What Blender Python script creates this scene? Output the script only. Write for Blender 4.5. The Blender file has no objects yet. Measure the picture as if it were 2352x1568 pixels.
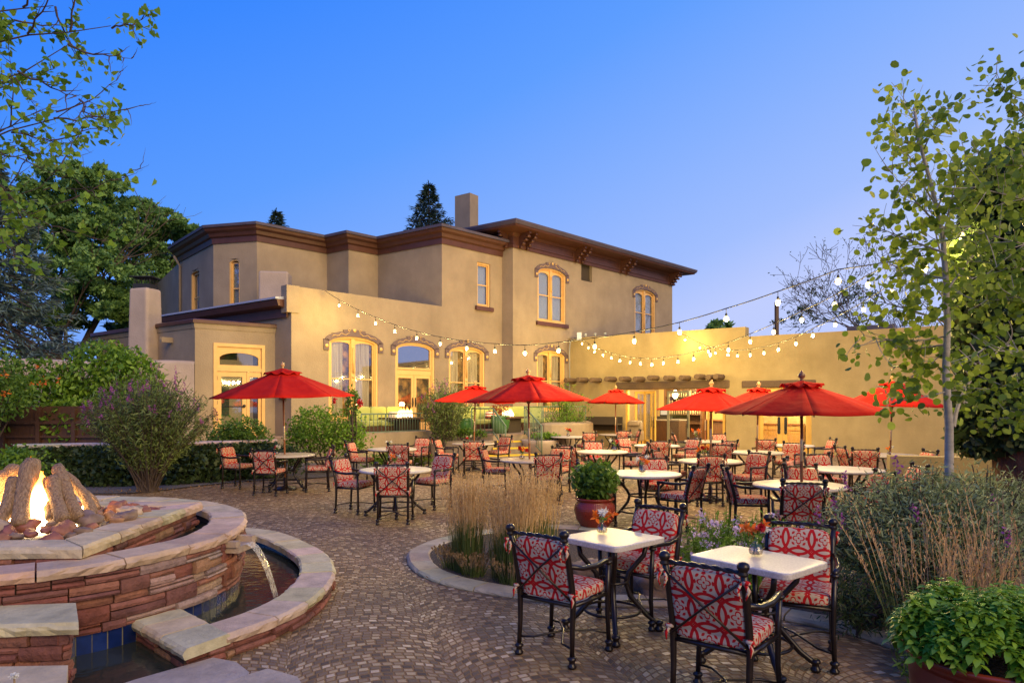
import bpy, bmesh, math, random
import numpy as np
from mathutils import Vector, Matrix, noise
random.seed(7); NR = np.random.RandomState(11)
PI = math.pi; R = math.radians
S = bpy.context.scene
COL = S.collection
# ---------------------------------------------------------------- camera
EYE = 1.79; F = 1568.0; CX = 1176.0; HY = 929.0
cam = bpy.data.cameras.new('camera'); cam.lens = 24; cam.sensor_width = 36
cam.shift_y = 145 / 2352; cam.clip_end = 3000; cam.clip_start = 0.05
camo = bpy.data.objects.new('camera', cam); COL.objects.link(camo)
camo.location = (0, 0, EYE); camo.rotation_euler = (R(90), 0, 0)
S.camera = camo
# ---------------------------------------------------------------- world: dusk sky
W = bpy.data.worlds.new('World'); S.world = W; W.use_nodes = True
nt = W.node_tree; nt.nodes.clear()
def wn(t, **k):
    n = nt.nodes.new(t)
    for a, b in k.items(): setattr(n, a, b)
    return n
tc = wn('ShaderNodeTexCoord'); sep = wn('ShaderNodeSeparateXYZ')
nt.links.new(tc.outputs['Generated'], sep.inputs[0])
ma = wn('ShaderNodeMath', operation='MULTIPLY_ADD'); ma.inputs[1].default_value = -0.42; ma.inputs[2].default_value = 0.0
nt.links.new(sep.outputs['X'], ma.inputs[0])
mb_ = wn('ShaderNodeMath', operation='ADD')
nt.links.new(sep.outputs['Z'], mb_.inputs[0]); nt.links.new(ma.outputs[0], mb_.inputs[1])
cr = wn('ShaderNodeValToRGB'); nt.links.new(mb_.outputs[0], cr.inputs[0])
els = cr.color_ramp.elements
stops = [(0.0, (.53, .62, 1.0)), (0.10, (.36, .52, 1.0)), (0.25, (.24, .44, 1.0)), (0.42, (.115, .345, 1.0)), (0.62, (.045, .25, 1.0)), (0.85, (.02, .15, .80))]
els[0].position = stops[0][0]; els[0].color = (*stops[0][1], 1)
els[1].position = stops[-1][0]; els[1].color = (*stops[-1][1], 1)
for p, c in stops[1:-1]:
    e = els.new(p); e.color = (*c, 1)
bg = wn('ShaderNodeBackground'); bg.inputs[1].default_value = 1.0
nt.links.new(cr.outputs[0], bg.inputs[0])
wo = wn('ShaderNodeOutputWorld'); nt.links.new(bg.outputs[0], wo.inputs[0])
# ---------------------------------------------------------------- soft after-glow of the set sun
sl = bpy.data.lights.new('sun', 'SUN'); sl.energy = 2.75; sl.angle = R(40); sl.color = (1.0, .69, .30)
so = bpy.data.objects.new('sun', sl); COL.objects.link(so)
dsun = Vector((.50, -.80, .52)).normalized()
so.rotation_euler = dsun.to_track_quat('Z', 'Y').to_euler(); so.location = (0, -20, 30)
# ---------------------------------------------------------------- exposure
S.view_settings.view_transform = 'Standard'; S.view_settings.look = 'None'
S.view_settings.exposure = 0.0; S.view_settings.gamma = 1.0
S.render.engine = 'CYCLES'
try:
    S.cycles.use_denoising = True; S.cycles.use_light_tree = True
    S.cycles.max_bounces = 6; S.cycles.diffuse_bounces = 3; S.cycles.glossy_bounces = 2
    S.cycles.transmission_bounces = 4; S.cycles.transparent_max_bounces = 10
    S.cycles.sample_clamp_indirect = 3.0; S.cycles.caustics_reflective = False; S.cycles.caustics_refractive = False
except Exception: pass

# ================================================================ helpers
def at(xv, yv, Y): return Vector(((xv - CX) / F * Y, Y, EYE - (yv - HY) / F * Y))
def gr(xv, yv, z=0.0):
    Y = F * (EYE - z) / (yv - HY); return Vector(((xv - CX) / F * Y, Y, z))
ORG = {}
class MB:
    def __init__(s): s.v = []; s.f = []; s.c = []; s.col = None; s.sm = []; s.smooth = False
    def add(s, vs, fs, smooth=None):
        b = len(s.v); s.v.extend([tuple(p) for p in vs])
        sm = s.smooth if smooth is None else smooth
        for f in fs:
            s.f.append(tuple(i + b for i in f)); s.c.append(s.col); s.sm.append(sm)
    def box(s, c, d, rz=0, M=None):
        x, y, z = d[0] / 2, d[1] / 2, d[2] / 2
        P = [Vector((a * x, b * y, e * z)) for e in (-1, 1) for a, b in ((-1, -1), (1, -1), (1, 1), (-1, 1))]
        if M is None: M = Matrix.Rotation(rz, 3, 'Z')
        P = [M @ p + Vector(c) for p in P]
        s.add(P, [(3, 2, 1, 0), (4, 5, 6, 7), (0, 1, 5, 4), (1, 2, 6, 5), (2, 3, 7, 6), (3, 0, 4, 7)], False)
    def bx(s, x0, x1, y0, y1, z0, z1): s.box(((x0 + x1) / 2, (y0 + y1) / 2, (z0 + z1) / 2), (abs(x1 - x0), abs(y1 - y0), abs(z1 - z0)))
    def tube(s, pts, r, n=8, cap=True, twist=0):
        pts = [Vector(p) for p in pts]; m = len(pts)
        rr = r if hasattr(r, '__len__') else [r] * m
        up = None; rings = []
        for i in range(m):
            d = (pts[min(i + 1, m - 1)] - pts[max(i - 1, 0)])
            if d.length < 1e-9: d = Vector((0, 0, 1))
            d.normalize()
            if up is None:
                up = Vector((0, 0, 1)) if abs(d.z) < .9 else Vector((1, 0, 0))
            a = d.cross(up)
            if a.length < 1e-6: a = d.cross(Vector((1, .1, 0)))
            a.normalize(); b = a.cross(d).normalized(); up = b
            ring = []
            for k in range(n):
                t = 2 * PI * k / n + twist * i
                q = 1.0
                ring.append(pts[i] + (a * math.cos(t) + b * math.sin(t)) * rr[i] * q)
            rings.append(ring)
        vs = [p for g in rings for p in g]; fs = []
        for i in range(m - 1):
            for k in range(n):
                fs.append((i * n + k, i * n + (k + 1) % n, (i + 1) * n + (k + 1) % n, (i + 1) * n + k))
        if cap: fs.append(tuple(range(n - 1, -1, -1))); fs.append(tuple((m - 1) * n + k for k in range(n)))
        s.add(vs, fs, True)
    def lathe(s, prof, c=(0, 0, 0), n=20, wob=0.0):
        vs = []; fs = []; m = len(prof)
        for (r, z) in prof:
            for k in range(n):
                t = 2 * PI * k / n; q = r * (1 + wob * math.sin(3 * t + z * 9))
                vs.append((c[0] + q * math.cos(t), c[1] + q * math.sin(t), c[2] + z))
        for i in range(m - 1):
            for k in range(n):
                fs.append((i * n + k, i * n + (k + 1) % n, (i + 1) * n + (k + 1) % n, (i + 1) * n + k))
        fs.append(tuple(range(n - 1, -1, -1))); fs.append(tuple((m - 1) * n + k for k in range(n)))
        s.add(vs, fs, True)
    def prism(s, poly, z0, z1, top=None):
        n = len(poly); t = top or poly
        vs = [(p[0], p[1], z0) for p in poly] + [(p[0], p[1], z1) for p in t]
        a = sum(poly[i][0] * poly[(i + 1) % n][1] - poly[(i + 1) % n][0] * poly[i][1] for i in range(n))
        fs = [tuple(range(n - 1, -1, -1)), tuple(range(n, 2 * n))] + [(i, (i + 1) % n, n + (i + 1) % n, n + i) for i in range(n)]
        if a < 0: fs = [f[::-1] for f in fs]
        s.add(vs, fs, False)
    def xprism(s, poly, y0, y1):            # polygon in the x-z plane pushed along y
        n = len(poly)
        vs = [(p[0], y0, p[1]) for p in poly] + [(p[0], y1, p[1]) for p in poly]
        s.add(vs, [tuple(range(n)), tuple(range(2 * n - 1, n - 1, -1))] + [(i, n + i, n + (i + 1) % n, (i + 1) % n) for i in range(n)], False)
    def band(s, A, B, y0, y1):              # ring between equal loops A (outer) and B (inner) in x-z, from y0 to y1
        n = len(A)
        vs = [(p[0], y0, p[1]) for p in A] + [(p[0], y0, p[1]) for p in B] + [(p[0], y1, p[1]) for p in A] + [(p[0], y1, p[1]) for p in B]
        fs = []
        for i in range(n):
            j = (i + 1) % n
            fs += [(i, j, n + j, n + i), (2 * n + i, 3 * n + i, 3 * n + j, 2 * n + j), (i, 2 * n + i, 2 * n + j, j), (n + i, n + j, 3 * n + j, 3 * n + i)]
        s.add(vs, fs, False)
    def ell(s, c, r, n=10, m=7, jit=0, seed=0, M=None):
        vs = []; fs = []
        for i in range(m + 1):
            a = PI * i / m
            for k in range(n):
                t = 2 * PI * k / n
                p = Vector((math.sin(a) * math.cos(t), math.sin(a) * math.sin(t), math.cos(a)))
                q = 1 + (jit * noise.noise(p * 1.7 + Vector((seed * 3.1, seed * 7.7, 0))) if jit else 0)
                p = Vector((p.x * r[0] * q, p.y * r[1] * q, p.z * r[2] * q))
                if M is not None: p = M @ p
                vs.append(p + Vector(c))
        for i in range(m):
            for k in range(n):
                fs.append((i * n + k, (i + 1) * n + k, (i + 1) * n + (k + 1) % n, i * n + (k + 1) % n))
        s.add(vs, fs, True)
    def cushion(s, c, d, M=None, n=9, e=.32):   # pillow-like superellipsoid box
        vs = []; fs = []; idx = {}
        def sp(x, y, z):
            q = (abs(x) ** (2 / e) + abs(y) ** (2 / e) + abs(z) ** (2 / e)) ** (e / 2)
            return Vector((x / q, y / q, z / q))
        for ax in range(3):
            for sg in (-1, 1):
                g = []
                for i in range(n):
                    row = []
                    for j in range(n):
                        u = -1 + 2 * i / (n - 1); v = -1 + 2 * j / (n - 1)
                        p = [0, 0, 0]; p[ax] = sg; p[(ax + 1) % 3] = u; p[(ax + 2) % 3] = v
                        k = tuple(round(t, 4) for t in p)
                        if k not in idx:
                            q = sp(*p); idx[k] = len(vs)
                            q = Vector((q.x * d[0] / 2, q.y * d[1] / 2, q.z * d[2] / 2))
                            if M is not None: q = M @ q
                            vs.append(q + Vector(c))
                        row.append(idx[k])
                    g.append(row)
                for i in range(n - 1):
                    for j in range(n - 1):
                        f = (g[i][j], g[i + 1][j], g[i + 1][j + 1], g[i][j + 1])
                        fs.append(f if sg > 0 else f[::-1])
        s.add(vs, fs, True)
    def xf(s, M):
        s.v = [tuple(M @ Vector(p)) for p in s.v]; return s
def link(name, me, parent=None):
    o = bpy.data.objects.new(name, me); COL.objects.link(o)
    if parent is not None: o.parent = parent
    return o
def root_org(o):
    while o is not None:
        if o.name in ORG: return ORG[o.name]
        o = o.parent
    return Vector((0, 0, 0))
def build(name, mb, mat, parent=None, world=False, uv=None, mats=None):
    V = mb.v
    me = bpy.data.meshes.new(name)
    if world:
        g = root_org(parent); V = [(p[0] - g.x, p[1] - g.y, p[2] - g.z) for p in V]
    me.from_pydata(V, [], mb.f); me.materials.append(mat)
    me.polygons.foreach_set('use_smooth', mb.sm)
    if any(c is not None for c in mb.c):
        a = me.color_attributes.new('tint', 'FLOAT_COLOR', 'CORNER')
        buf = []
        for f, c in zip(mb.f, mb.c):
            cc = list(c or (1, 1, 1)) + [1.0]
            buf.extend(cc * len(f))
        a.data.foreach_set('color', buf)
    if uv:
        lay = me.uv_layers.new(name='uv'); L = lay.data
        for p in me.polygons:
            n = p.normal; ax = max(range(3), key=lambda i: abs(n[i]))
            for li in p.loop_indices:
                q = me.vertices[me.loops[li].vertex_index].co
                L[li].uv = ((q.y, q.z), (q.x, q.z), (q.x, q.y))[ax]
    me.update()
    return link(name, me, parent)
def tag(o, label=None, cat=None, group=None, kind=None):
    if label: o['label'] = label
    if cat: o['category'] = cat
    if group: o['group'] = group
    if kind: o['kind'] = kind
    return o
def thing(name, label, cat, loc=(0, 0, 0), rz=0, group=None):
    o = bpy.data.objects.new(name, None); COL.objects.link(o)
    o.empty_display_size = .1
    o.location = loc; o.rotation_euler = (0, 0, rz); ORG[o.name] = Vector(loc)
    return tag(o, label, cat, group)
def copy_tree(o, parent=None):
    c = o.copy(); COL.objects.link(c)
    if parent is not None: c.parent = parent
    for ch in o.children: copy_tree(ch, c)
    return c
def fastmesh(name, V, n, mat, parent=None, org=None, flip=None):
    """V: (count*n,3) vertices, every n of them one face"""
    V = np.asarray(V, dtype=np.float32).reshape(-1, 3)
    g = root_org(parent) if org is None else org
    V = V - np.array([g.x, g.y, g.z], dtype=np.float32)
    cnt = len(V) // n
    me = bpy.data.meshes.new(name)
    me.vertices.add(len(V)); me.vertices.foreach_set('co', V.ravel())
    me.loops.add(cnt * n); me.loops.foreach_set('vertex_index', np.arange(cnt * n, dtype=np.int32))
    me.polygons.add(cnt); me.polygons.foreach_set('loop_start', np.arange(0, cnt * n, n, dtype=np.int32))
    me.polygons.foreach_set('loop_total', np.full(cnt, n, dtype=np.int32))
    me.materials.append(mat); me.update(calc_edges=True)
    return link(name, me, parent)
SHAPES = {
 'leaf': [(0, 0), (.22, .3), (.2, .62), (0, 1), (-.2, .62), (-.22, .3)],
 'long': [(0, 0), (.09, .35), (.07, .7), (0, 1), (-.07, .7), (-.09, .35)],
 'round': [(0, 0), (.38, .12), (.52, .5), (.3, .9), (0, 1.0), (-.3, .9), (-.52, .5), (-.38, .12)],
 'heart': [(0, .0), (.42, -.02), (.5, .32), (0, 1), (-.5, .32), (-.42, -.02)],
 'needle': [(.05, 0), (.05, 1), (-.05, 1), (-.05, 0)],
 'quad': [(0, 0), (.3, .5), (0, 1), (-.3, .5)]}
def leaves(P, size, shape='leaf', up=.35, out=None, droop=0.0, var=.35, rng=NR):
    """leaf polygons at points P; returns (verts, n)"""
    P = np.asarray(P, dtype=float).reshape(-1, 3); N = len(P)
    a = rng.normal(size=(N, 3))
    if out is not None: a = a * .6 + out
    a[:, 2] += -droop
    a /= np.linalg.norm(a, axis=1, keepdims=True) + 1e-9
    nrm = rng.normal(size=(N, 3)) * .6; nrm[:, 2] += up * 2
    b = np.cross(nrm, a); b /= np.linalg.norm(b, axis=1, keepdims=True) + 1e-9
    sz = size * (1 + var * rng.uniform(-1, 1, size=(N, 1)))
    sh = SHAPES[shape]
    V = np.zeros((N, len(sh), 3))
    c = np.cross(a, b)
    for i, (x, y) in enumerate(sh):
        V[:, i] = P + b * x * sz + a * y * sz + c * (abs(x) * .25) * sz
    return V.reshape(-1, 3), len(sh)
def shell_pts(N, c, r, inner=.55, rng=NR, low=-1.0):
    d = rng.normal(size=(N * 2, 3)); d /= np.linalg.norm(d, axis=1, keepdims=True)
    d = d[d[:, 2] >= low][:N]
    q = rng.uniform(inner, 1.0, size=(len(d), 1)) ** .7
    return np.array(c) + d * q * np.array(r), d
# ================================================================ materials
def mat(name):
    m = bpy.data.materials.new(name); m.use_nodes = True
    t = m.node_tree; b = t.nodes['Principled BSDF']
    return m, t, b
def N(t, typ, **k):
    n = t.nodes.new(typ)
    for a, b in k.items():
        if a.startswith('i_'): n.inputs[a[2:].replace('_', ' ')].default_value = b
        else: setattr(n, a, b)
    return n
def Lk(t, a, b): t.links.new(a, b)
def M_(t, op, a, b=None, c=None):
    n = t.nodes.new('ShaderNodeMath'); n.operation = op
    for i, x in enumerate((a, b, c)):
        if x is None: continue
        if isinstance(x, (int, float)): n.inputs[i].default_value = x
        else: t.links.new(x, n.inputs[i])
    return n.outputs[0]
def mixc(t, fac, a, b, typ='MIX'):
    n = t.nodes.new('ShaderNodeMix'); n.data_type = 'RGBA'; n.blend_type = typ
    for sock, x in ((n.inputs[0], fac), (n.inputs[6], a), (n.inputs[7], b)):
        if hasattr(x, 'is_linked') or isinstance(x, bpy.types.NodeSocket): t.links.new(x, sock)
        elif isinstance(x, (int, float)): sock.default_value = x
        else: sock.default_value = (*x, 1)
    return n.outputs[2]
def noisy(name, c1, c2, scale=6, rough=.7, bump=.3, bscale=60, metal=0, spec=.5, det=6, bdist=.01, stretch=None, c3=None, island=0):
    m, t, b = mat(name)
    tcn = N(t, 'ShaderNodeTexCoord'); co = tcn.outputs['Object']
    if stretch:
        mp = N(t, 'ShaderNodeMapping'); mp.inputs['Scale'].default_value = stretch; Lk(t, co, mp.inputs[0]); co = mp.outputs[0]
    n1 = N(t, 'ShaderNodeTexNoise', i_Scale=scale, i_Detail=det, i_Roughness=.6); Lk(t, co, n1.inputs['Vector'])
    rr = N(t, 'ShaderNodeValToRGB'); rr.color_ramp.elements[0].position = .3; rr.color_ramp.elements[1].position = .7
    rr.color_ramp.elements[0].color = (*c1, 1); rr.color_ramp.elements[1].color = (*c2, 1)
    if c3: e = rr.color_ramp.elements.new(.5); e.color = (*c3, 1)
    Lk(t, n1.outputs[0], rr.inputs[0]); outc = rr.outputs[0]
    if island:
        g = N(t, 'ShaderNodeNewGeometry'); hs = N(t, 'ShaderNodeHueSaturation'); Lk(t, outc, hs.inputs['Color'])
        v = M_(t, 'MULTIPLY_ADD', g.outputs['Random Per Island'], island, 1 - island / 2); Lk(t, v, hs.inputs['Value']); outc = hs.outputs[0]
    Lk(t, outc, b.inputs['Base Color'])
    b.inputs['Roughness'].default_value = rough; b.inputs['Metallic'].default_value = metal
    b.inputs['Specular IOR Level'].default_value = spec
    if bump:
        n2 = N(t, 'ShaderNodeTexNoise', i_Scale=bscale, i_Detail=5); Lk(t, co, n2.inputs['Vector'])
        bp = N(t, 'ShaderNodeBump', i_Strength=bump, i_Distance=bdist); Lk(t, n2.outputs[0], bp.inputs['Height']); Lk(t, bp.outputs[0], b.inputs['Normal'])
    return m
def plain(name, c, rough=.5, metal=0, emit=None, es=1, spec=.5):
    m, t, b = mat(name); b.inputs['Base Color'].default_value = (*c, 1)
    b.inputs['Roughness'].default_value = rough; b.inputs['Metallic'].default_value = metal
    b.inputs['Specular IOR Level'].default_value = spec
    if emit: b.inputs['Emission Color'].default_value = (*emit, 1); b.inputs['Emission Strength'].default_value = es
    return m
def leafmat(name, c1, c2, c3=None, trans=.35, rough=.45, scale=1.2):
    m, t, b = mat(name)
    g = N(t, 'ShaderNodeNewGeometry'); tcn = N(t, 'ShaderNodeTexCoord')
    n1 = N(t, 'ShaderNodeTexNoise', i_Scale=scale, i_Detail=2); Lk(t, tcn.outputs['Object'], n1.inputs['Vector'])
    f = M_(t, 'ADD', M_(t, 'MULTIPLY', g.outputs['Random Per Island'], .65), M_(t, 'MULTIPLY', n1.outputs[0], .45))
    rr = N(t, 'ShaderNodeValToRGB'); rr.color_ramp.elements[0].position = .15; rr.color_ramp.elements[1].position = .85
    rr.color_ramp.elements[0].color = (*c1, 1); rr.color_ramp.elements[1].color = (*c2, 1)
    if c3: e = rr.color_ramp.elements.new(.97); e.color = (*c3, 1)
    Lk(t, f, rr.inputs[0]); Lk(t, rr.outputs[0], b.inputs['Base Color']); b.inputs['Roughness'].default_value = rough
    b.inputs['Specular IOR Level'].default_value = .35
    tr = N(t, 'ShaderNodeBsdfTranslucent'); Lk(t, rr.outputs[0], tr.inputs[0])
    mx = N(t, 'ShaderNodeMixShader'); mx.inputs[0].default_value = trans
    Lk(t, b.outputs[0], mx.inputs[1]); Lk(t, tr.outputs[0], mx.inputs[2])
    Lk(t, mx.outputs[0], t.nodes['Material Output'].inputs[0])
    return m
def tinted(name, mul=(1, 1, 1), rough=.85, bump=.5, bscale=35, nz=6, bdist=.012, lo=.6, hi=1.25, spec=.35):
    m, t, b = mat(name)
    a = N(t, 'ShaderNodeAttribute', attribute_name='tint'); tcn = N(t, 'ShaderNodeTexCoord')
    n1 = N(t, 'ShaderNodeTexNoise', i_Scale=nz, i_Detail=8, i_Roughness=.65); Lk(t, tcn.outputs['Object'], n1.inputs['Vector'])
    mr = N(t, 'ShaderNodeMapRange'); mr.inputs[1].default_value = .3; mr.inputs[2].default_value = .7; mr.inputs[3].default_value = lo; mr.inputs[4].default_value = hi
    Lk(t, n1.outputs[0], mr.inputs[0])
    vm = N(t, 'ShaderNodeVectorMath', operation='SCALE'); Lk(t, a.outputs['Color'], vm.inputs[0]); Lk(t, mr.outputs[0], vm.inputs['Scale'])
    Lk(t, vm.outputs[0], b.inputs['Base Color']); b.inputs['Roughness'].default_value = rough; b.inputs['Specular IOR Level'].default_value = spec
    n2 = N(t, 'ShaderNodeTexNoise', i_Scale=bscale, i_Detail=8, i_Roughness=.65); Lk(t, tcn.outputs['Object'], n2.inputs['Vector'])
    bp = N(t, 'ShaderNodeBump', i_Strength=bump, i_Distance=bdist); Lk(t, n2.outputs[0], bp.inputs['Height']); Lk(t, bp.outputs[0], b.inputs['Normal'])
    return m
def cobble_mat():
    m, t, b = mat('cobble_paving')
    g = N(t, 'ShaderNodeNewGeometry'); sp = N(t, 'ShaderNodeSeparateXYZ'); 
    wob = N(t, 'ShaderNodeTexNoise', i_Scale=5.0, i_Detail=2); Lk(t, g.outputs['Position'], wob.inputs['Vector'])
    wv = N(t, 'ShaderNodeVectorMath', operation='MULTIPLY_ADD'); Lk(t, wob.outputs['Color'], wv.inputs[0]); wv.inputs[1].default_value = (.03, .03, 0); Lk(t, g.outputs['Position'], wv.inputs[2])
    rot = N(t, 'ShaderNodeMapping'); rot.inputs['Rotation'].default_value = (0, 0, R(-18)); Lk(t, wv.outputs[0], rot.inputs[0])
    Lk(t, rot.outputs[0], sp.inputs[0]); X, Y = sp.outputs[0], sp.outputs[1]
    Wd, Rad, h, w = 1.06, .72, .062, .074
    col = M_(t, 'FLOOR', M_(t, 'DIVIDE', X, Wd))
    u = M_(t, 'SUBTRACT', X, M_(t, 'MULTIPLY', M_(t, 'ADD', col, .5), Wd))
    arc = M_(t, 'SQRT', M_(t, 'SUBTRACT', Rad * Rad, M_(t, 'MULTIPLY', u, u)))
    tt = M_(t, 'DIVIDE', M_(t, 'SUBTRACT', Y, arc), h)
    row = M_(t, 'FLOOR', tt); fy = M_(t, 'SUBTRACT', tt, row)
    ang = M_(t, 'ARCSINE', M_(t, 'DIVIDE', u, Rad))
    off = N(t, 'ShaderNodeTexWhiteNoise', noise_dimensions='1D'); Lk(t, M_(t, 'MULTIPLY_ADD', col, 31.7, row), off.inputs['W'])
    aa = M_(t, 'ADD', M_(t, 'DIVIDE', M_(t, 'MULTIPLY', ang, Rad), w), off.outputs['Value'])
    cell = M_(t, 'FLOOR', aa); fx = M_(t, 'SUBTRACT', aa, cell)
    ex = M_(t, 'MULTIPLY', M_(t, 'MINIMUM', fx, M_(t, 'SUBTRACT', 1, fx)), w); ey = M_(t, 'MULTIPLY', M_(t, 'MINIMUM', fy, M_(t, 'SUBTRACT', 1, fy)), h)
    e = M_(t, 'MINIMUM', ex, ey)
    jn = N(t, 'ShaderNodeTexNoise', i_Scale=40.0, i_Detail=3); Lk(t, g.outputs['Position'], jn.inputs['Vector'])
    e2 = M_(t, 'ADD', e, M_(t, 'MULTIPLY', M_(t, 'SUBTRACT', jn.outputs[0], .5), .008))
    mr = N(t, 'ShaderNodeMapRange', interpolation_type='SMOOTHSTEP'); mr.inputs[1].default_value = .0045; mr.inputs[2].default_value = .010; Lk(t, e2, mr.inputs[0])
    stone = mr.outputs[0]
    cv = N(t, 'ShaderNodeCombineXYZ'); Lk(t, cell, cv.inputs[0]); Lk(t, row, cv.inputs[1]); Lk(t, col, cv.inputs[2])
    wn_ = N(t, 'ShaderNodeTexWhiteNoise', noise_dimensions='3D'); Lk(t, cv.outputs[0], wn_.inputs['Vector'])
    rr = N(t, 'ShaderNodeValToRGB'); cs = [(0, (.07, .045, .026)), (.25, (.145, .094, .052)), (.5, (.215, .14, .073)), (.72, (.285, .19, .092)), (.9, (.38, .265, .14)), (1, (.52, .41, .26))]
    rr.color_ramp.elements[0].color = (*cs[0][1], 1); rr.color_ramp.elements[1].color = (*cs[-1][1], 1)
    for p, c in cs[1:-1]: q = rr.color_ramp.elements.new(p); q.color = (*c, 1)
    Lk(t, wn_.outputs['Value'], rr.inputs[0])
    big = N(t, 'ShaderNodeTexNoise', i_Scale=.7, i_Detail=4); Lk(t, g.outputs['Position'], big.inputs['Vector'])
    hs = N(t, 'ShaderNodeHueSaturation'); Lk(t, rr.outputs[0], hs.inputs['Color'])
    Lk(t, M_(t, 'MULTIPLY_ADD', big.outputs[0], 1.1, .5), hs.inputs['Value'])
    fine = N(t, 'ShaderNodeTexNoise', i_Scale=90.0, i_Detail=4); Lk(t, g.outputs['Position'], fine.inputs['Vector'])
    c1 = mixc(t, stone, (.22, .125, .048), hs.outputs[0])
    c2 = mixc(t, .35, c1, fine.outputs['Color'], 'OVERLAY')
    Lk(t, c2, b.inputs['Base Color'])
    Lk(t, M_(t, 'SUBTRACT', .92, M_(t, 'MULTIPLY', stone, M_(t, 'MULTIPLY_ADD', wn_.outputs['Value'], .22, .22))), b.inputs['Roughness'])
    hgt = M_(t, 'ADD', M_(t, 'MULTIPLY', stone, M_(t, 'MULTIPLY_ADD', wn_.outputs['Value'], .5, .7)), M_(t, 'MULTIPLY', fine.outputs[0], .35))
    bp = N(t, 'ShaderNodeBump', i_Strength=.8, i_Distance=.012); Lk(t, hgt, bp.inputs['Height']); Lk(t, bp.outputs[0], b.inputs['Normal'])
    return m
def damask_mat():
    m, t, b = mat('red_damask_fabric')
    tcn = N(t, 'ShaderNodeTexCoord'); mp = N(t, 'ShaderNodeMapping'); s = 1 / .178
    mp.inputs['Scale'].default_value = (s, s, 1); mp.inputs['Location'].default_value = (.5, .0, 0); Lk(t, tcn.outputs['UV'], mp.inputs[0])
    sp = N(t, 'ShaderNodeSeparateXYZ'); Lk(t, mp.outputs[0], sp.inputs[0])
    px = M_(t, 'SUBTRACT', M_(t, 'FRACT', sp.outputs[0]), .5); py = M_(t, 'SUBTRACT', M_(t, 'FRACT', sp.outputs[1]), .5)
    qx = M_(t, 'ABSOLUTE', px); qy = M_(t, 'ABSOLUTE', py)
    def dist(ax, ay): 
        dx = M_(t, 'SUBTRACT', qx, ax); dy = M_(t, 'SUBTRACT', qy, ay)
        return M_(t, 'SQRT', M_(t, 'ADD', M_(t, 'MULTIPLY', dx, dx), M_(t, 'MULTIPLY', dy, dy)))
    def near(d, r, wd): return M_(t, 'LESS_THAN', M_(t, 'ABSOLUTE', M_(t, 'SUBTRACT', d, r)), wd)
    d00, d10, d01, d11 = dist(0, 0), dist(1, 0), dist(0, 1), dist(.5, .5)
    Rr = .62
    ring = M_(t, 'MAXIMUM', near(d00, Rr, .054), M_(t, 'MAXIMUM', near(d10, Rr, .054), near(d01, Rr, .054)))
    line = M_(t, 'MAXIMUM', near(d00, Rr, .014), M_(t, 'MAXIMUM', near(d10, Rr, .014), near(d01, Rr, .014)))
    # inner motif
    th = M_(t, 'ARCTAN2', py, px)
    pet = M_(t, 'MULTIPLY_ADD', M_(t, 'ABSOLUTE', M_(t, 'COSINE', M_(t, 'MULTIPLY', th, 2))), .11, .10)
    out1 = near(M_(t, 'SUBTRACT', d00, pet), 0.0, .028)
    cen = M_(t, 'LESS_THAN', d00, .038)
    leafm = M_(t, 'LESS_THAN', M_(t, 'ABSOLUTE', M_(t, 'SUBTRACT', d00, .30)), M_(t, 'MULTIPLY', M_(t, 'MAXIMUM', M_(t, 'SUBTRACT', M_(t, 'ABSOLUTE', M_(t, 'COSINE', M_(t, 'MULTIPLY', th, 4))), .45), 0), .085))
    # corner motif between rings
    c2 = M_(t, 'LESS_THAN', d11, .035); c3 = near(d11, .09, .022)
    mot = out1
    for q in (cen, leafm, c2, c3): mot = M_(t, 'MAXIMUM', mot, q)
    red = M_(t, 'MAXIMUM', ring, mot)
    cc = mixc(t, red, (.50, .39, .28), (.46, .010, .012))
    wv = N(t, 'ShaderNodeTexNoise', i_Scale=420.0); Lk(t, tcn.outputs['UV'], wv.inputs['Vector'])
    cc = mixc(t, .25, cc, wv.outputs['Color'], 'SOFT_LIGHT')
    Lk(t, cc, b.inputs['Base Color']); b.inputs['Roughness'].default_value = .85; b.inputs['Specular IOR Level'].default_value = .2
    n2 = N(t, 'ShaderNodeTexNoise', i_Scale=14.0, i_Detail=3); Lk(t, tcn.outputs['Object'], n2.inputs['Vector'])
    bp = N(t, 'ShaderNodeBump', i_Strength=.35, i_Distance=.02); Lk(t, n2.outputs[0], bp.inputs['Height']); Lk(t, bp.outputs[0], b.inputs['Normal'])
    return m
def glassmat(name='window_glass', tint=(.85, .88, .9), tr=.88, rough=.03):
    m, t, b = mat(name)
    gl = N(t, 'ShaderNodeBsdfGlossy'); gl.inputs['Roughness'].default_value = rough; gl.inputs[0].default_value = (.9, .9, .95, 1)
    tp = N(t, 'ShaderNodeBsdfTransparent'); tp.inputs[0].default_value = (*tint, 1)
    mx = N(t, 'ShaderNodeMixShader'); mx.inputs[0].default_value = 1 - tr
    Lk(t, tp.outputs[0], mx.inputs[1]); Lk(t, gl.outputs[0], mx.inputs[2]); Lk(t, mx.outputs[0], t.nodes['Material Output'].inputs[0])
    return m
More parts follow.
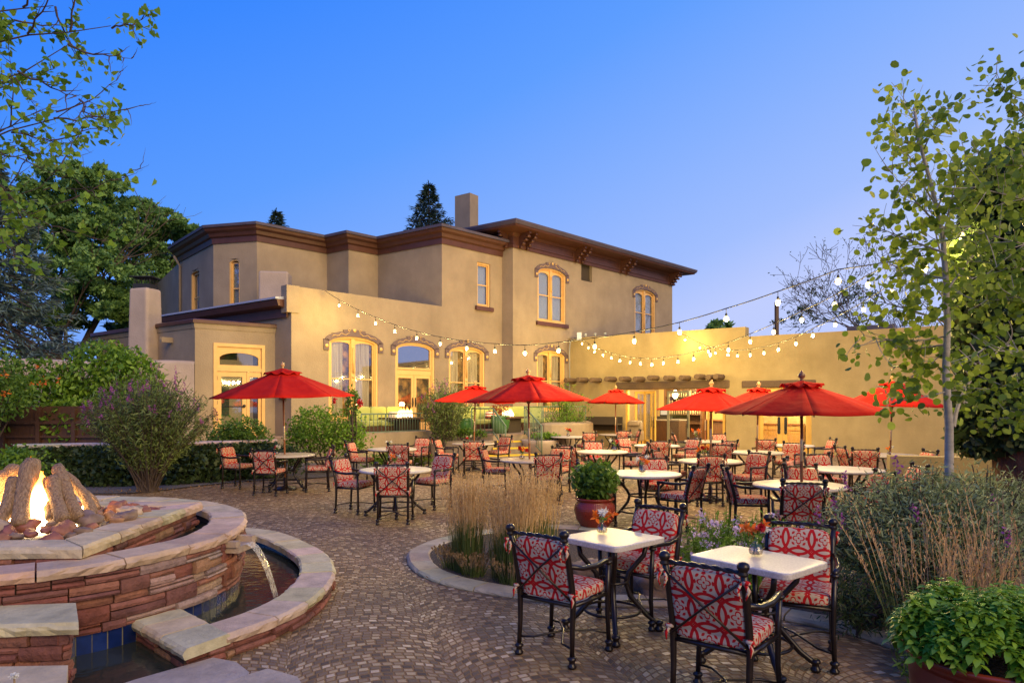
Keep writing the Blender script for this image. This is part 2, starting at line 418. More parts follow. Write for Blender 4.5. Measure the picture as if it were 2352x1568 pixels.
def flamemat(name, strength=14):
    m, t, b = mat(name)
    tcn = N(t, 'ShaderNodeTexCoord'); sp = N(t, 'ShaderNodeSeparateXYZ'); Lk(t, tcn.outputs['Generated'], sp.inputs[0])
    rr = N(t, 'ShaderNodeValToRGB'); cs = [(0, (1, .75, .42)), (.35, (1, .62, .22)), (.7, (1, .36, .05)), (1, (.9, .14, .01))]
    rr.color_ramp.elements[0].color = (*cs[0][1], 1); rr.color_ramp.elements[1].color = (*cs[-1][1], 1)
    for p, c in cs[1:-1]: q = rr.color_ramp.elements.new(p); q.color = (*c, 1)
    Lk(t, sp.outputs[2], rr.inputs[0])
    em = N(t, 'ShaderNodeEmission'); Lk(t, rr.outputs[0], em.inputs[0])
    Lk(t, M_(t, 'MULTIPLY_ADD', sp.outputs[2], -strength * .85, strength), em.inputs[1])
    mp = N(t, 'ShaderNodeMapping'); mp.inputs['Scale'].default_value = (7, 7, 2.0); Lk(t, tcn.outputs['Object'], mp.inputs[0])
    nz = N(t, 'ShaderNodeTexNoise', i_Scale=1.4, i_Detail=3, i_Distortion=.8); Lk(t, mp.outputs[0], nz.inputs['Vector'])
    a = M_(t, 'SUBTRACT', M_(t, 'MULTIPLY_ADD', nz.outputs[0], 2.2, .35), M_(t, 'MULTIPLY', sp.outputs[2], 1.25))
    cl = N(t, 'ShaderNodeClamp'); Lk(t, a, cl.inputs[0])
    tp = N(t, 'ShaderNodeBsdfTransparent'); mx = N(t, 'ShaderNodeMixShader'); Lk(t, cl.outputs[0], mx.inputs[0])
    Lk(t, tp.outputs[0], mx.inputs[1]); Lk(t, em.outputs[0], mx.inputs[2]); Lk(t, mx.outputs[0], t.nodes['Material Output'].inputs[0])
    return m
def stucco(name, c1, c2):
    m = noisy(name, c1, c2, scale=1.1, rough=.92, bump=.5, bscale=26, bdist=.02, spec=.15, det=8)
    t = m.node_tree; b = t.nodes['Principled BSDF']; src = b.inputs['Base Color'].links[0].from_socket
    g = N(t, 'ShaderNodeNewGeometry'); mp = N(t, 'ShaderNodeMapping'); mp.inputs['Scale'].default_value = (1.3, 1.3, .30); Lk(t, g.outputs['Position'], mp.inputs[0])
    n = N(t, 'ShaderNodeTexNoise', i_Scale=1.0, i_Detail=7, i_Roughness=.7); Lk(t, mp.outputs[0], n.inputs['Vector'])
    n3 = N(t, 'ShaderNodeTexNoise', i_Scale=.55, i_Detail=6, i_Roughness=.65); Lk(t, g.outputs['Position'], n3.inputs['Vector'])
    hs = N(t, 'ShaderNodeHueSaturation'); Lk(t, src, hs.inputs['Color'])
    Lk(t, M_(t, 'MULTIPLY', M_(t, 'MULTIPLY_ADD', n.outputs[0], .36, .82), M_(t, 'MULTIPLY_ADD', n3.outputs[0], .7, .65)), hs.inputs['Value'])
    Lk(t, hs.outputs[0], b.inputs['Base Color']); return m
STUCCO = stucco('tan_stucco', (.30, .23, .155), (.36, .28, .185))
STUCCO_W = stucco('adobe_stucco', (.35, .265, .12), (.42, .32, .15))
STUCCO_L = stucco('pale_stucco', (.42, .33, .26), (.48, .38, .30))
BROWN = noisy('brown_paint', (.080, .028, .016), (.11, .042, .024), scale=3, rough=.45, bump=.08, bscale=20)
ROOF = noisy('roof_metal', (.07, .055, .075), (.10, .08, .105), scale=1.5, rough=.5, bump=.05)
CREAM = noisy('cream_paint', (.70, .41, .13), (.76, .47, .16), scale=5, rough=.5, bump=.05, bscale=30)
MAUVE = noisy('mauve_hood_paint', (.13, .085, .085), (.16, .11, .105), scale=6, rough=.7, bump=.1)
MUST = plain('mustard_paint', (.75, .48, .16), .5)
GLASS = glassmat(); GLASS2 = glassmat('vase_glass', (.95, .97, .97), .93)
CURT = noisy('warm_curtain', (.60, .50, .36), (.78, .68, .50), scale=3, rough=.9, bump=0, stretch=(9, 9, .25))
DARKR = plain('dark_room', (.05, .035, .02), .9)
BLIND = plain('pale_blind', (.5, .5, .52), .8)
IRON = noisy('bronze_iron', (.010, .006, .005), (.020, .012, .009), scale=20, rough=.30, bump=.1, bscale=60, metal=.1, spec=.5)
MARB = noisy('speckled_stone_top', (.40, .36, .31), (.60, .55, .49), scale=70, rough=.32, bump=.05, bscale=90, det=3)
DAM = damask_mat()
WOODP = noisy('teak_pole', (.24, .085, .03), (.34, .13, .05), scale=8, rough=.5, bump=.1, stretch=(8, 8, .6))
REDC = noisy('red_canvas', (.62, .016, .008), (.76, .030, .014), scale=3.5, rough=.85, bump=.6, bscale=4, bdist=.05, spec=.15)
_t = REDC.node_tree; _b = _t.nodes['Principled BSDF']; _tr = N(_t, 'ShaderNodeBsdfTranslucent'); Lk(_t, _b.inputs['Base Color'].links[0].from_socket, _tr.inputs[0])
_mx = N(_t, 'ShaderNodeMixShader'); _mx.inputs[0].default_value = .35; Lk(_t, _b.outputs[0], _mx.inputs[1]); Lk(_t, _tr.outputs[0], _mx.inputs[2]); Lk(_t, _mx.outputs[0], _t.nodes['Material Output'].inputs[0])
VIGA = noisy('weathered_log', (.09, .055, .03), (.17, .11, .06), scale=8, rough=.85, bump=.5, stretch=(6, .6, 6))
LIME = tinted('limestone_coping', rough=.8, bump=.7, bscale=18, nz=4, bdist=.02, lo=.68, hi=1.2)
SANDST = tinted('red_sandstone', rough=.82, bump=1.0, bscale=20, nz=9, bdist=.035, lo=.62, hi=1.3)
MORTAR = plain('dark_mortar', (.035, .022, .018), .95)
TILE = tinted('blue_tile', rough=.12, bump=.05, nz=9, lo=.7, hi=1.3, spec=.7)
BARK = noisy('bark', (.07, .045, .03), (.17, .115, .07), scale=9, rough=.9, bump=.9, bscale=16, bdist=.03, stretch=(3, 3, .6))
BARKW = noisy('aspen_bark', (.30, .27, .22), (.46, .41, .34), scale=10, rough=.75, bump=.3, stretch=(1, 1, 3.0))
BARKD = noisy('dark_twig', (.05, .035, .03), (.10, .07, .055), scale=9, rough=.9, bump=.3)
LOGW = noisy('weathered_firewood', (.17, .10, .055), (.46, .31, .19), scale=7, rough=.85, bump=1.0, bscale=10, bdist=.035, stretch=(9, 9, .55))
GREENP = plain('sage_green_paint', (.13, .19, .12), .5)
GREENG = plain('green_glaze', (.06, .16, .04), .15)
OLIVE = noisy('lime_upholstery', (.36, .40, .10), (.42, .46, .13), scale=4, rough=.85, bump=.2, bscale=12)
TERRA = noisy('oxblood_glaze', (.20, .028, .012), (.27, .045, .02), scale=6, rough=.28, bump=.1, bscale=20)
YELL = plain('yellow_nosing_paint', (.75, .50, .03), .6)
CONC = noisy('concrete', (.22, .17, .12), (.30, .24, .17), scale=5, rough=.9, bump=.3)
WOODD = noisy('dark_wood', (.06, .028, .014), (.11, .05, .022), scale=7, rough=.5, bump=.1, stretch=(6, 6, .7))
SOIL = noisy('soil', (.05, .035, .025), (.10, .07, .05), scale=5, rough=.95, bump=.8, bscale=30, bdist=.03)
GRAV = noisy('gravel', (.07, .06, .055), (.20, .17, .15), scale=45, rough=.9, bump=1.0, bscale=50, bdist=.03, det=2)
L_GRN = leafmat('leaf_mid_green', (.04, .10, .01), (.18, .30, .035))
L_BRT = leafmat('leaf_bright_green', (.07, .17, .012), (.24, .40, .04))
L_YEL = leafmat('leaf_yellow_green', (.08, .15, .015), (.32, .42, .05), trans=.55)
L_DRK = leafmat('leaf_dark_green', (.022, .045, .014), (.085, .13, .04))
L_FAR = leafmat('leaf_far_tree', (.09, .19, .045), (.28, .46, .11), scale=.3)
L_BLU = leafmat('needle_blue_green', (.05, .085, .07), (.14, .20, .17), trans=.1)
L_SLV = leafmat('leaf_silver', (.12, .16, .055), (.40, .47, .22), trans=.3)
L_BUD = leafmat('leaf_dusty_green', (.06, .10, .02), (.24, .31, .08), trans=.3)
L_BAS = leafmat('leaf_basil', (.09, .22, .012), (.32, .52, .05), trans=.35, rough=.35)
L_CON = leafmat('needle_conifer', (.012, .028, .016), (.04, .07, .04), trans=.05)
STRAW = leafmat('straw', (.44, .28, .11), (.78, .56, .27), trans=.4)
GBLADE = leafmat('grass_blade', (.05, .09, .02), (.16, .20, .05), trans=.3)
PURP = leafmat('purple_flower', (.20, .04, .22), (.48, .12, .35), trans=.2)
PINK = leafmat('pink_flower', (.60, .42, .62), (.82, .66, .80), trans=.3)
ORAN = leafmat('orange_flower', (.65, .08, .01), (.85, .25, .02), trans=.3)
WHTF = leafmat('white_flower', (.7, .7, .62), (.85, .85, .8), trans=.3)
REDF = leafmat('red_flower', (.45, .01, .02), (.6, .03, .03), trans=.2)
BULB = plain('lit_bulb', (1, .85, .5), .3, emit=(1, .72, .26), es=2.4)
BLACK = plain('black_rubber', (.015, .015, .015), .6)
FLAME = flamemat('flame', 16)
# ================================================================ ground, paths, beds
m = MB(); m.add([(-900, -60, -.004), (900, -60, -.004), (900, 1500, -.004), (-900, 1500, -.004)], [(0, 1, 2, 3)])
GRASSY = noisy('far_ground', (.03, .045, .018), (.06, .08, .03), scale=.6, rough=.95)
tag(build('ground', m, GRASSY), kind='structure')
m = MB(); m.add([(-16, -6, 0), (22, -6, 0), (22, 36, 0), (-16, 36, 0)], [(0, 1, 2, 3)])
tag(build('cobbled_patio', m, cobble_mat()), kind='structure')
def smooth_poly(P, k=6, closed=True):
    P = [Vector((p[0], p[1])) for p in P]; n = len(P); out = []
    rng_ = range(n) if closed else range(n - 1)
    for i in rng_:
        if closed: a, b, c, d = P[i - 1], P[i], P[(i + 1) % n], P[(i + 2) % n]
        else: a, b, c, d = P[max(i - 1, 0)], P[i], P[i + 1], P[min(i + 2, n - 1)]
        for j in range(k):
            t = j / k
            out.append(.5 * ((2 * b) + (c - a) * t + (2 * a - 5 * b + 4 * c - d) * t * t + (3 * b - a - 3 * c + d) * t ** 3))
    if not closed: out.append(P[-1])
    return out
def offset(P, d, closed=True):
    n = len(P); out = []
    for i in range(n):
        a = P[i - 1] if closed or i > 0 else P[0]; c = P[(i + 1) % n] if closed or i < n - 1 else P[-1]
        t = (c - a).normalized(); out.append(P[i] + Vector((-t.y, t.x)) * d)
    return out
bedL = smooth_poly([(-16, 10.5), (-12, 12.6), (-9.5, 13.55), (-7.6, 13.75), (-6.9, 14.9), (-6.1, 15.9), (-4.9, 16.5), (-4.0, 17.6), (-3.4, 19.2), (-3.4, 22), (-16, 24)], 5)
m = MB(); m.add([(p.x, p.y, .02 + .00 * i) for i, p in enumerate(bedL)], [tuple(range(len(bedL)))])
tag(build('gravel_bed', m, GRAV), kind='structure')
# island bed with limestone kerb; it runs on into the planting at the right
kf = [(1.35, 9.75), (.5, 9.95), (-.35, 9.6), (-.95, 9.0), (-1.22, 8.3), (-1.17, 7.7), (-.97, 7.15), (-.66, 6.75), (-.30, 6.48), (.1, 6.26), (.75, 6.05), (1.5, 6.02), (2.1, 5.75), (2.6, 5.35), (2.85, 4.85), (3.2, 4.2), (3.5, 3.3), (3.8, 2.0)]
KF = smooth_poly(kf, 5, closed=False)
inner = offset(KF, .26, False)
inner = [Vector((p.x, p.y)) for p in inner]
bed = inner + [Vector(p) for p in ((9, 2), (14, 8), (14, 16.5), (8.6, 15.9), (7.6, 12.9), (6.3, 9.6), (5.1, 8.0), (4.3, 7.35), (3.2, 6.95), (2.3, 7.1), (2.1, 8.3), (1.9, 9.3))]
m = MB(); m.add([(p.x, p.y, .03) for p in bed], [tuple(range(len(bed)))])
tag(build('island_bed', m, noisy('dark_mulch', (.035, .024, .016), (.13, .09, .06), scale=38, rough=.95, bump=1.0, bscale=45, bdist=.03, det=3)), kind='structure')
def slabs(mb, OUT, IN, z0, z1, seg, base=(.52, .42, .30), gap=.012, seed=3, jit=.012, cvar=.10, closed=False, skip=None, over=0.0):
    """coping stones laid between two matching polylines"""
    rg = random.Random(seed); n = len(OUT); L = [0]
    for i in range(1, n): L.append(L[-1] + (OUT[i] - OUT[i - 1]).length)
    tot = L[-1]; s = 0
    def pt(C, d):
        d = max(0, min(tot, d))
        for i in range(1, n):
            if L[i] >= d:
                t = (d - L[i - 1]) / max(1e-9, L[i] - L[i - 1]); return C[i - 1].lerp(C[i], t)
        return C[-1]
    while s < tot - .05:
        e = min(tot, s + seg * rg.uniform(.75, 1.25))
        if tot - e < seg * .4: e = tot
        k = max(2, int((e - s) / .06)); a = s + gap / 2; b = e - gap / 2
        o = [pt(OUT, a + (b - a) * i / k) for i in range(k + 1)]; ii = [pt(IN, a + (b - a) * i / k) for i in range(k + 1)]
        sh = rg.uniform(.9, 1.1); mb.col = tuple(c * sh * rg.uniform(1 - cvar, 1 + cvar) for c in base)
        zt = z1 + rg.uniform(-.004, .004); vs = []; fs = []
        for i in range(k + 1):
            dr = (o[i] - ii[i]).normalized()
            w = [rg.uniform(-1, 1) * jit for _ in range(4)]
            q = ii[i]; p = o[i]
            vs += [(q.x, q.y, z0), (q.x + dr.x * (w[0] + .0), q.y + dr.y * w[0], zt - .012), (q.x + dr.x * .02, q.y + dr.y * .02, zt),
                   (p.x - dr.x * (.022 + w[3] * .5), p.y - dr.y * (.022 + w[3] * .5), zt), (p.x + dr.x * (w[1]), p.y + dr.y * (w[1]), zt - .018),
                   (p.x + dr.x * (w[2] + .008), p.y + dr.y * (w[2] + .008), (z0 + zt) / 2), (p.x + dr.x * (w[3] - .008), p.y + dr.y * (w[3] - .008), z0)]
        for i in range(k):
            for j in range(7):
                fs.append((i * 7 + j, i * 7 + (j + 1) % 7, (i + 1) * 7 + (j + 1) % 7, (i + 1) * 7 + j))
        fs.append(tuple(range(6, -1, -1))); fs.append(tuple(k * 7 + j for j in range(7)))
        mb.add(vs, fs, False); s = e
m = MB(); slabs(m, KF, inner, -.02, .045, .42, base=(.46, .38, .25), seed=8, jit=.006)
tag(build('bed_kerb', m, LIME), kind='structure')

# ================================================================ buildings
class Wl:
    def __init__(s, p0, p1):
        s.p0 = Vector(p0); s.p1 = Vector(p1); s.L = (s.p1 - s.p0).length; s.d = (s.p1 - s.p0) / s.L
        s.n = Vector((s.d.y, -s.d.x))
    def hit(s, xv):
        m_ = (xv - CX) / F; den = s.d.x - m_ * s.d.y
        t = (m_ * s.p0.y - s.p0.x) / den; return t, s.p0.y + s.d.y * t
    def M(s, t=0, z=0):
        o = s.p0 + s.d * t
        return Matrix(((s.d.x, s.n.x, 0, o.x), (s.d.y, s.n.y, 0, o.y), (0, 0, 1, z), (0, 0, 0, 1)))
    def rect(s, x0, x1, y0=None, y1=None, z0=None, z1=None):
        a, Ya = s.hit(x0); b, Yb = s.hit(x1); Y = (Ya + Yb) / 2
        if z1 is None: z1 = EYE - (y0 - HY) / F * Y
        if z0 is None: z0 = EYE - (y1 - HY) / F * Y
        return a, b, z0, z1
def wall_mb(mb, w, z0, z1, ops=(), depth=.24, thick=.34, s0=0, s1=None):
    """solid wall with rectangular openings; local x along, +y = outward"""
    s1 = w.L if s1 is None else s1
    xs = sorted({s0, s1, *[o[0] for o in ops], *[o[1] for o in ops]}); zs = sorted({z0, z1, *[o[2] for o in ops], *[o[3] for o in ops]})
    t = MB()
    for i in range(len(xs) - 1):
        for j in range(len(zs) - 1):
            cx = (xs[i] + xs[i + 1]) / 2; cz = (zs[j] + zs[j + 1]) / 2
            if any(o[0] < cx < o[1] and o[2] < cz < o[3] for o in ops): continue
            for y, fl in ((0, 0), (-thick, 1)):
                q = [(xs[i], y, zs[j]), (xs[i + 1], y, zs[j]), (xs[i + 1], y, zs[j + 1]), (xs[i], y, zs[j + 1])]
                t.add(q if not fl else q[::-1], [(0, 1, 2, 3)])
    for o in list(ops) + [(s0, s1, z0, z1)]:
        a, b, c, d = o; t.add([(a, 0, c), (b, 0, c), (b, 0, d), (a, 0, d), (a, -thick, c), (b, -thick, c), (b, -thick, d), (a, -thick, d)],
                              [(0, 4, 5, 1), (1, 5, 6, 2), (2, 6, 7, 3), (3, 7, 4, 0)])
    t.xf(w.M()); mb.v.extend([]); mb.add(t.v, t.f, False)
def arch(x0, x1, z0, zs, rise, n=14):
    P = [(x0, z0)]
    for i in range(n + 1):
        u = -1 + 2 * i / n; P.append(((x0 + x1) / 2 + u * (x1 - x0) / 2, zs + rise * math.sqrt(max(0, 1 - u * u * .92)) - rise * math.sqrt(.08)))
    P.append((x1, z0)); return P
def spandrels(mb, w, op, rise, y0=-.001, y1=-.33):
    a, b, c, d = op; A = arch(a, b, c, d - rise, rise, 14)[1:-1]; t = MB()
    h = len(A) // 2
    L = [(a, d), *A[:h + 1][::-1]]; Rr = [(b, d), *A[h:][::-1]]
    for P in (L, Rr):
        t.xprism(P, y0, y1)
    t.xf(w.M()); mb.add(t.v, t.f, False)
def sweep(mb, path, prof, closed=False):
    """sweep profile [(out,z)] along plan path, outward = right side of travel"""
    P = [Vector(p) for p in path]; n = len(P); k = len(prof); vs = []
    for i in range(n):
        d0 = (P[i] - P[i - 1]).normalized() if (i > 0 or closed) else (P[1] - P[0]).normalized()
        d1 = (P[(i + 1) % n] - P[i]).normalized() if (i < n - 1 or closed) else d0
        n0 = Vector((d0.y, -d0.x)); n1 = Vector((d1.y, -d1.x)); b = (n0 + n1); b.normalize(); q = 1 / max(.35, b.dot(n0))
        for o, z in prof: vs.append((P[i].x + b.x * o * q, P[i].y + b.y * o * q, z))
    fs = []
    for i in range(n if closed else n - 1):
        j = (i + 1) % n
        for a in range(k):
            b = (a + 1) % k; fs.append((i * k + a, j * k + a, j * k + b, i * k + b))
    if not closed: fs.append(tuple(range(k))); fs.append(tuple((n - 1) * k + a for a in range(k - 1, -1, -1)))
    mb.add(vs, fs, False)

house = thing('house', 'large two storey tan stucco house with brown cornices and arched windows', 'house', (-2, 27, 0))
U = [(-14.43, 29.53), (-11.41, 26.08), (-9.56, 25.59), (-7.515, 27.73), (-6.46, 26.98), (-5.497, 27.99), (-2.667, 25.97), (-.416, 28.32), (.036, 28.0), (8.70, 37.06)]
ws = [Wl(U[i], U[i + 1]) for i in range(len(U) - 1)]
fw = Wl((-6.95, 21.50), (-2.667, 25.97))
OPS = {i: [] for i in range(9)}; WIN = []
def addwin(i, w, r, style, **k): OPS[i].append(r); WIN.append((w, r, style, k))
addwin(0, ws[0], ws[0].rect(439, 457.5, 619, z0=5.1), 'thin')
addwin(1, ws[1], ws[1].rect(527, 550.5, 594, z0=5.15), 'thin')
addwin(6, ws[6], ws[6].rect(1096, 1126, 604, 705), 'sash')
addwin(8, ws[8], ws[8].rect(1235, 1299, 613, 742), 'arch2', hood=1, sill=1)
addwin(8, ws[8], ws[8].rect(1458, 1505, 662, z0=5.3), 'arch2', hood=1)
addwin(8, ws[8], ws[8].rect(1335, 1360, 606, 646), 'vent')
addwin(8, ws[8], ws[8].rect(1233, 1297, 801, z0=1.5), 'arch2', hood=1, lit=1)
fops = []
addwin(6, ws[6], ws[6].rect(1031, 1113, 791, z0=1.25), 'arch2', hood=1, lit=1)
for x0, x1, y0, zb, st in ((755, 868, 768, 1.25, 'arch2'), (908, 998, 782, .80, 'door')):
    r = fw.rect(x0, x1, y0, z0=zb); fops.append(r); WIN.append((fw, r, st, dict(hood=1, lit=1)))
m = MB()
for i, w in enumerate(ws):
    top = 8.32 if i >= 7 else 7.98
    z0 = 0
    wall_mb(m, w, z0, top, OPS[i])
bk = [(8.70, 37.06), (2.5, 44), (-13, 44), (-19, 36), (-14.43, 29.53)]
for i in range(4): wall_mb(m, Wl(bk[i], bk[i + 1]), 0, 7.9)
for (w, r, st, k) in WIN:
    if st in ('arch2', 'door', 'thin') and w is not fw:
        spandrels(m, w, r, .30 if st == 'arch2' else .14)
build('wall', m, STUCCO, house, world=True)
m = MB(); wall_mb(m, fw, 0, 5.53, fops)
for (w, r, st, k) in WIN:
    if w is fw: spandrels(m, w, r, .30)
lw = Wl((-12.9, 25.95), (-6.95, 21.50)); wall_mb(m, lw, 0, 4.75)
# parapet return at the left end of the wing
q = Wl((-7.35, 21.80), (-7.06, 21.36)); 
t = MB(); t.box((0, -.0, 0), (.44, .36, .85)); 
t.xf(Matrix.Translation((-7.02, 21.62, 5.115)) @ Matrix.Rotation(math.atan2(fw.d.y, fw.d.x), 4, 'Z')); m.add(t.v, t.f, False)
build('wall', m, STUCCO, house, world=True)
# roofs (flat, inside the parapets)
m = MB(); m.prism([tuple(p) for p in U[:8]] + [(-.5, 40), (-12, 42)], 7.95, 8.12)
m.prism([(-.416, 28.32), (.036, 28.0), (8.70, 37.06), (4, 43), (-3, 34)], 8.30, 8.45)
m.prism([(-7.0, 21.6), (-2.8, 26.0), (-7.5, 27.6), (-12.8, 26)], 4.72, 4.78)
build('roof', m, ROOF, house, world=True)
CPROF = [(0, -.02), (.05, -.02), (.07, .18), (.16, .22), (.20, .34), (.34, .40), (.38, .50), (.40, .50), (0, .52)]
RPROF = [(.0, .50), (.43, .50), (.44, .60), (-.2, .74), (-.2, .5)]
m = MB(); sweep(m, U[:8], [(o, z + 7.93) for o, z in CPROF]); build('cornice', m, BROWN, house, world=True)
m = MB(); sweep(m, U[:8], [(o, z + 7.94) for o, z in RPROF]); build('roof_edge', m, ROOF, house, world=True)
back = (-2.2, 31.0)
pathR = [back, (-.05 - .35, 28.05 + .1), (.036, 28.0), (8.70, 37.06), (6.2, 40)]
pathR = [(-2.6, 30.9), (-.05, 28.08), (8.70, 37.06), (6.0, 39.5)]
pathR = [(-2.3, 29.67), (.036, 28.0), (8.70, 37.06), (5.6, 39.3)]
m = MB(); sweep(m, pathR, [(o, z + 8.25) for o, z in [(0, -.02), (.06, -.02), (.08, .10), (.05, .12), (.05, .44), (.10, .50), (.14, .56), (.82, .62), (.85, .70), (.0, .72)]])
build('cornice', m, BROWN, house, world=True)
m = MB(); sweep(m, pathR, [(o, z + 8.25) for o, z in [(.0, .69), (.88, .69), (.93, .80), (.93, .86), (.2, .98), (-.3, .98), (-.3, .7)]])
build('roof_edge', m, ROOF, house, world=True)
# paired carved brackets under the right hand eave
def bracket():
    b = MB(); pr = [(0, .58), (.62, .58), (.62, .50), (.50, .46), (.47, .38), (.36, .36), (.34, .26), (.22, .22), (.19, .10), (.10, .07), (.09, -.04), (0, -.06)]
    b.xprism([(p[0] * .95, p[1]) for p in pr], -.055, .055)
    for cx, cz, r in ((.50, .40, .06), (.36, .28, .055), (.22, .14, .05), (.11, .0, .045)): b.tube([(cx, -.07, cz), (cx, .07, cz)], r, 8)
    b.v = [(-p[1], p[0], p[2]) for p in b.v]          # out along +y, width along x
    return b
m0 = bracket(); BR = None
for sxv in (1192, 1207, 1320, 1333, 1424, 1437, 1537, 1549):
    t_, _ = ws[8].hit(sxv)
    if BR is None: BR = build('bracket', m0, BROWN, house); o = BR
    else: o = BR.copy(); COL.objects.link(o); o.parent = house
    o.matrix_local = Matrix.Translation(-Vector((-2, 27, 0))) @ ws[8].M(min(t_, 12.45), 8.27) @ Matrix.Translation((0, .05, 0))
wr = Wl((-.416, 28.32), (.036, 28.0)); o = BR.copy(); COL.objects.link(o); o.parent = house
o.matrix_local = Matrix.Translation(-Vector((-2, 27, 0))) @ wr.M(.3, 8.27) @ Matrix.Translation((0, .05, 0))
# recessed panels of the frieze
for xa, xb in ((1214, 1314), (1340, 1419), (1443, 1531)):
    a, _ = ws[8].hit(xa); b, _ = ws[8].hit(xb); t = MB(); t.band([(a, 8.38), (b, 8.38), (b, 8.68), (a, 8.68)], [(a + .06, 8.43), (b - .06, 8.43), (b - .06, 8.63), (a + .06, 8.63)], .055, .085)
    t.xf(ws[8].M()); build('frieze_panel', t, BROWN, house, world=True)
# windows
def make_window(w, r, st, hood=0, sill=0, lit=0):
    a, b, z0, z1 = r; W_ = b - a; H = z1 - z0; hw = W_ / 2
    org = w.M((a + b) / 2, z0)
    loc = Matrix.Translation(-Vector((-2, 27, 0)))
    def put(nm, mb, mt, par=None, **k):
        o = build(nm, mb, mt, par or house, **k)
        if par is None: o.matrix_local = loc @ org
        return o
    rise = {'arch2': .30, 'door': .30, 'thin': .14}.get(st, 0)
    nm = 'door' if st == 'door' else 'window'
    f = MB()
    if st == 'vent':
        f.bx(-hw, hw, -.2, -.15, 0, H); return put('vent', f, DARKR)
    if rise:
        A = arch(-hw, hw, 0, H - rise, rise); fr = .085 if st != 'thin' else .05
        B = arch(-hw + fr, hw - fr, fr, H - rise, rise - fr * .9)
        f.band(A, B, -.02, -.16)
        if st != 'thin':
            A2 = B; B2 = arch(-hw + fr + .035, hw - fr - .035, fr + .03, H - rise, rise - fr * .9 - .035); f.band(A2, B2, -.06, -.17)
    else:
        fr = .07; A = [(-hw, 0), (-hw, H), (hw, H), (hw, 0)]; B = [(-hw + fr, fr), (-hw + fr, H - fr), (hw - fr, H - fr), (hw - fr, fr)]; f.band(A, B, -.05, -.17)
    if st == 'arch2':
        f.bx(-.075, .075, -.16, -.05, .05, H - .12)
        t = MB(); t.tube([(0, -.03, H * .55), (0, -.03, H - .45)], .035, 8); t.tube([(0, -.03, .12), (0, -.03, H * .46)], .035, 8); t.ell((0, -.04, H * .505), (.045, .045, .045)); f.add(t.v, t.f, True)
    win = put(nm, f, CREAM)
    def sash(x0, x1, za, zb, rs, y, mid=True):
        s_ = MB(); q = .045
        if rs: s_.band(arch(x0, x1, za, zb - rs, rs), arch(x0 + q, x1 - q, za + q, zb - rs, rs - q), y, y - .04)
        else: s_.band([(x0, za), (x0, zb), (x1, zb), (x1, za)], [(x0 + q, za + q), (x0 + q, zb - q), (x1 - q, zb - q), (x1 - q, za + q)], y, y - .04)
        if mid: s_.bx(x0 + q, x1 - q, y - .04, y, (za + zb) / 2 - .02 + H * .0, (za + zb) / 2 + .02)
        if rs:      # fill above the sash arch up to the frame
            Pp = arch(x0, x1, za, zb - rs, rs)[1:-1]; s_.xprism([(x0, zb + .26), (x0, zb - rs)] + Pp[1:-1] + [(x1, zb - rs), (x1, zb + .26)][::1], y - .005, y - .045)
        return s_
    if st == 'arch2':
        top = H - rise * .62
        for x0, x1 in ((-hw + .12, -.07), (.07, hw - .12)):
            build('sash', sash(x0, x1, .11, top - .02, .13 if lit else .20, -.10), CREAM, win)
    elif st == 'thin': build('sash', sash(-hw + .05, hw - .05, .06, H - .13, .0, -.10), CREAM, win)
    elif st == 'sash': build('sash', sash(-hw + .07, hw - .07, .08, H - .08, 0, -.10), CREAM, win)
    g = MB(); g.bx(-hw + .05, hw - .05, -.135, -.13, .05, H - (.14 if rise else .08)); 
    if st != 'door': build('pane', g, GLASS, win)
    c = MB(); nseg = 40
    if st != 'door':
        cm = CURT_L if lit else BLIND
        for x0, x1 in (((-hw + .10, -.32 * hw), (.08, hw * .78)) if (lit and st == 'arch2') else ((-hw + .06, hw - .06),)):
            vs = []; k = 22
            for i in range(k + 1):
                x = x0 + (x1 - x0) * i / k; y = -.21 + .02 * math.sin(i * 1.9) * (1 if lit else .2)
                vs += [(x, y, .05), (x, y, H - .12)]
            c.add(vs, [(2 * i, 2 * i + 2, 2 * i + 3, 2 * i + 1) for i in range(k)], True)
        build('curtain' if lit else 'blind', c, cm, win)
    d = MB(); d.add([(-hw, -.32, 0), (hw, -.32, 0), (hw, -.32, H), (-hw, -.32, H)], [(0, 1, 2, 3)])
    build('room_backing', d, ROOMG if lit else DARKR, win)  # flat sheet behind the glass
    if st == 'door':
        lz = 2.08; t = MB(); t.bx(-hw + .08, hw - .08, -.16, -.07, lz, lz + .20)
        fl = arch(-hw + .17, hw - .17, lz + .26, H - rise - .02, rise - .12)
        t2 = MB(); t2.band(arch(-hw + .08, hw - .08, lz + .16, H - rise, rise - .08), fl, -.07, -.14)
        t.add(t2.v, t2.f, False); build('transom', t, CREAM, win)
        g = MB(); g.bx(-hw + .15, hw - .15, -.115, -.11, lz + .2, H - .12); build('pane', g, FAN, win)
        for sg in (-1, 1):
            x0, x1 = (-hw + .085, -.008) if sg < 0 else (.008, hw - .085)
            t = MB(); t.band([(x0, .01), (x0, lz), (x1, lz), (x1, .01)], [(x0 + .11, .34), (x0 + .11, lz - .12), (x1 - .11, lz - .12), (x1 - .11, .34)], -.09, -.14)
            lf = build('door_leaf', t, CREAM, win)
            g = MB(); g.bx(x0 + .1, x1 - .1, -.12, -.115, .3, lz - .1); build('pane', g, GLASS, win)
            h = MB(); h.tube([(sg * .065, -.06, .95), (sg * .065, -.045, 1.05), (sg * .065, -.06, 1.2)], .014, 6); h.bx(sg * .065 - .02, sg * .065 + .02, -.09, -.07, .9, 1.25); build('door_handle', h, BLACK, win)
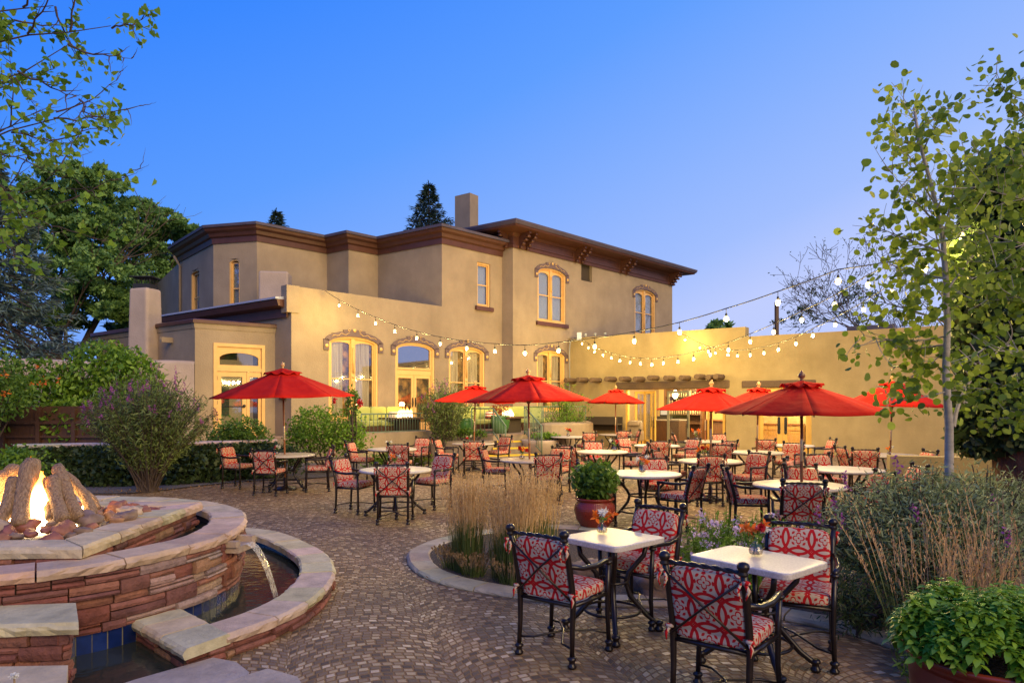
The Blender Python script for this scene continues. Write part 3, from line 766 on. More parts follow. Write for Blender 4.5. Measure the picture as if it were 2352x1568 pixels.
    if hood:
        t = MB(); rs2 = rise + .0
        o_ = arch(-hw - .20, hw + .20, H - rise - .55, H - rise + .06, rise + .18, 16)[1:-1]; i_ = arch(-hw - .005, hw + .005, H - rise - .55, H - rise, rise + .005, 16)[1:-1]
        for j in range(len(o_) - 1):
            st_ = .05 if 5 <= j <= 10 else (0.0)
            P = [i_[j], i_[j + 1], (o_[j + 1][0], o_[j + 1][1] + st_), (o_[j][0], o_[j][1] + st_)]
            t.xprism(P[::-1], .045, -.01)
        for sg in (-1, 1): t.bx(min(sg * (hw + .005), sg * (hw + .20)), max(sg * (hw + .005), sg * (hw + .20)), -.01, .045, H - rise - .28, o_[0][1] + .02)
        hd = build('window_hood', t, MAUVE, win)
        t = MB()
        for x, z in ((-hw - .10, H - rise - .14), (hw + .10, H - rise - .14), (0, H + .13)):
            t_ = MB(); t_.tube([(x, .047, z), (x, .062, z)], .062, 14); build('roundel', t_, MUST, win)
        for sg in (-1, 1):
            pts = []; t = MB()
            for j in range(15):
                u = j / 14; k = u * 7; fi = 1.5 + (len(o_) / 2 - 3.4) * u; a0 = int(fi); q = fi - a0
                ox = o_[a0][0] * (1 - q) + o_[a0 + 1][0] * q; oz = o_[a0][1] * (1 - q) + o_[a0 + 1][1] * q
                ix = i_[a0][0] * (1 - q) + i_[a0 + 1][0] * q; iz = i_[a0][1] * (1 - q) + i_[a0 + 1][1] * q
                v = .5 + .16 * math.sin(k * 2.1); pts.append((-sg * -1 * (ox * v + ix * (1 - v)), .052, oz * v + iz * (1 - v)))
            t.tube(pts, .0085, 5)
            cx = sg * .22; build('scroll_ornament', t, MUST, win); t = MB(); t.tube([(cx + .055 * math.cos(a_ / 3) * (1 - a_ / 26), .052, H + .11 + .055 * math.sin(a_ / 3) * (1 - a_ / 26)) for a_ in range(20)], .008, 5)
            build('scroll_ornament', t, MUST, win)
    if sill or st == 'sash':
        t = MB(); t.bx(-hw - .12, hw + .12, -.1, .10, -.16, .0); build('sill', t, BROWN, win)
    return win
CURT_L = noisy('glowing_curtain', (.30, .19, .08), (.85, .62, .34), scale=3.5, rough=.9, bump=0, stretch=(9, 9, .25))  # backlight and fold shade painted into the curtain, which also glows
_b = CURT_L.node_tree.nodes['Principled BSDF']; Lk(CURT_L.node_tree, _b.inputs['Base Color'].links[0].from_socket, _b.inputs['Emission Color']); _b.inputs['Emission Strength'].default_value = .32
ROOMG, _t, _b = mat('room_glow_sheet')  # glowing sheet: patchy room light painted on and emitted
_tc = N(_t, 'ShaderNodeTexCoord'); _n = N(_t, 'ShaderNodeTexNoise', i_Scale=3.0, i_Detail=4); Lk(_t, _tc.outputs['Object'], _n.inputs['Vector'])
_r = N(_t, 'ShaderNodeValToRGB'); _r.color_ramp.elements[0].position = .42; _r.color_ramp.elements[0].color = (.05, .02, .008, 1); _r.color_ramp.elements[1].position = .72; _r.color_ramp.elements[1].color = (.85, .38, .07, 1)
Lk(_t, _n.outputs[0], _r.inputs[0]); Lk(_t, _r.outputs[0], _b.inputs['Base Color']); Lk(_t, _r.outputs[0], _b.inputs['Emission Color']); _b.inputs['Emission Strength'].default_value = .45
FAN = glassmat('fanlight_glass', (.35, .38, .42), .55)
for (w, r, st, k) in WIN: make_window(w, r, st, **k)
# eave of the low wing, downpipe, chimneys
ev = Wl((-13.2, 26.15), (-7.02, 21.55))
m = MB(); sweep(m, [(-13.2, 26.15), (-7.08, 21.56)], [(o, z + 4.55) for o, z in [(0, 0), (.05, 0), (.06, .28), (.34, .34), (.40, .52), (0, .56)]]); build('eave', m, BROWN, house, world=True)
m = MB(); sweep(m, [(-13.2, 26.15), (-7.10, 21.57)], [(o, z + 4.55) for o, z in [(-.2, .54), (.43, .54), (.43, .60), (-.2, .68)]]); build('roof_edge', m, plain('pale_flashing', (.40, .42, .50), .4), house, world=True)
t_, _ = ws[0].hit(417)
m = MB(); dp = ws[0].M(t_, 0); m.tube([dp @ Vector((0, .07, 4.6)), dp @ Vector((0, .07, 7.7)), dp @ Vector((0, .3, 8.1))], .05, 8); build('downpipe', m, STUCCO, house, world=True)
m = MB(); t = MB(); t.box((0, 0, 9.45), (.92, .62, 4.4)); t.xf(Matrix.Translation((-2.15, 32.3, 0)) @ Matrix.Rotation(R(-36), 4, 'Z')); m.add(t.v, t.f, False)
build('chimney', m, STUCCO, house, world=True)
m = MB(); t = MB(); t.box((0, 0, 5.4), (1.0, .8, 2.1)); t.xf(Matrix.Translation((-8.38, 24.2, 0)) @ Matrix.Rotation(R(8), 4, 'Z')); m.add(t.v, t.f, False)
ch = build('chimney', m, STUCCO_L, house, world=True); bv = ch.modifiers.new('b', 'BEVEL'); bv.width = .07; bv.segments = 3
# wall light bracket, sign on the dark return wall
# ---------------- entrance vestibule with the glazed double door
vest = thing('entrance_vestibule', 'low tan stucco entrance block with yellow glazed doors at left of house', 'building', (-9, 21, 0))
v1 = Wl((-9.54, 20.54), (-7.60, 22.05)); v0 = Wl((-14.97, 24.6), (-9.54, 20.54))
r = v1.rect(490, 608, 790, z0=.80)
m = MB(); wall_mb(m, v1, 0, 4.28, [r]); wall_mb(m, v0, 0, 4.28); wall_mb(m, Wl((-7.60, 22.05), (-7.3, 21.85)), 0, 4.28)
t = MB()
w_ = build('wall', m, STUCCO, vest, world=True)
m = MB(); m.prism([(-14.8, 24.8), (-9.54, 20.7), (-7.7, 22.1), (-9, 26), (-14, 28)], 4.2, 4.26); build('roof', m, ROOF, vest, world=True)
m = MB(); sweep(m, [(-15.2, 24.77), (-9.54, 20.54), (-7.45, 22.17)], [(o, z + 4.25) for o, z in [(0, -.16), (.02, -.16), (.05, 0), (0, 0)]]); build('cornice', m, STUCCO, vest, world=True)
m = MB(); sweep(m, [(-15.2, 24.77), (-9.54, 20.54), (-7.45, 22.17)], [(o, z + 4.25) for o, z in [(-.3, 0.002), (.10, 0.002), (.10, .10), (.04, .13), (-.3, .13)]]); build('parapet_cap', m, BROWN, vest, world=True)
for xv in (233, 282, 395):
    t_, _ = v0.hit(xv); m = MB(); t = MB(); t.bx(-.06, .06, 0, .35, 3.72, 3.80); t.bx(-.06, -.045, 0, .35, 3.8, 3.88); t.bx(.045, .06, 0, .35, 3.8, 3.88); t.xf(v0.M(t_, 0)); build('roof_spout', t, STUCCO, vest, world=True)
a, b, z0, z1 = r; H = z1 - z0; hw = (b - a) / 2; OM = Matrix.Translation(-Vector((-9, 21, 0))) @ v1.M((a + b) / 2, z0)
f = MB(); fr = .10; f.band([(-hw, 0), (-hw, H), (hw, H), (hw, 0)], [(-hw + fr, .02), (-hw + fr, H - fr), (hw - fr, H - fr), (hw - fr, .02)], .03, -.14)
LZ = 2.02; f.bx(-hw + fr, hw - fr, -.12, .01, LZ, LZ + .12)
dr = build('door', f, CREAM, vest); dr.matrix_local = OM
f = MB(); f.band(arch(-hw + fr, hw - fr, LZ + .12, H - .10, .0 + .001), arch(-hw + fr + .09, hw - fr - .09, LZ + .2, H - .42, .20), -.03, -.10)
build('transom', f, CREAM, dr)
PIC = noisy('framed_painting', (.06, .09, .03), (.45, .14, .06), scale=5, rough=.6, bump=0, c3=(.12, .16, .12), det=8)
HALL = plain('glowing_hall_plaster', (.42, .30, .16), .9, emit=(1, .60, .24), es=.28)  # wall plaster glows by itself, standing in for lamplight in the entrance
m = MB(); m.add([(-hw, -1.2, 0), (hw + .4, -1.2, 0), (hw + .4, -1.2, H), (-hw, -1.2, H)], [(0, 1, 2, 3)]); build('hall_wall', m, HALL, dr)
m = MB(); m.bx(-.55, .0, -1.18, -1.14, .62, 1.65); m.bx(-.35, .25, -1.18, -1.14, 2.45, 2.7); build('picture', m, PIC, dr)
m = MB(); m.ell((-.45, -.9, 2.78), (.05, .05, .05)); build('lamp', m, BULB, dr)
m = MB(); m.bx(-hw + .1, hw - .1, -.075, -.07, .04, H - .1); build('pane', m, GLASS, dr)
xs_ = -hw + fr + (2 * hw - 2 * fr) * .66
for x0, x1, zb in ((-hw + fr + .01, xs_, .28), (xs_ + .01, hw - fr - .01, .28)):
    q = .13 if x0 < 0 else .09
    m = MB(); m.band([(x0, .02), (x0, LZ - .01), (x1, LZ - .01), (x1, .02)], [(x0 + q, zb), (x0 + q, LZ - .16), (x1 - q, LZ - .16), (x1 - q, zb)], -.02, -.068)
    lf = build('door_leaf', m, CREAM, dr)
m = MB(); m.tube([(-hw + .26, .03, .93), (xs_ - .08, .03, .93)], .018, 8); m.ell((xs_ - .08, .02, .95), (.05, .03, .05)); build('door_handle', m, BLACK, dr)
m = MB(); 
for z in (.3, 1.0, 1.75): m.bx(-hw + .09, -hw + .12, -.02, .0, z, z + .12)
build('hinge', m, BLACK, dr)
sg = thing('wall_sign', 'small dark sign plate on the shaded wall right of the entrance doors', 'sign', (-7.3, 21.7, 2.05))
m = MB(); m.box((0, 0, 0), (.34, .03, .22), R(-36)); build('plate', m, DARKR, sg)
def text(name, s, size, mt, parent, M, ext=.004, align='CENTER'):
    cu = bpy.data.curves.new(name, 'FONT'); cu.body = s; cu.size = size; cu.extrude = ext; cu.align_x = align; cu.align_y = 'CENTER'
    o = bpy.data.objects.new(name, cu); COL.objects.link(o); dg = bpy.context.evaluated_depsgraph_get()
    me = bpy.data.meshes.new_from_object(o.evaluated_get(dg)); bpy.data.objects.remove(o); me.materials.clear(); me.materials.append(mt)
    o = link(name, me, parent); o.matrix_local = M; return o
text('lettering', 'Restroom', .06, MUST, sg, Matrix.Rotation(R(-36), 4, 'Z') @ Matrix.Translation((0, -.02, 0)) @ Matrix.Rotation(R(90), 4, 'X'))
# ---------------- small kiva chimney left
m = MB(); C0 = Vector((-11.75, 21.9)); 
t = MB(); P0 = [(-.46, -.42), (.44, -.42), (.44, .42), (-.46, .42)]; P1 = [(-.36, -.32), (.34, -.32), (.34, .32), (-.36, .32)]
t.prism(P0, 0, 5.50, top=P1); t.xf(Matrix.Translation((C0.x, C0.y, 0)) @ Matrix.Rotation(R(-14), 4, 'Z')); 
kc = thing('outdoor_chimney', 'tapered pinkish stucco chimney with black cap left of the entrance', 'chimney', (C0.x, C0.y, 0))
o = build('stack', t, STUCCO_L, kc, world=True); bv = o.modifiers.new('b', 'BEVEL'); bv.width = .09; bv.segments = 3
m = MB(); m.box((0, 0, 5.56), (.55, .5, .14)); m.box((0, 0, 5.85), (.72, .62, .03)); 
for i in range(7):
    for j in (-.22, .22): m.tube([(-.24 + .08 * i, j, 5.6), (-.24 + .08 * i, j, 5.85)], .01, 4)
for j in range(5):
    for i in (-.25, .25): m.tube([(i, -.2 + .1 * j, 5.6), (i, -.2 + .1 * j, 5.85)], .01, 4)
m.xf(Matrix.Translation((0, 0, 0))); build('chimney_cap', m, BLACK, kc)
# ---------------- adobe garden wall
gw = Wl((-19.0, 18.7), (-9.54, 20.40))
m = MB(); gw2 = Wl((-26, 17.6), (-9.54, 20.50)); n = 40; vs = []
for i in range(n + 1):
    p = gw2.p0 + gw2.d * (gw2.L * i / n); nn = gw2.n; h = 3.10 + .03 * math.sin(i * .7)
    for o, z in ((.0, 0), (.0, h - .12), (-.04, h - .03), (-.14, h), (-.26, h - .02), (-.34, h - .12), (-.36, 0)): vs.append((p.x + nn.x * o, p.y + nn.y * o, z))
m.add(vs, [(i * 7 + j, (i + 1) * 7 + j, (i + 1) * 7 + j + 1, i * 7 + j + 1) for i in range(n) for j in range(6)], True)
tag(build('garden_wall', m, STUCCO_L), 'tall rounded stucco garden wall behind the green vine', 'wall')
# ---------------- dining hall wing (adobe) at the right
hall = thing('adobe_hall', 'long low adobe dining wing with log ends over a wide lit opening', 'building', (8, 27, 0))
dW = Vector((.8137, -.5813)); pA = Vector((10.77, 24.7))
def onw(s): return pA + dW * s
A0 = onw(-10.14); A1 = onw(9.0)
hw_ = Wl(A0, A1); step, _ = hw_.hit(1712)
rO = hw_.rect(1487, 1668, z0=.02, z1=2.62); rO = (hw_.hit(1478)[0], hw_.hit(1667)[0], .02, 2.42); rL = (hw_.hit(1432)[0], rO[0], .02, 2.42)
rD = (hw_.hit(1737)[0], hw_.hit(1864)[0], .02, 2.42)
rN = (hw_.hit(2035)[0], hw_.hit(2075)[0], 1.4, 2.3)
op1 = (hw_.hit(1436)[0], rO[1], .02, 2.42)
m = MB(); wall_mb(m, hw_, 0, 4.76, [op1], s0=0, s1=step, thick=.45); wall_mb(m, hw_, 0, 4.38, [rD], s0=step, s1=hw_.L, thick=.45)
wall_mb(m, Wl(A1, A1 + Vector((6, 8))), 0, 4.38)
o = build('wall', m, STUCCO_W, hall, world=True)
def loc_poly(P): return [tuple(Vector((q.x, q.y))) for q in [hw_.M() @ Vector((x, y, 0)) for x, y in P]]
m = MB(); m.prism(loc_poly([(0.2, -.3), (hw_.L, -.3), (hw_.L, -8), (0.2, -8)]), 3.0, 3.12); build('roof', m, ROOF, hall, world=True)
ROOMW = plain('warm_plaster', (.72, .56, .26), .9); FLR = noisy('interior_floor', (.20, .10, .05), (.28, .15, .07), scale=4, rough=.35)
m = MB(); m.prism(loc_poly([(0.2, -.3), (hw_.L, -.3), (hw_.L, -7.5), (0.2, -7.5)]), .004, .02); build('floor', m, FLR, hall, world=True)
t = MB(); t.bx(.2, hw_.L, -7.6, -7.5, 0, 3); t.bx(.1, .2, -7.5, -.45, 0, 3); t.bx(rD[0] - 1.3, rD[0] - 1.2, -7.5, -.45, 0, 3); t.bx(rD[1] + 1.6, rD[1] + 1.7, -7.5, -.45, 0, 3)
t.bx(rD[0] - 1.2, rD[1] + 1.6, -3.2, -3.1, 0, 3)
t.xf(hw_.M()); build('inner_wall', t, ROOMW, hall, world=True)
OH = Matrix.Translation(-Vector((8, 27, 0))) @ hw_.M()
m = MB(); m.box(((rL[0] + rO[1]) / 2 - .1, -.06, 2.585), (rO[1] - rL[0] + .5, .2, .33)); o = build('lintel', m, VIGA, hall); o.matrix_local = OH
bv = o.modifiers.new('b', 'BEVEL'); bv.width = .05; bv.segments = 2
m = MB(); m.box(((rD[0] + rD[1]) / 2 - .2, -.06, 2.56), (rD[1] - rD[0] + .7, .2, .28)); o = build('lintel', m, VIGA, hall); o.matrix_local = OH
bv = o.modifiers.new('b', 'BEVEL'); bv.width = .05; bv.segments = 2
VG = None
for i, xv in enumerate((1314.6, 1342, 1371.8, 1406.5, 1439.3, 1471.3, 1503.6, 1540.4, 1576, 1610.7, 1636, 1653)):
    s_, Y = hw_.hit(xv + 6)
    if VG is None:
        t = MB(); t.tube([(0, -.05, 0), (0, .3, .0), (0, .77, -.01), (0, .795, -.01), (0, .80, -.01), (0, .801, -.01)], [.105, .11, .108, .106, .098, .05], 14); VG = build('log_end', t, VIGA, hall); o = VG
    else: o = VG.copy(); COL.objects.link(o); o.parent = hall
    o.matrix_local = OH @ Matrix.Translation((s_, 0, 2.86 + .02 * math.sin(i * 2.3))) @ Matrix.Rotation(.5 * math.sin(i * 5), 4, 'Y')
# glazed folding doors of the wide opening (folded back), yellow posts
MUSTW = noisy('yellow_door_paint', (.68, .40, .07), (.74, .45, .09), scale=6, rough=.45, bump=.05)
sO = [hw_.hit(x)[0] for x in (1436, 1480, 1499, 1578, 1592, 1618, 1646, 1664)]
m = MB()
for s_, w2, d2 in ((sO[0] + .04, .08, .12), (sO[7] - .05, .09, .12)): m = MB(); m.bx(s_ - w2 / 2, s_ + w2 / 2, -.2, -.2 + d2, .02, 2.41); fo = build('door_frame', m, MUSTW, hall); fo.matrix_local = OH
def folded(s_, ang, wd, mt):
    t = MB(); t.band([(0, .05), (0, 2.35), (wd, 2.35), (wd, .05)], [(.09, .3), (.09, 2.25), (wd - .09, 2.25), (wd - .09, .3)], .02, -.03)
    o = build('door_leaf', t, mt, hall); o.matrix_local = OH @ Matrix.Translation((s_, -.15, 0)) @ Matrix.Rotation(ang, 4, 'Z')
    g = MB(); g.bx(.08, wd - .08, -.01, -.005, .3, 2.25); build('pane', g, GLASS, o)
    h = MB(); h.tube([(wd - .05, .035, .85), (wd - .05, .06, .95), (wd - .05, .06, 1.2), (wd - .05, .035, 1.3)], .012, 6); build('door_handle', h, BLACK, o)
GREY = plain('grey_green_frame', (.20, .19, .12), .5)
folded(sO[2] - .45, R(35), .9, MUSTW); folded(sO[3] - .9, R(8), 1.0, GREY); folded(sO[6] - .4, R(60), .85, MUSTW); folded(sO[1] - .5, R(-50), .8, MUSTW)
# right-hand double door
t = MB(); a, b = rD[0], rD[1]; t.band([(a, .02), (a, 2.42), (b, 2.42), (b, .02)], [(a + .09, .03), (a + .09, 2.33), (b - .09, 2.33), (b - .09, .03)], -.08, -.24)
d2 = build('door', t, MUSTW, hall); d2.matrix_local = OH; mid = hw_.hit(1795)[0]
for x0, x1 in ((a + .1, mid - .005), (mid + .005, b - .1)):
    t = MB(); t.band([(x0, .03), (x0, 2.32), (x1, 2.32), (x1, .03)], [(x0 + (.12 if x0 < mid - .1 else .17), .22), (x0 + (.12 if x0 < mid - .1 else .17), 2.2), (x1 - (.17 if x0 < mid - .1 else .12), 2.2), (x1 - (.17 if x0 < mid - .1 else .12), .22)], -.12, -.17)
    build('door_leaf', t, MUSTW, d2)
t = MB(); t.bx(a + .2, b - .2, -.15, -.145, .2, 2.2); build('pane', t, GLASS, d2)
for sg in (-1, 1):
    t = MB(); x = mid + sg * .12; t.bx(x - .05, x + .05, -.12, -.10, .75, 1.28); t.ell((x, -.11, .75), (.05, .015, .06)); t.ell((x, -.11, 1.28), (.05, .015, .06)); t.tube([(x, -.09, .85), (x, -.05, .92), (x, -.05, 1.1), (x, -.09, 1.18)], .014, 6)
    if sg < 0: t.tube([(x, -.12, 1.45), (x, -.09, 1.45)], .045, 12)
    build('door_handle', t, BLACK, d2)
# things inside, seen through the openings
def inside(name, label, cat, s_, y, group=None): 
    q = hw_.M() @ Vector((s_, y, 0)); return thing(name, label, cat, (q.x, q.y, .02), math.atan2(-dW.y, -dW.x), group)
cab = inside('cabinet', 'honey wood base cabinet seen through the yellow double door', 'cabinet', mid - .75, -2.75)
m = MB(); m.bx(-.9, .9, -.25, .25, 0, .95); build('carcass', m, noisy('honey_wood', (.55, .33, .10), (.65, .42, .15), scale=5, rough=.4), cab)
m = MB(); m.bx(-.93, .93, -.28, .3, .951, .99); build('worktop', m, WOODP, cab)
for i in range(4):
    m = MB(); m.bx(-.86 + .43 * i, -.47 + .43 * i, .25, .27, .74, .9); m.ell((-.665 + .43 * i, .28, .82), (.02, .02, .02)); build('drawer', m, CREAM, cab)
    m = MB(); m.bx(-.86 + .43 * i, -.47 + .43 * i, .25, .27, .08, .70); build('cabinet_door', m, CREAM, cab)
bar = inside('bar_counter', 'dark wood bar counter inside the wide opening', 'counter', sO[5] + .4, -4.2)
m = MB(); m.bx(-1.5, 1.9, -.3, .3, 0, 1.05); build('counter_front', m, WOODD, bar)
m = MB(); m.bx(-1.55, 1.95, -.35, .42, 1.052, 1.11); build('counter_top', m, WOODP, bar)
def stool():
    t = inside('bar_stool', 'tan padded bar stool before the counter', 'stool', 0, 0, 'bar stools inside the hall')
    m = MB(); m.cushion((0, 0, .75), (.4, .4, .09)); build('seat', m, plain('tan_leather', (.55, .30, .12), .5), t)
    for a in (-1, 1):
        for b in (-1, 1): m = MB(); m.tube([(a * .17, b * .17, 0), (a * .14, b * .14, .72)], .02, 6); build('leg', m, WOODD, t)
    return t
st0 = None
for i in range(4):
    if st0 is None: st0 = stool(); o = st0
    else: o = copy_tree(st0)
    q = hw_.M() @ Vector((sO[4] + .45 + .55 * i, -3.45, 0)); o.location = (q.x, q.y, .02)
cs = inside('service_counter', 'dark panelled service counter with stone top inside the opening', 'counter', sO[1] + .35, -1.9)
m = MB(); m.bx(-.55, .75, -.4, .4, 0, 1.08); build('panel', m, WOODD, cs)
m = MB(); m.bx(-.6, .8, -.45, .45, 1.082, 1.13); build('worktop', m, MARB, cs)
tl = inside('till', 'black cash register on the service counter', 'till', sO[1] + .1, -1.9); tl.location.z = 1.15
m = MB(); m.bx(-.28, .28, -.2, .2, 0, .14); m.bx(-.2, .2, -.05, .1, .14, .42); build('body', m, BLACK, tl)
m = MB(); m.bx(-.15, .15, .11, .12, .2, .38); build('screen', m, plain('till_screen', (.1, .1, .1), .3, emit=(1, .85, .6), es=.5), tl)
lt = inside('pendant_lamp', 'bright glass pendant lamp hanging inside the opening', 'lamp', sO[2] + .05, -2.3)
m = MB(); m.ell((0, 0, 2.22), (.13, .13, .20), 12, 8); build('lamp_shade', m, plain('lit_shade', (1, .9, .7), .4, emit=(1, .72, .35), es=9), lt)
m = MB(); m.tube([(0, 0, 2.4), (0, 0, 2.98)], .01, 5); build('cord', m, BLACK, lt)
shf = inside('back_shelf', 'tall dark shelving with glasses behind the service counter', 'shelf', sO[1] + .4, -3.4)
m = MB(); m.bx(-.9, -.82, -.2, .2, 0, 2.6); m.bx(.82, .9, -.2, .2, 0, 2.6); m.bx(-.9, .9, -.22, -.2, 0, 2.6)
for z in (.05, .9, 1.3, 1.7, 2.1, 2.55): m.bx(-.82, .82, -.2, .2, z, z + .04)
build('frame', m, WOODD, shf)
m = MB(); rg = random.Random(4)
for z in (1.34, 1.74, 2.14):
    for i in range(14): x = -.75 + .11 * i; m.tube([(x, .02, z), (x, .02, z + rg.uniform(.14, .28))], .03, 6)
build('glassware', m, plain('glowing_amber_glass', (.7, .5, .25), .15, emit=(1, .6, .25), es=.4), shf)  # glasses are no lamps: lamplight put into their material as a glow
ac = inside('armchair', 'tan leather wing armchair just outside the opening', 'armchair', hw_.hit(1470)[0], .7)
LEA = noisy('tan_hide', (.25, .18, .10), (.36, .27, .16), scale=6, rough=.45)
m = MB(); m.cushion((0, .12, .42), (.6, .6, .2)); build('seat', m, LEA, ac)
m = MB(); m.cushion((0, -.22, .75), (.66, .16, .75)); m.cushion((0, -.1, 1.0), (.5, .14, .2)); build('backrest', m, LEA, ac)
for sg in (-1, 1): m = MB(); m.cushion((sg * .36, .1, .5), (.13, .66, .42)); build('armrest', m, LEA, ac)
for a in (-.3, .3):
    for b in (-.2, .36): m = MB(); m.tube([(a, b, 0), (a, b, .32)], .025, 6); build('leg', m, WOODD, ac)
sb = thing('service_station', 'dark metal service stand against the adobe wall', 'stand', (hw_.M() @ Vector((hw_.hit(1400)[0], .5, 0))), math.atan2(dW.y, dW.x))
m = MB(); m.bx(-.75, .75, -.25, .25, .95, 1.0); m.bx(-.75, .75, -.25, -.22, 1.0, 1.28); m.bx(-.75, .75, .22, .25, .7, 1.28); build('tray', m, DARKR, sb)
for a in (-.72, .72):
    for b in (-.22, .22): m = MB(); m.bx(a - .02, a + .02, b - .02, b + .02, 0, .95); build('leg', m, BLACK, sb)
# lights of the hall: pendant and ceiling lamps
def plight(name, loc, e, col=(1, .68, .32), r=.08, parent=None, cut=0):
    l = bpy.data.lights.new(name, 'POINT'); l.energy = e; l.color = col; l.shadow_soft_size = r
    o = bpy.data.objects.new(name, l); COL.objects.link(o); o.location = loc
    if parent is not None: o.parent = parent; o.location = Vector(loc) - root_org(parent)
    return o
for s_, y, e in ((sO[2] + .3, -1.5, 60), (sO[5] + .3, -2.6, 90), (mid, -1.6, 70), (sO[1], -4.5, 60), (hw_.hit(1395)[0], -2.5, 20)):
    q = hw_.M() @ Vector((s_, y, 2.55)); plight('ceiling_lamp_light', q, e * 9, (1, .70, .30), .15)
# conduit and box on the corner
m = MB(); q = at(1308, 775, 30.2); m.tube([at(1308, 960, 30.2), at(1308, 800, 30.2), at(1310, 784, 30.2), at(1318, 777, 30.2), at(1330, 776, 30.0)], .035, 6)
cd = tag(build('conduit', m, plain('conduit_grey', (.25, .24, .22), .5)), 'thin grey conduit pipe down the corner where house meets adobe wing', 'pipe')
m = MB(); m.box(at(1330, 773, 29.9), (.2, .2, .35)); build('junction_box', m, plain('grey_box', (.55, .57, .6), .5), cd)
m = MB()
for i, xv in enumerate((1345, 1367, 1390)): m.lathe([(.06, 0), (.05, .08), (.08, .1), (.0, .13)], at(xv, 772 - i, 30), 8)
tag(build('roof_vent', m, plain('vent_metal', (.4, .42, .45), .4)), 'three small metal vents on the adobe parapet', 'vent')
m = MB(); mm = hw_.hit(1760)[0]; q = hw_.M() @ Vector((mm + 3.2, -2.5, 4.2)); m.box(q, (1.6, .8, 1.1), math.atan2(dW.y, dW.x)); tag(build('rooftop_unit', m, ROOF), 'grey rooftop unit behind the adobe parapet', 'unit')
# ================================================================ terrace with railings, steps, sofas, fire tables
TF = .80
ter = thing('terrace', 'raised stucco terrace with yellow edged steps before the house', 'terrace', (-2, 24, 0))
T = [(-7.5, 20.6), (-4.75, 20.9), (-4.1, 21.5), (-3.05, 23.3), (-2.3, 23.2), (-.95, 22.75), (-.62, 22.6), (.38, 23.3), (2.6, 25.9), (3.0, 28.4), (.2, 28.6), (-2.5, 26.4), (-6.9, 21.9), (-9.2, 20.9)]
m = MB(); m.prism(T, 0, TF - .06); build('retaining_wall', m, STUCCO, ter, world=True)
m = MB(); m.prism(T, TF - .058, TF); build('floor', m, noisy('sandstone_floor', (.30, .20, .13), (.38, .26, .17), scale=2, rough=.8), ter, world=True)
sd = Vector((.72, .69)).normalized()
sdir = Vector((.95, .32)).normalized(); sn = Vector((sdir.y, -sdir.x))       # along the nosing / outward
s0 = Vector((-.55, 22.70))
for k in range(4):
    z = TF - .2 * (k + 1) + .0
    if z < .15: break
    o = s0 + sn * (.34 * (k + 1)); a = o - sdir * (.05 + .25 * k); b = o + sdir * (.95 + .10 * k); c = b - sn * .45; d = a - sn * .45
    m = MB(); m.prism([tuple(a), tuple(b), tuple(c), tuple(d)], max(0, z - .2) , z); st_ = build('step', m, CONC, ter, world=True)
    m = MB(); a2, b2 = a - sn * .07, b - sn * .07; m.prism([tuple(a + sn * .006), tuple(b + sn * .006), tuple(b2), tuple(a2)], z - .05, z + .006); build('nosing', m, YELL, st_, world=True)
# railings
def railing(label, path, z0, z1, sub=None, slope=None):
    P = [Vector((p[0], p[1], p[2] if len(p) > 2 else 0)) for p in path]
    t = thing('railing', label, 'railing', tuple(P[0]), 0)
    m = MB(); m.tube([p + Vector((0, 0, z1)) for p in P], .026, 6); build('top_rail', m, GREENP, t, world=True)
    m = MB(); m.tube([p + Vector((0, 0, z0)) for p in P], .02, 6); build('bottom_rail', m, GREENP, t, world=True)
    k = 0
    for i in range(len(P) - 1):
        L = (P[i + 1] - P[i]).length; n = max(2, int(L / .13))
        for j in range(n + (1 if i == len(P) - 2 else 0)):
            q = P[i].lerp(P[i + 1], j / n); r = .022 if j % n == 0 else .011
            m = MB(); m.tube([q + Vector((0, 0, z0 - (.1 if j % n == 0 else 0))), q + Vector((0, 0, z1))], r, 6); build('post' if j % n == 0 else 'baluster', m, GREENP, t, world=True)
    return t
rl = at(845, 950, 21.0); 
railing('sage green railing in front of the left fire table', [(-4.62, 20.95, 0), (-4.0, 21.6, 0), (-2.95, 23.25, 0)], .93, 1.50)
railing('short sage green stair rail left of the yellow steps', [(-1.35, 22.85, 0), (-.62, 22.62, 0), (-.20, 21.7, -.55)], .88, 1.66)
railing('long sage green stair rail right of the yellow steps', [(1.1, 25.0, 0), (.42, 23.05, 0), (.95, 21.75, -.62)], .88, 1.72)
railing('sage green railing on the right planter wall', [(1.15, 25.05, .1), (2.9, 26.9, .1)], .95, 1.62)
# raised planters either side
m = MB(); P_ = smooth_poly([(.95, 23.2), (1.9, 23.2), (2.75, 24.2), (3.0, 25.4), (2.9, 27.3), (1.6, 25.6)], 4); m.prism([tuple(p) for p in P_], 0, 1.15)
pl = tag(build('planter_wall', m, STUCCO), 'raised rounded stucco planter right of the steps', 'planter'); bv = pl.modifiers.new('b', 'BEVEL'); bv.width = .06; bv.segments = 2
m = MB(); P_ = smooth_poly([(-4.8, 20.55), (-3.9, 20.95), (-2.75, 22.8), (-3.2, 23.4), (-4.3, 21.7), (-4.9, 21.1)], 4); m.prism([tuple(p) for p in P_], 0, .92)
tag(build('planter_wall', m, STUCCO), 'long low stucco wall under the left railing', 'wall')
m = MB(); P_ = smooth_poly([(-2.6, 22.2), (-1.6, 21.7), (-.75, 21.9), (-.65, 22.5), (-1.5, 23.0), (-2.5, 23.1)], 4); m.prism([tuple(p) for p in P_], 0, .62)
tag(build('planter_wall', m, STUCCO), 'low curved stucco planter left of the yellow steps', 'planter')
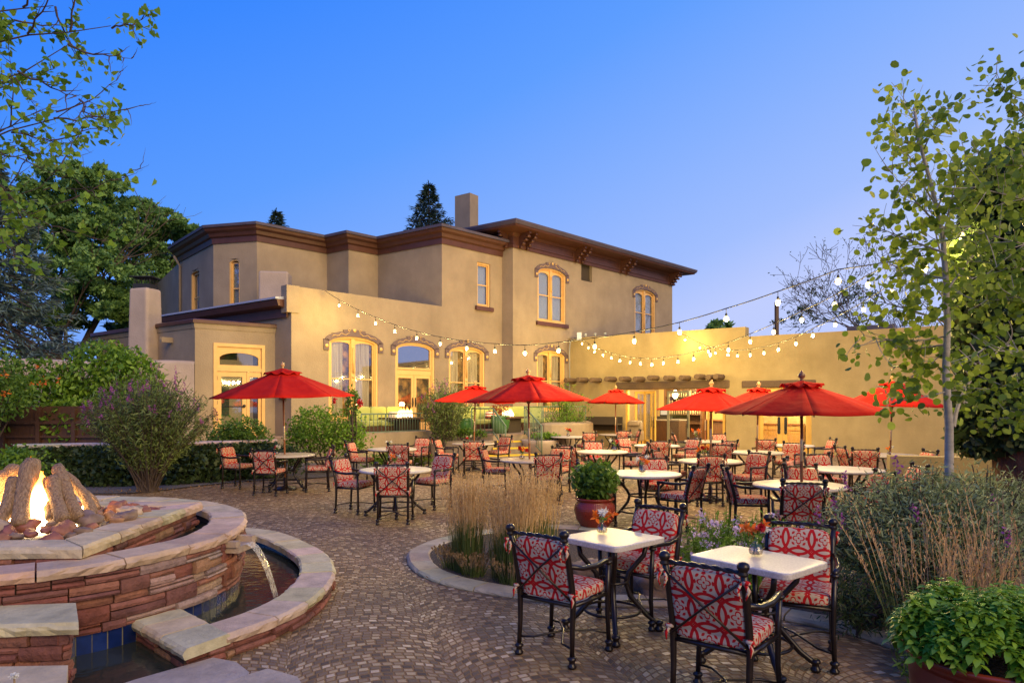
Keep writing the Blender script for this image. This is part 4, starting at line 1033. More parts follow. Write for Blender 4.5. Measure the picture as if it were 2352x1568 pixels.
m = MB(); m.lathe([(.3, 0), (.5, .1), (.62, .5), (.66, .62), (.6, .63), (.56, .55)], (0, 0, 0), 20); o = tag(build('planter_bowl', m, STUCCO_L), 'pale round planter bowl at the foot of the stair rail', 'planter'); o.location = (.95, 22.75, 0)
# green pots
def pot(label, c, r, h, mt=GREENG):
    t = thing('garden_pot', label, 'pot', c); m = MB(); m.lathe([(r * .65, 0), (r * .9, h * .35), (r, h * .75), (r * .92, h * .9), (r * 1.0, h), (r * .85, h), (r * .8, h * .8)], (0, 0, 0), 20); build('body', m, mt, t)
    m = MB(); m.lathe([(.001, h * .85), (r * .84, h * .86)], (0, 0, 0), 16); build('soil', m, SOIL, t); return t
pA_ = pot('glazed green pot with a red leaved plant at the top of the steps', tuple(at(1149, 1000, 23.6).xy) + (TF,), .34, .62)
P, d = shell_pts(260, (0, 0, .8), (.36, .36, .3), .2); V, n_ = leaves(P, .09, 'leaf'); fastmesh('foliage', V, n_, leafmat('rust_leaf', (.25, .05, .02), (.45, .14, .05)), pA_, org=Vector((0, 0, 0)))
pB_ = pot('dark green pot behind the left stair rail', tuple(at(1068, 1000, 23.2).xy) + (TF - .1,), .30, .62)
P, d = shell_pts(160, (0, 0, .75), (.3, .3, .4), .2); V, n_ = leaves(P, .16, 'long', up=0, out=d); fastmesh('foliage', V, n_, L_GRN, pB_, org=Vector((0, 0, 0)))
# sofas
def sofa(label, c, rz, L):
    t = thing('outdoor_sofa', label, 'sofa', c, rz)
    m = MB(); m.bx(-L / 2, L / 2, -.35, .4, .12, .28); build('frame', m, WOODD, t)
    k = max(2, round(L / .75))
    for i in range(k):
        x = -L / 2 + L * (i + .5) / k; m = MB(); m.cushion((x, .05, .37), (L / k - .02, .72, .2)); build('seat_cushion', m, OLIVE, t)
        m = MB(); m.cushion((x, -.28, .68), (L / k - .02, .2, .50)); build('back_cushion', m, OLIVE, t)
    m = MB()
    for a in (-L / 2 + .05, L / 2 - .05):
        for b in (-.3, .35): m.bx(a - .03, a + .03, b - .03, b + .03, 0, .12)
    build('feet', m, WOODD, t); return t
c = at(1112, 960, 25.2); sofa('long lime green cushioned sofa right of the tall arched window', (c.x, 25.0, TF), math.atan2(-fw.d.y, -fw.d.x), 2.9)
c = at(878, 960, 22.9); sofa('pale green sofa behind the left railing', (-4.35, 22.9, TF), math.atan2(-fw.d.y, -fw.d.x), 1.9)
c = at(1205, 960, 26.8); sofa('lime green sofa partly behind the right stair rail', (.75, 27.2, TF), math.atan2(-ws[8].d.y, -ws[8].d.x), 1.8)
pw = thing('throw_pillow', 'striped red and white pillow on the long green sofa', 'pillow', (-.78, 24.98, TF + .58), R(50))
m = MB(); m.cushion((0, 0, 0), (.46, .16, .34)); STR, _t, _b = mat('striped_fabric')
_tc = N(_t, 'ShaderNodeTexCoord'); _s = N(_t, 'ShaderNodeSeparateXYZ'); Lk(_t, _tc.outputs['Object'], _s.inputs[0]); _q = M_(_t, 'GREATER_THAN', M_(_t, 'FRACT', M_(_t, 'MULTIPLY', _s.outputs[2], 11)), .55)
Lk(_t, mixc(_t, _q, (.75, .68, .58), (.45, .03, .02)), _b.inputs['Base Color']); _b.inputs['Roughness'].default_value = .85
build('cover', m, STR, pw)
pw = thing('throw_pillow', 'cream patterned pillow on the pale green sofa behind the railing', 'pillow', (-3.95, 22.85, TF + .56), R(50))
m = MB(); m.cushion((0, 0, 0), (.42, .15, .40)); build('cover', m, noisy('cream_fabric', (.6, .5, .38), (.75, .65, .5), scale=25, rough=.9, bump=0), pw)
def flame(mb, c, h, r, seed, n=10, m_=9, flat=1.0):
    rg = random.Random(seed); vs = []; fs = []; ph = rg.uniform(0, 6)
    for i in range(m_ + 1):
        u = i / m_; q = r * (math.sin(PI * min(1, u * .8 + .22)) ** .8) * (1 - u ** 2.2) + .002
        ox = .25 * r * math.sin(3 * u + ph) * u * 2; oy = .25 * r * math.cos(2.3 * u + ph) * u * 2
        for k in range(n):
            a = 2 * PI * k / n; w = 1 + .25 * math.sin(3 * a + 5 * u + ph)
            vs.append((c[0] + ox + q * w * math.cos(a), c[1] + oy + q * w * math.sin(a) * flat, c[2] + h * u))
    for i in range(m_):
        for k in range(n): fs.append((i * n + k, i * n + (k + 1) % n, (i + 1) * n + (k + 1) % n, (i + 1) * n + k))
    mb.add(vs, fs, True)
def firetable(label, c, rz, sz):
    t = thing('fire_table', label, 'fire table', c, rz)
    m = MB(); m.bx(-sz * .28, sz * .28, -.28, .28, 0, .5); build('base', m, DARKR, t)
    m = MB(); m.bx(-sz / 2, sz / 2, -.45, .45, .5, .56); build('table_top', m, WOODD, t)
    m = MB(); rg = random.Random(3)
    for i in range(30): m.ell((rg.uniform(-.22, .22), rg.uniform(-.14, .14), .58), (.03, .03, .02), 6, 4)
    build('lava_rock', m, MORTAR, t)
    m = MB()
    for i in range(7): flame(m, (-.24 + .08 * i, .04 * math.sin(i * 3), .57), .28 + .12 * abs(math.sin(i * 2)), .075, i)
    build('flame', m, FLAME, t); return t
a_ = math.atan2(fw.d.y, fw.d.x)
f1 = firetable('low dark fire table with flames behind the left green railing', (-3.62, 23.05, TF), a_, 1.5)
f2 = firetable('wooden fire table with flames before the long green sofa', (-.15, 24.3, TF), a_ + .3, 1.8)
plight('fire_light', (-3.62, 23.0, TF + 1.0), 22, (1, .55, .18), .12); plight('fire_light', (-.15, 24.3, TF + 1.0), 22, (1, .55, .18), .12)
# lamp on the terrace by the house: none visible; glowing sheets behind the glass throw light out

# ================================================================ fountain and fire pit
RING = [(-5.4, 8.45), (-4.46, 8.40), (-3.62, 8.05), (-3.02, 7.50), (-2.72, 6.98), (-2.54, 6.42), (-2.50, 5.88), (-2.62, 5.42), (-2.86, 4.98), (-3.22, 4.64), (-3.66, 4.44), (-4.6, 4.35), (-5.6, 4.65), (-6.3, 5.7), (-6.5, 6.8), (-6.1, 7.9)]
RG = smooth_poly(RING, 6); RG.append(RG[0].copy()); RIN = offset(RG, -.34, False)    # clockwise order: inside is at the right side
fnt = thing('fountain', 'raised round sandstone fountain with fire bowl, waterfall and lower basins', 'fountain', (-4.3, 6.4, 0))
cols_lime = (.54, .42, .28)
m = MB(); slabs(m, RG, RIN, .585, .66, .52, base=cols_lime, seed=5, jit=.012); build('ring_coping', m, LIME, fnt, world=True)
def stonewall(path, z0, z1, inset, seed, cols, depth=.05, hmin=.05, hmax=.125, lmin=.13, lmax=.46, flip=1, wet=None):
    """dry-laid ledge stone on a plan path; outward = left of path * flip"""
    rg = random.Random(seed); m = MB(); n = len(path); L = [0]
    for i in range(1, n): L.append(L[-1] + (path[i] - path[i - 1]).length)
    tot = L[-1]
    def pt(d):
        d = max(0, min(tot - 1e-6, d))
        for i in range(1, n):
            if L[i] >= d:
                t = (d - L[i - 1]) / max(1e-9, L[i] - L[i - 1]); p = path[i - 1].lerp(path[i], t)
                tt = (path[i] - path[i - 1]).normalized(); return p, Vector((-tt.y, tt.x)) * flip
    z = z0
    while z < z1 - .012:
        h = min(z1 - z, rg.uniform(hmin, hmax)); 
        if z1 - z - h < hmin * .7: h = z1 - z
        s = -rg.uniform(0, lmax)
        while s < tot:
            l = rg.uniform(lmin, lmax); a = max(0, s) + .005; b = min(tot, s + l) - .005; s += l
            if b - a < .03: continue
            parts_ = [(z, z + h)]
            if h > .06 and rg.random() < .5: k = rg.uniform(.35, .65) * h; parts_ = [(z, z + k), (z + k, z + h)]
            for za, zb in parts_:
                c = rg.choice(cols); sh = rg.uniform(.75, 1.2); m.col = tuple(q * sh for q in c)
                if wet:
                    q_, _ = pt((a + b) / 2)
                    if wet(q_) and rg.random() < .4: w_ = rg.uniform(.2, .6); m.col = tuple(x * (1 - w_) + y * w_ for x, y in zip(m.col, (.55, .50, .46)))
                prj = rg.uniform(0, .042); k = max(1, int((b - a) / .08)); za_ = za + .0035; zb_ = zb - .0035
                vs = []; ztilt = rg.uniform(-.006, .006)
                for i in range(k + 1):
                    e = i / k; p, nn = pt(a + (b - a) * e); w = .006 * rg.uniform(-1, 1); o = inset + prj
                    tz = ztilt * (e - .5)
                    vs += [(p.x + nn.x * (o - depth), p.y + nn.y * (o - depth), za_), (p.x + nn.x * (o + w - .003), p.y + nn.y * (o + w - .003), za_ + tz), (p.x + nn.x * (o + w + .006), p.y + nn.y * (o + w + .006), (za_ + zb_) / 2 + tz),
                           (p.x + nn.x * (o + w - .004), p.y + nn.y * (o + w - .004), zb_ + tz), (p.x + nn.x * (o - depth), p.y + nn.y * (o - depth), zb_)]
                fs = []
                for i in range(k):
                    for j in range(5): fs.append((i * 5 + j, (i + 1) * 5 + j, (i + 1) * 5 + (j + 1) % 5, i * 5 + (j + 1) % 5))
                fs.append(tuple(range(4, -1, -1))); fs.append(tuple(k * 5 + j for j in range(5)))
                m.add(vs, fs, False)
        z += h
    return m
SC = [(.24, .08, .055), (.28, .10, .07), (.19, .065, .05), (.29, .125, .08), (.24, .10, .075), (.31, .17, .095), (.17, .07, .06), (.22, .085, .065)]
wetf = lambda p: p.x > -2.75 and 5.2 < p.y < 6.2
m = stonewall(RG, .155, .583, -.045, 3, SC, flip=1, wet=wetf); build('stone_wall', m, SANDST, fnt, world=True)
m = MB(); o1 = offset(RG, -.07, False); o2 = offset(RG, -.27, False)
def ringwall(m, A, B, z0, z1, closed_cap=True):
    n = len(A); vs = []
    for a, b in zip(A, B): vs += [(a.x, a.y, z0), (a.x, a.y, z1), (b.x, b.y, z1), (b.x, b.y, z0)]
    m.add(vs, [(i * 4 + j, (i + 1) * 4 + j, (i + 1) * 4 + (j + 1) % 4, i * 4 + (j + 1) % 4) for i in range(n - 1) for j in range(4)], False)
ringwall(m, o1, o2, 0, .583); build('wall_core', m, MORTAR, fnt, world=True)
# blue tile band at the water line outside the ring wall
def tileband(path, z0, z1, w, off, flip=1, seed=1):
    rg = random.Random(seed); m = MB(); n = len(path); L = [0]
    for i in range(1, n): L.append(L[-1] + (path[i] - path[i - 1]).length)
    tot = L[-1]; k = int(tot / w)
    def pt(d):
        for i in range(1, n):
            if L[i] >= d - 1e-9:
                t = (d - L[i - 1]) / max(1e-9, L[i] - L[i - 1]); p = path[i - 1].lerp(path[i], t); tt = (path[i] - path[i - 1]).normalized(); return p + Vector((-tt.y, tt.x)) * flip * off
        return path[-1]
    for i in range(k):
        a = pt(i * w + .004); b = pt((i + 1) * w - .004); q = rg.uniform(.5, 1.5); m.col = (.006 * q, .018 * q, .10 * q)
        m.add([(a.x, a.y, z0), (b.x, b.y, z0), (b.x, b.y, z1), (a.x, a.y, z1)], [(0, 1, 2, 3)], False)
    return m
m = tileband(RG, .012, .155, .105, -.052); build('tile_band', m, TILE, fnt, world=True)
m = tileband(RG, .0, .125, 50, -.058)
m = MB(); ringwall(m, offset(RG, -.056, False), offset(RG, -.09, False), 0, .154); build('grout', m, plain('pale_grout', (.16, .15, .09), .8), fnt, world=True)
# trough water
WATER, _t, _b = mat('dark_water'); _b.inputs['Base Color'].default_value = (.030, .036, .028, 1); _b.inputs['Roughness'].default_value = .12; _b.inputs['Specular IOR Level'].default_value = .5
_tc = N(_t, 'ShaderNodeTexCoord'); _n = N(_t, 'ShaderNodeTexNoise', i_Scale=7.0, i_Detail=2); Lk(_t, _tc.outputs['Object'], _n.inputs['Vector']); _bp = N(_t, 'ShaderNodeBump', i_Strength=.25, i_Distance=.02); Lk(_t, _n.outputs[0], _bp.inputs['Height']); Lk(_t, _bp.outputs[0], _b.inputs['Normal'])
m = MB(); m.add([(p.x, p.y, .50) for p in offset(RG, -.2, False)[:-1]], [tuple(range(len(RG) - 1))]); build('trough_water', m, WATER, fnt, world=True)
# fire pit: square coping of slabs
PIT = [Vector(p) for p in ((-3.13, 4.98), (-3.30, 7.28), (-5.75, 7.42), (-5.75, 4.88))]
def sq(off_): 
    n = 4; out = []
    for i in range(n):
        d0 = (PIT[i] - PIT[i - 1]).normalized(); d1 = (PIT[(i + 1) % n] - PIT[i]).normalized(); n0 = Vector((-d0.y, d0.x)); n1 = Vector((-d1.y, d1.x)); b = (n0 + n1).normalized(); out.append(PIT[i] + b * off_ / max(.3, b.dot(n0)))
    return out
PI_ = sq(.31); m = MB()
for i in range(4):
    A = [PIT[i].lerp(PIT[(i + 1) % 4], t / 12) for t in range(13)]; B = [PI_[i].lerp(PI_[(i + 1) % 4], t / 12) for t in range(13)]
    slabs(m, A, B, .668, .755, .46 if i != 3 else .75, base=cols_lime, seed=20 + i, jit=.010)
build('pit_coping', m, LIME, fnt, world=True)
pw_ = [Vector(p) for p in sq(.05)]; pw_.append(pw_[0].copy())
m = stonewall(pw_, .44, .666, -.0, 9, SC, flip=-1, depth=.05); build('pit_wall', m, SANDST, fnt, world=True)
m = MB(); pi2 = sq(.1); m.prism([tuple(p) for p in pi2], .3, .655); build('pit_core', m, MORTAR, fnt, world=True)
m = MB(); pi3 = sq(.3); m.prism([tuple(p) for p in pi3], .656, .69); build('fire_bed', m, GRAV, fnt, world=True)
# spout and waterfall
sp = Vector((-2.52, 6.18)); sdn = Vector((.98, -.12)).normalized(); sl_ = Vector((-sdn.y, sdn.x))
m = MB(); 
for q, z0, z1, w, o in ((0, .48, .535, .20, .10), (.14, .535, .585, .07, .09), (-.14, .535, .585, .07, .09)):
    c = sp + sl_ * q + sdn * (o - .08); m.col = (.42, .32, .24); m.box((c.x, c.y, (z0 + z1) / 2), (.22, w * 1.5 if q == 0 else w, z1 - z0), math.atan2(sdn.y, sdn.x))
build('spout', m, LIME, fnt, world=True)
FALL, _t, _b = mat('falling_water'); _b.inputs['Base Color'].default_value = (.75, .70, .55, 1); _b.inputs['Roughness'].default_value = .12
_tc = N(_t, 'ShaderNodeTexCoord'); _mp = N(_t, 'ShaderNodeMapping'); _mp.inputs['Scale'].default_value = (90, 90, 2.5); Lk(_t, _tc.outputs['Object'], _mp.inputs[0]); _n = N(_t, 'ShaderNodeTexNoise', i_Scale=1.0, i_Detail=3); Lk(_t, _mp.outputs[0], _n.inputs['Vector'])
_tp = N(_t, 'ShaderNodeBsdfTransparent'); _mx = N(_t, 'ShaderNodeMixShader'); Lk(_t, M_(_t, 'MULTIPLY_ADD', _n.outputs[0], 1.6, -.42), _mx.inputs[0]); Lk(_t, _tp.outputs[0], _mx.inputs[1]); Lk(_t, _b.outputs[0], _mx.inputs[2]); Lk(_t, _mx.outputs[0], _t.nodes['Material Output'].inputs[0])
def fall(c, d, w, z0, z1, reach, nm, par):
    m = MB(); vs = []; n = 14; k = 9; l_ = Vector((-d.y, d.x))
    for i in range(n + 1):
        u = i / n; z = z0 - (z0 - z1) * u * u; r_ = reach * u; ww = w * (1 - .35 * u)
        for j in range(k):
            v = -.5 + j / (k - 1); th = .012 * math.cos(v * 3) ; p = c + d * (r_ + th + .006 * math.sin(j * 2.4)) + l_ * v * ww
            vs.append((p.x, p.y, z))
    m.add(vs, [(i * k + j, i * k + j + 1, (i + 1) * k + j + 1, (i + 1) * k + j) for i in range(n) for j in range(k - 1)], True)
    return build(nm, m, FALL, par, world=True)
fall(sp + sdn * .13, sdn, .13, .545, .07, .27, 'waterfall', fnt)
# lower basin
BAS = [(-4.2, 9.1), (-3.55, 9.02), (-2.97, 8.70), (-2.42, 8.06), (-2.0, 7.40), (-1.80, 6.90), (-1.68, 6.38), (-1.66, 5.75), (-1.77, 5.25), (-2.01, 4.80)]
BO = smooth_poly(BAS, 6, False); BI = offset(BO, -.33, False)
m = MB(); slabs(m, BO, BI, .10, .175, .50, base=(.56, .44, .29), seed=31, jit=.010); build('basin_coping', m, LIME, fnt, world=True)
m = stonewall(BO, .0, .098, -.035, 12, SC, flip=1, hmin=.04, hmax=.06); build('basin_wall', m, SANDST, fnt, world=True)
m = MB(); ringwall(m, offset(BO, -.06, False), offset(BO, -.27, False), 0, .098); build('basin_core', m, MORTAR, fnt, world=True)
BT = offset(BO, -.275, False)
m = tileband(BT, .045, .10, .10, .0, 1, 4); build('tile_band', m, TILE, fnt, world=True)
def quadslab(P, z0, z1, seed, along=(0, 1), seg=.6, base=(.56, .44, .30)):
    m = MB(); A = [Vector(P[0]).lerp(Vector(P[1]), t / 10) for t in range(11)]; B = [Vector(P[3]).lerp(Vector(P[2]), t / 10) for t in range(11)]
    slabs(m, A, B, z0, z1, seg, base=base, seed=seed, jit=.005); return m
m = quadslab([(-2.16, 4.50), (-2.86, 5.18), (-2.66, 5.46), (-2.02, 4.80)][0:1] + [(-2.90, 5.16), (-2.62, 5.42), (-1.99, 4.83)], .10, .175, 41, seg=.42); build('divider_coping', m, LIME, fnt, world=True)
m = MB(); m.prism([(-2.19, 4.56), (-2.84, 5.18), (-2.65, 5.37), (-2.05, 4.80)], 0, .098); build('divider_core', m, MORTAR, fnt, world=True)
dpth = [Vector((-2.84, 5.14)), Vector((-2.17, 4.535)), Vector((-2.02, 4.80))]; m = stonewall(dpth, 0, .098, -.02, 15, SC, flip=-1, hmin=.04, hmax=.06); build('divider_wall', m, SANDST, fnt, world=True)
m = MB(); wp = [(p.x, p.y, .05) for p in offset(BO, -.2, False)] + [(-2.7, 5.2, .05), (-3.2, 5.6, .05), (-3.4, 7.6, .05), (-4.2, 8.6, .05)]; m.add(wp, [tuple(range(len(wp)))]); build('basin_water', m, WATER, fnt, world=True)
m = MB(); m.add([(-4.2, 3.2, .016), (-1.9, 3.2, .016), (-2.0, 4.65, .016), (-2.8, 5.3, .016), (-4.2, 5.1, .016)], [(0, 1, 2, 3, 4)]); build('lower_water', m, WATER, fnt, world=True)
# left pier
PR = [(-4.6, 4.62), (-3.03, 4.66), (-2.66, 4.22), (-3.02, 4.04), (-4.6, 4.04)]
PR = [(-2.66, 4.24), (-2.99, 4.66), (-4.6, 4.40), (-4.6, 3.98), (-3.0, 4.06)]
m = MB(); A = [Vector((-4.6, 4.0)).lerp(Vector((-2.66, 4.20)), t / 14) for t in range(15)]; B = [Vector((-4.6, 4.42)).lerp(Vector((-2.96, 4.64)), t / 14) for t in range(15)]
slabs(m, A, B, .375, .45, 3.0, base=(.54, .42, .28), seed=51, jit=.012); build('pier_coping', m, LIME, fnt, world=True)
pp = [Vector((-4.6, 4.03)), Vector((-2.72, 4.22)), Vector((-2.98, 4.60))]; m = stonewall(pp, 0, .373, -.03, 16, SC, flip=-1); build('pier_wall', m, SANDST, fnt, world=True)
m = MB(); m.prism([(-4.6, 4.08), (-2.80, 4.27), (-3.02, 4.54), (-4.6, 4.38)], 0, .373); build('pier_core', m, MORTAR, fnt, world=True)
m = tileband([Vector((-2.62, 4.52)), Vector((-2.78, 4.62))], 0.02, .1, .1, 0); 
# front coping and flags
m = quadslab([(-2.20, 3.55), (-2.56, 3.92), (-4.4, 3.86), (-4.4, 3.2)], .20, .30, 61, seg=.7, base=(.56, .44, .30)); 
m = MB(); A = [Vector((-4.4, 3.2)).lerp(Vector((-2.16, 3.30)), t / 12) for t in range(13)]; B = [Vector((-4.4, 3.84)).lerp(Vector((-2.55, 3.93)), t / 12) for t in range(13)]
slabs(m, A, B, .21, .30, .75, base=(.56, .44, .30), seed=61, jit=.02); build('front_coping', m, LIME, fnt, world=True)
m = MB(); m.prism([(-4.4, 3.25), (-2.25, 3.35), (-2.6, 3.86), (-4.4, 3.8)], 0, .208); build('front_core', m, SANDST if 0 else MORTAR, fnt, world=True)
m = MB(); m.col = (.40, .33, .27); m.prism([(-2.55, 4.05), (-2.38, 4.30), (-2.05, 4.68), (-1.86, 4.60), (-1.70, 4.42), (-1.66, 4.20), (-1.75, 3.6), (-2.3, 3.6)], 0, .06); build('flagstone', m, LIME, fnt, world=True)
m = MB(); m.col = (.44, .36, .28); m.prism([(-1.75, 4.10), (-1.55, 4.33), (-1.32, 4.2), (-1.1, 3.8), (-1.2, 3.5), (-1.7, 3.5)], 0, .12); build('flagstone', m, LIME, fnt, world=True)
# rocks round the fire
rg = random.Random(21); RK = tinted('river_rock', rough=.6, bump=.6, bscale=18, nz=7, lo=.55, hi=1.4, spec=.45)
FC = Vector((-4.28, 6.05)); k = 0; placed = []
rockm = []
for i in range(420):
    x = rg.uniform(-5.4, -3.50); y = rg.uniform(5.25, 6.95)
    if x > -3.5 - (6.95 - y) * -.0 : continue
    r = rg.choice((.045, .06, .075, .10)) * rg.uniform(.85, 1.1); d = math.hypot(x - FC.x, y - FC.y)
    if d < .30: continue
    if any((x - a) ** 2 + (y - b) ** 2 < ((r + c) * .80) ** 2 for a, b, c in placed): continue
    placed.append((x, y, r))
for i, (x, y, r) in enumerate(placed):
    m = MB(); c = rg.choice([(.27, .11, .065), (.34, .19, .11), (.22, .15, .12), (.42, .32, .23), (.24, .09, .065), (.20, .13, .09)]); m.col = c
    d = math.hypot(x - FC.x, y - FC.y); z = .71 + max(0, .09 - .08 * d) 
    m.ell((0, 0, 0), (r * rg.uniform(1, 1.35), r * rg.uniform(.85, 1.1), r * rg.uniform(.6, .85)), 12, 8, jit=.55, seed=i)
    o = build('rock', m, RK); o.location = (x, y, z + r * .3); o.rotation_euler = (rg.uniform(-.3, .3), rg.uniform(-.3, .3), rg.uniform(0, 6))
    tag(o, 'rounded brown rock lying in the fire pit around the burning logs', 'rock', 'rocks around the fire pit logs')
# logs
def log(base, top, r0, r1, label, seed, bend=0):
    base = Vector(base); top = Vector(top); n = 11; pts = []; rr = []; rg = random.Random(seed); sd_ = Vector((rg.uniform(-1, 1), rg.uniform(-1, 1), 0)) * .02
    for i in range(n + 1):
        u = i / n; pts.append(base.lerp(top, u) + sd_ * math.sin(u * 4) * (1 + bend)); q = r0 + (r1 - r0) * u
        if i == n: q *= .72
        if i == 0: q *= .9
        rr.append(q * (1 + .03 * math.sin(5 * u + seed)))
    m = MB(); m.tube(pts, rr, 18)
    for j, p in enumerate(m.v):
        v = Vector(p); q = noise.noise(Vector((v.x * 9 + seed, v.y * 9, v.z * 1.5))) * .012 + noise.noise(Vector((v.x * 70 + seed, v.y * 70, v.z * 3))) * .011
        ax = base + (top - base) * ((v - base).dot(top - base) / (top - base).length_squared); d = (v - ax); 
        if d.length > 1e-4: v += d.normalized() * q
        m.v[j] = tuple(v)
    t = base; m.v = [(p[0] - t.x, p[1] - t.y, p[2] - t.z) for p in m.v]
    o = build('firewood_log', m, LOGW); o.location = t; tag(o, label, 'log')
Yb = 5.62
def lp(xv, yv, Y): return at(xv, yv, Y)
log(lp(45, 1209, 5.62), lp(76, 1056, 5.92), .070, .080, 'tallest thick pale log standing in front of the flames', 1)
log(lp(-8, 1200, 5.6), lp(40, 1096, 5.85), .060, .052, 'leaning log at the left edge of the photo beside the tallest log', 2)
log(lp(146, 1194, 5.68), lp(117, 1096, 5.95), .058, .056, 'short dark gnarled log right of the tallest log', 3, 1)
log(lp(183, 1192, 5.85), lp(128, 1070, 6.1), .058, .056, 'long smooth log leaning left, third from the right of the fire', 4)
log(lp(212, 1182, 6.05), lp(152, 1085, 6.25), .050, .042, 'slim rough log leaning second from the right', 5, 2)
log(lp(222, 1170, 6.5), lp(150, 1092, 6.45), .04, .032, 'rearmost slim log at the right of the fire', 6, 1)
log(lp(20, 1170, 6.6), lp(28, 1072, 6.35), .085, .08, 'glowing log behind the fire at the left', 7)
log(lp(-30, 1190, 6.3), lp(6, 1086, 6.2), .08, .07, 'log cut by the left edge behind the leaning log', 8)
log(lp(118, 1190, 5.75), lp(104, 1100, 6.05), .045, .04, 'thin glowing log right beside the flames', 9, 1)
m = MB()
for i, (x, Y, h, r) in enumerate(((93, 5.80, .52, .10), (84, 6.05, .60, .13), (20, 5.92, .34, .09), (2, 5.9, .28, .09), (168, 6.0, .24, .045), (62, 6.2, .62, .14), (112, 6.1, .50, .1), (30, 6.15, .40, .11), (190, 6.25, .2, .035))):
    p = at(x, 1200, Y); flame(m, (p.x, p.y, .70), h, r, i + 30, 14, 12)
fl = tag(build('flame', m, flamemat('bonfire_flame', 30)), 'tall bright orange and white flames burning between the logs', 'flame')
plight('bonfire_light', (-4.22, 6.02, .98), 70, (1, .50, .15), .10)
plight('bonfire_light', (-4.05, 5.72, .80), 14, (1, .50, .15), .06)
# ================================================================ chairs
def chair_proto():
    t = thing('patio_chair', 'x', 'chair', (0, 0, 0))
    w = .225
    def foot(m, x, y):
        m.lathe([(.019, .0), (.030, .006), (.033, .02), (.022, .032), (.020, .05), (.031, .06), (.031, .072), (.018, .085)], (x, y, 0), 10)
    for sx in (-1, 1):
        m = MB(); m.tube([(sx * w, -.235, .06), (sx * (w - .004), -.225, .25), (sx * w, -.22, .42), (sx * w, -.235, .55), (sx * (w + .0), -.285, .76), (sx * (w + .002), -.33, .885)], [.017, .018, .021, .022, .021, .020], 8)
        foot(m, sx * w, -.235)
        t0 = MB(); t0.lathe([(.026, -.02), (.030, -.01), (.022, .0), (.026, .008), (.034, .022), (.034, .036), (.024, .05), (.010, .056)], (sx * (w + .002), -.335, .895), 10); m.add(t0.v, t0.f, True)
        build('leg', m, IRON, t)
        m = MB(); m.tube([(sx * (w + .03), .215, .06), (sx * (w + .02), .21, .25), (sx * (w + .022), .205, .42), (sx * (w + .03), .205, .645)], [.016, .017, .019, .018], 8)
        foot(m, sx * (w + .03), .215); t0 = MB(); t0.lathe([(.02, 0), (.03, .008), (.03, .02), (.018, .03)], (sx * (w + .03), .205, .635), 10); m.add(t0.v, t0.f, True)
        build('leg', m, IRON, t)
        m = MB(); m.tube([(sx * (w + .002), -.275, .70), (sx * (w + .035), -.16, .672), (sx * (w + .048), .0, .662), (sx * (w + .042), .14, .672), (sx * (w + .03), .225, .668)], [.015, .019, .021, .020, .017], 8)
        build('arm', m, IRON, t)
        m = MB(); m.tube([(sx * .235, -.345, .845), (sx * .262, -.35, .80), (sx * .245, -.35, .75)], [.010, .013, .004], 5); m.ell((sx * .248, -.348, .842), (.026, .014, .014), 6, 4)
        m.tube([(sx * .225, -.345, .845), (sx * .205, -.36, .80), (sx * .222, -.36, .74)], [.008, .011, .003], 5)
        build('tie', m, DAM, t, uv=1); m = MB()
        m.tube([(sx * .225, -.25, .505), (sx * .25, -.265, .46), (sx * .245, -.27, .42)], [.01, .012, .003], 5); m.ell((sx * .235, -.255, .50), (.03, .014, .014), 6, 4)
        build('tie', m, DAM, t, uv=1)
    m = MB(); q = [(-w, -.22, .42), (w, -.22, .42), (w + .022, .205, .42), (-w - .022, .205, .42)]
    for i in range(4): m.tube([q[i], q[(i + 1) % 4]], .015, 8)
    build('seat_frame', m, IRON, t)
    m = MB(); n = 22; A = Vector((-w, -.328, .888)); B = Vector((w, -.328, .888))
    for ph in (0, PI): m.tube([A.lerp(B, i / n) + Vector((0, .007 * math.cos(i * .95 + ph), .007 * math.sin(i * .95 + ph) + .006 * math.sin(PI * i / n))) for i in range(n + 1)], .0095, 6)
    build('top_rail', m, IRON, t)
    m = MB(); m.tube([(-w, -.348, .845), (0, -.312, .66), (w, -.25, .46)], .0075, 6); m.tube([(w, -.348, .845), (0, -.320, .66), (-w, -.25, .46)], .0075, 6); build('cross_brace', m, IRON, t)
    m = MB(); m.tube([(-w, -.232, .13), (-.12, -.20, .14), (0, 0, .155), (.15, .18, .14), (w + .02, .212, .13)], .008, 6); m.tube([(w, -.232, .13), (.12, -.20, .14), (0, 0, .165), (-.15, .18, .14), (-w - .02, .212, .13)], .008, 6); build('stretcher', m, IRON, t)
    m = MB(); m.cushion((0, .0, .475), (.47, .47, .085), n=11, e=.30); build('seat_cushion', m, DAM, t, uv=1)
    m = MB(); m.cushion((0, -.238, .662), (.425, .085, .425), M=Matrix.Rotation(R(15), 3, 'X'), n=11, e=.28); build('back_cushion', m, DAM, t, uv=1)
    return t
proto = chair_proto(); used = [False]
def chair(X, Y, phi, label, group='red damask cushioned iron patio chairs'):
    """X,Y: middle of the top rail on the ground; phi: facing, 0 = away from the viewer, 90 = to the right"""
    f = Vector((math.sin(R(phi)), math.cos(R(phi)))); o = proto if not used[0] else copy_tree(proto); used[0] = True
    o.location = (X + f.x * .32, Y + f.y * .32, 0); o.rotation_euler = (0, 0, -R(phi)); o['label'] = label; o['group'] = group; return o
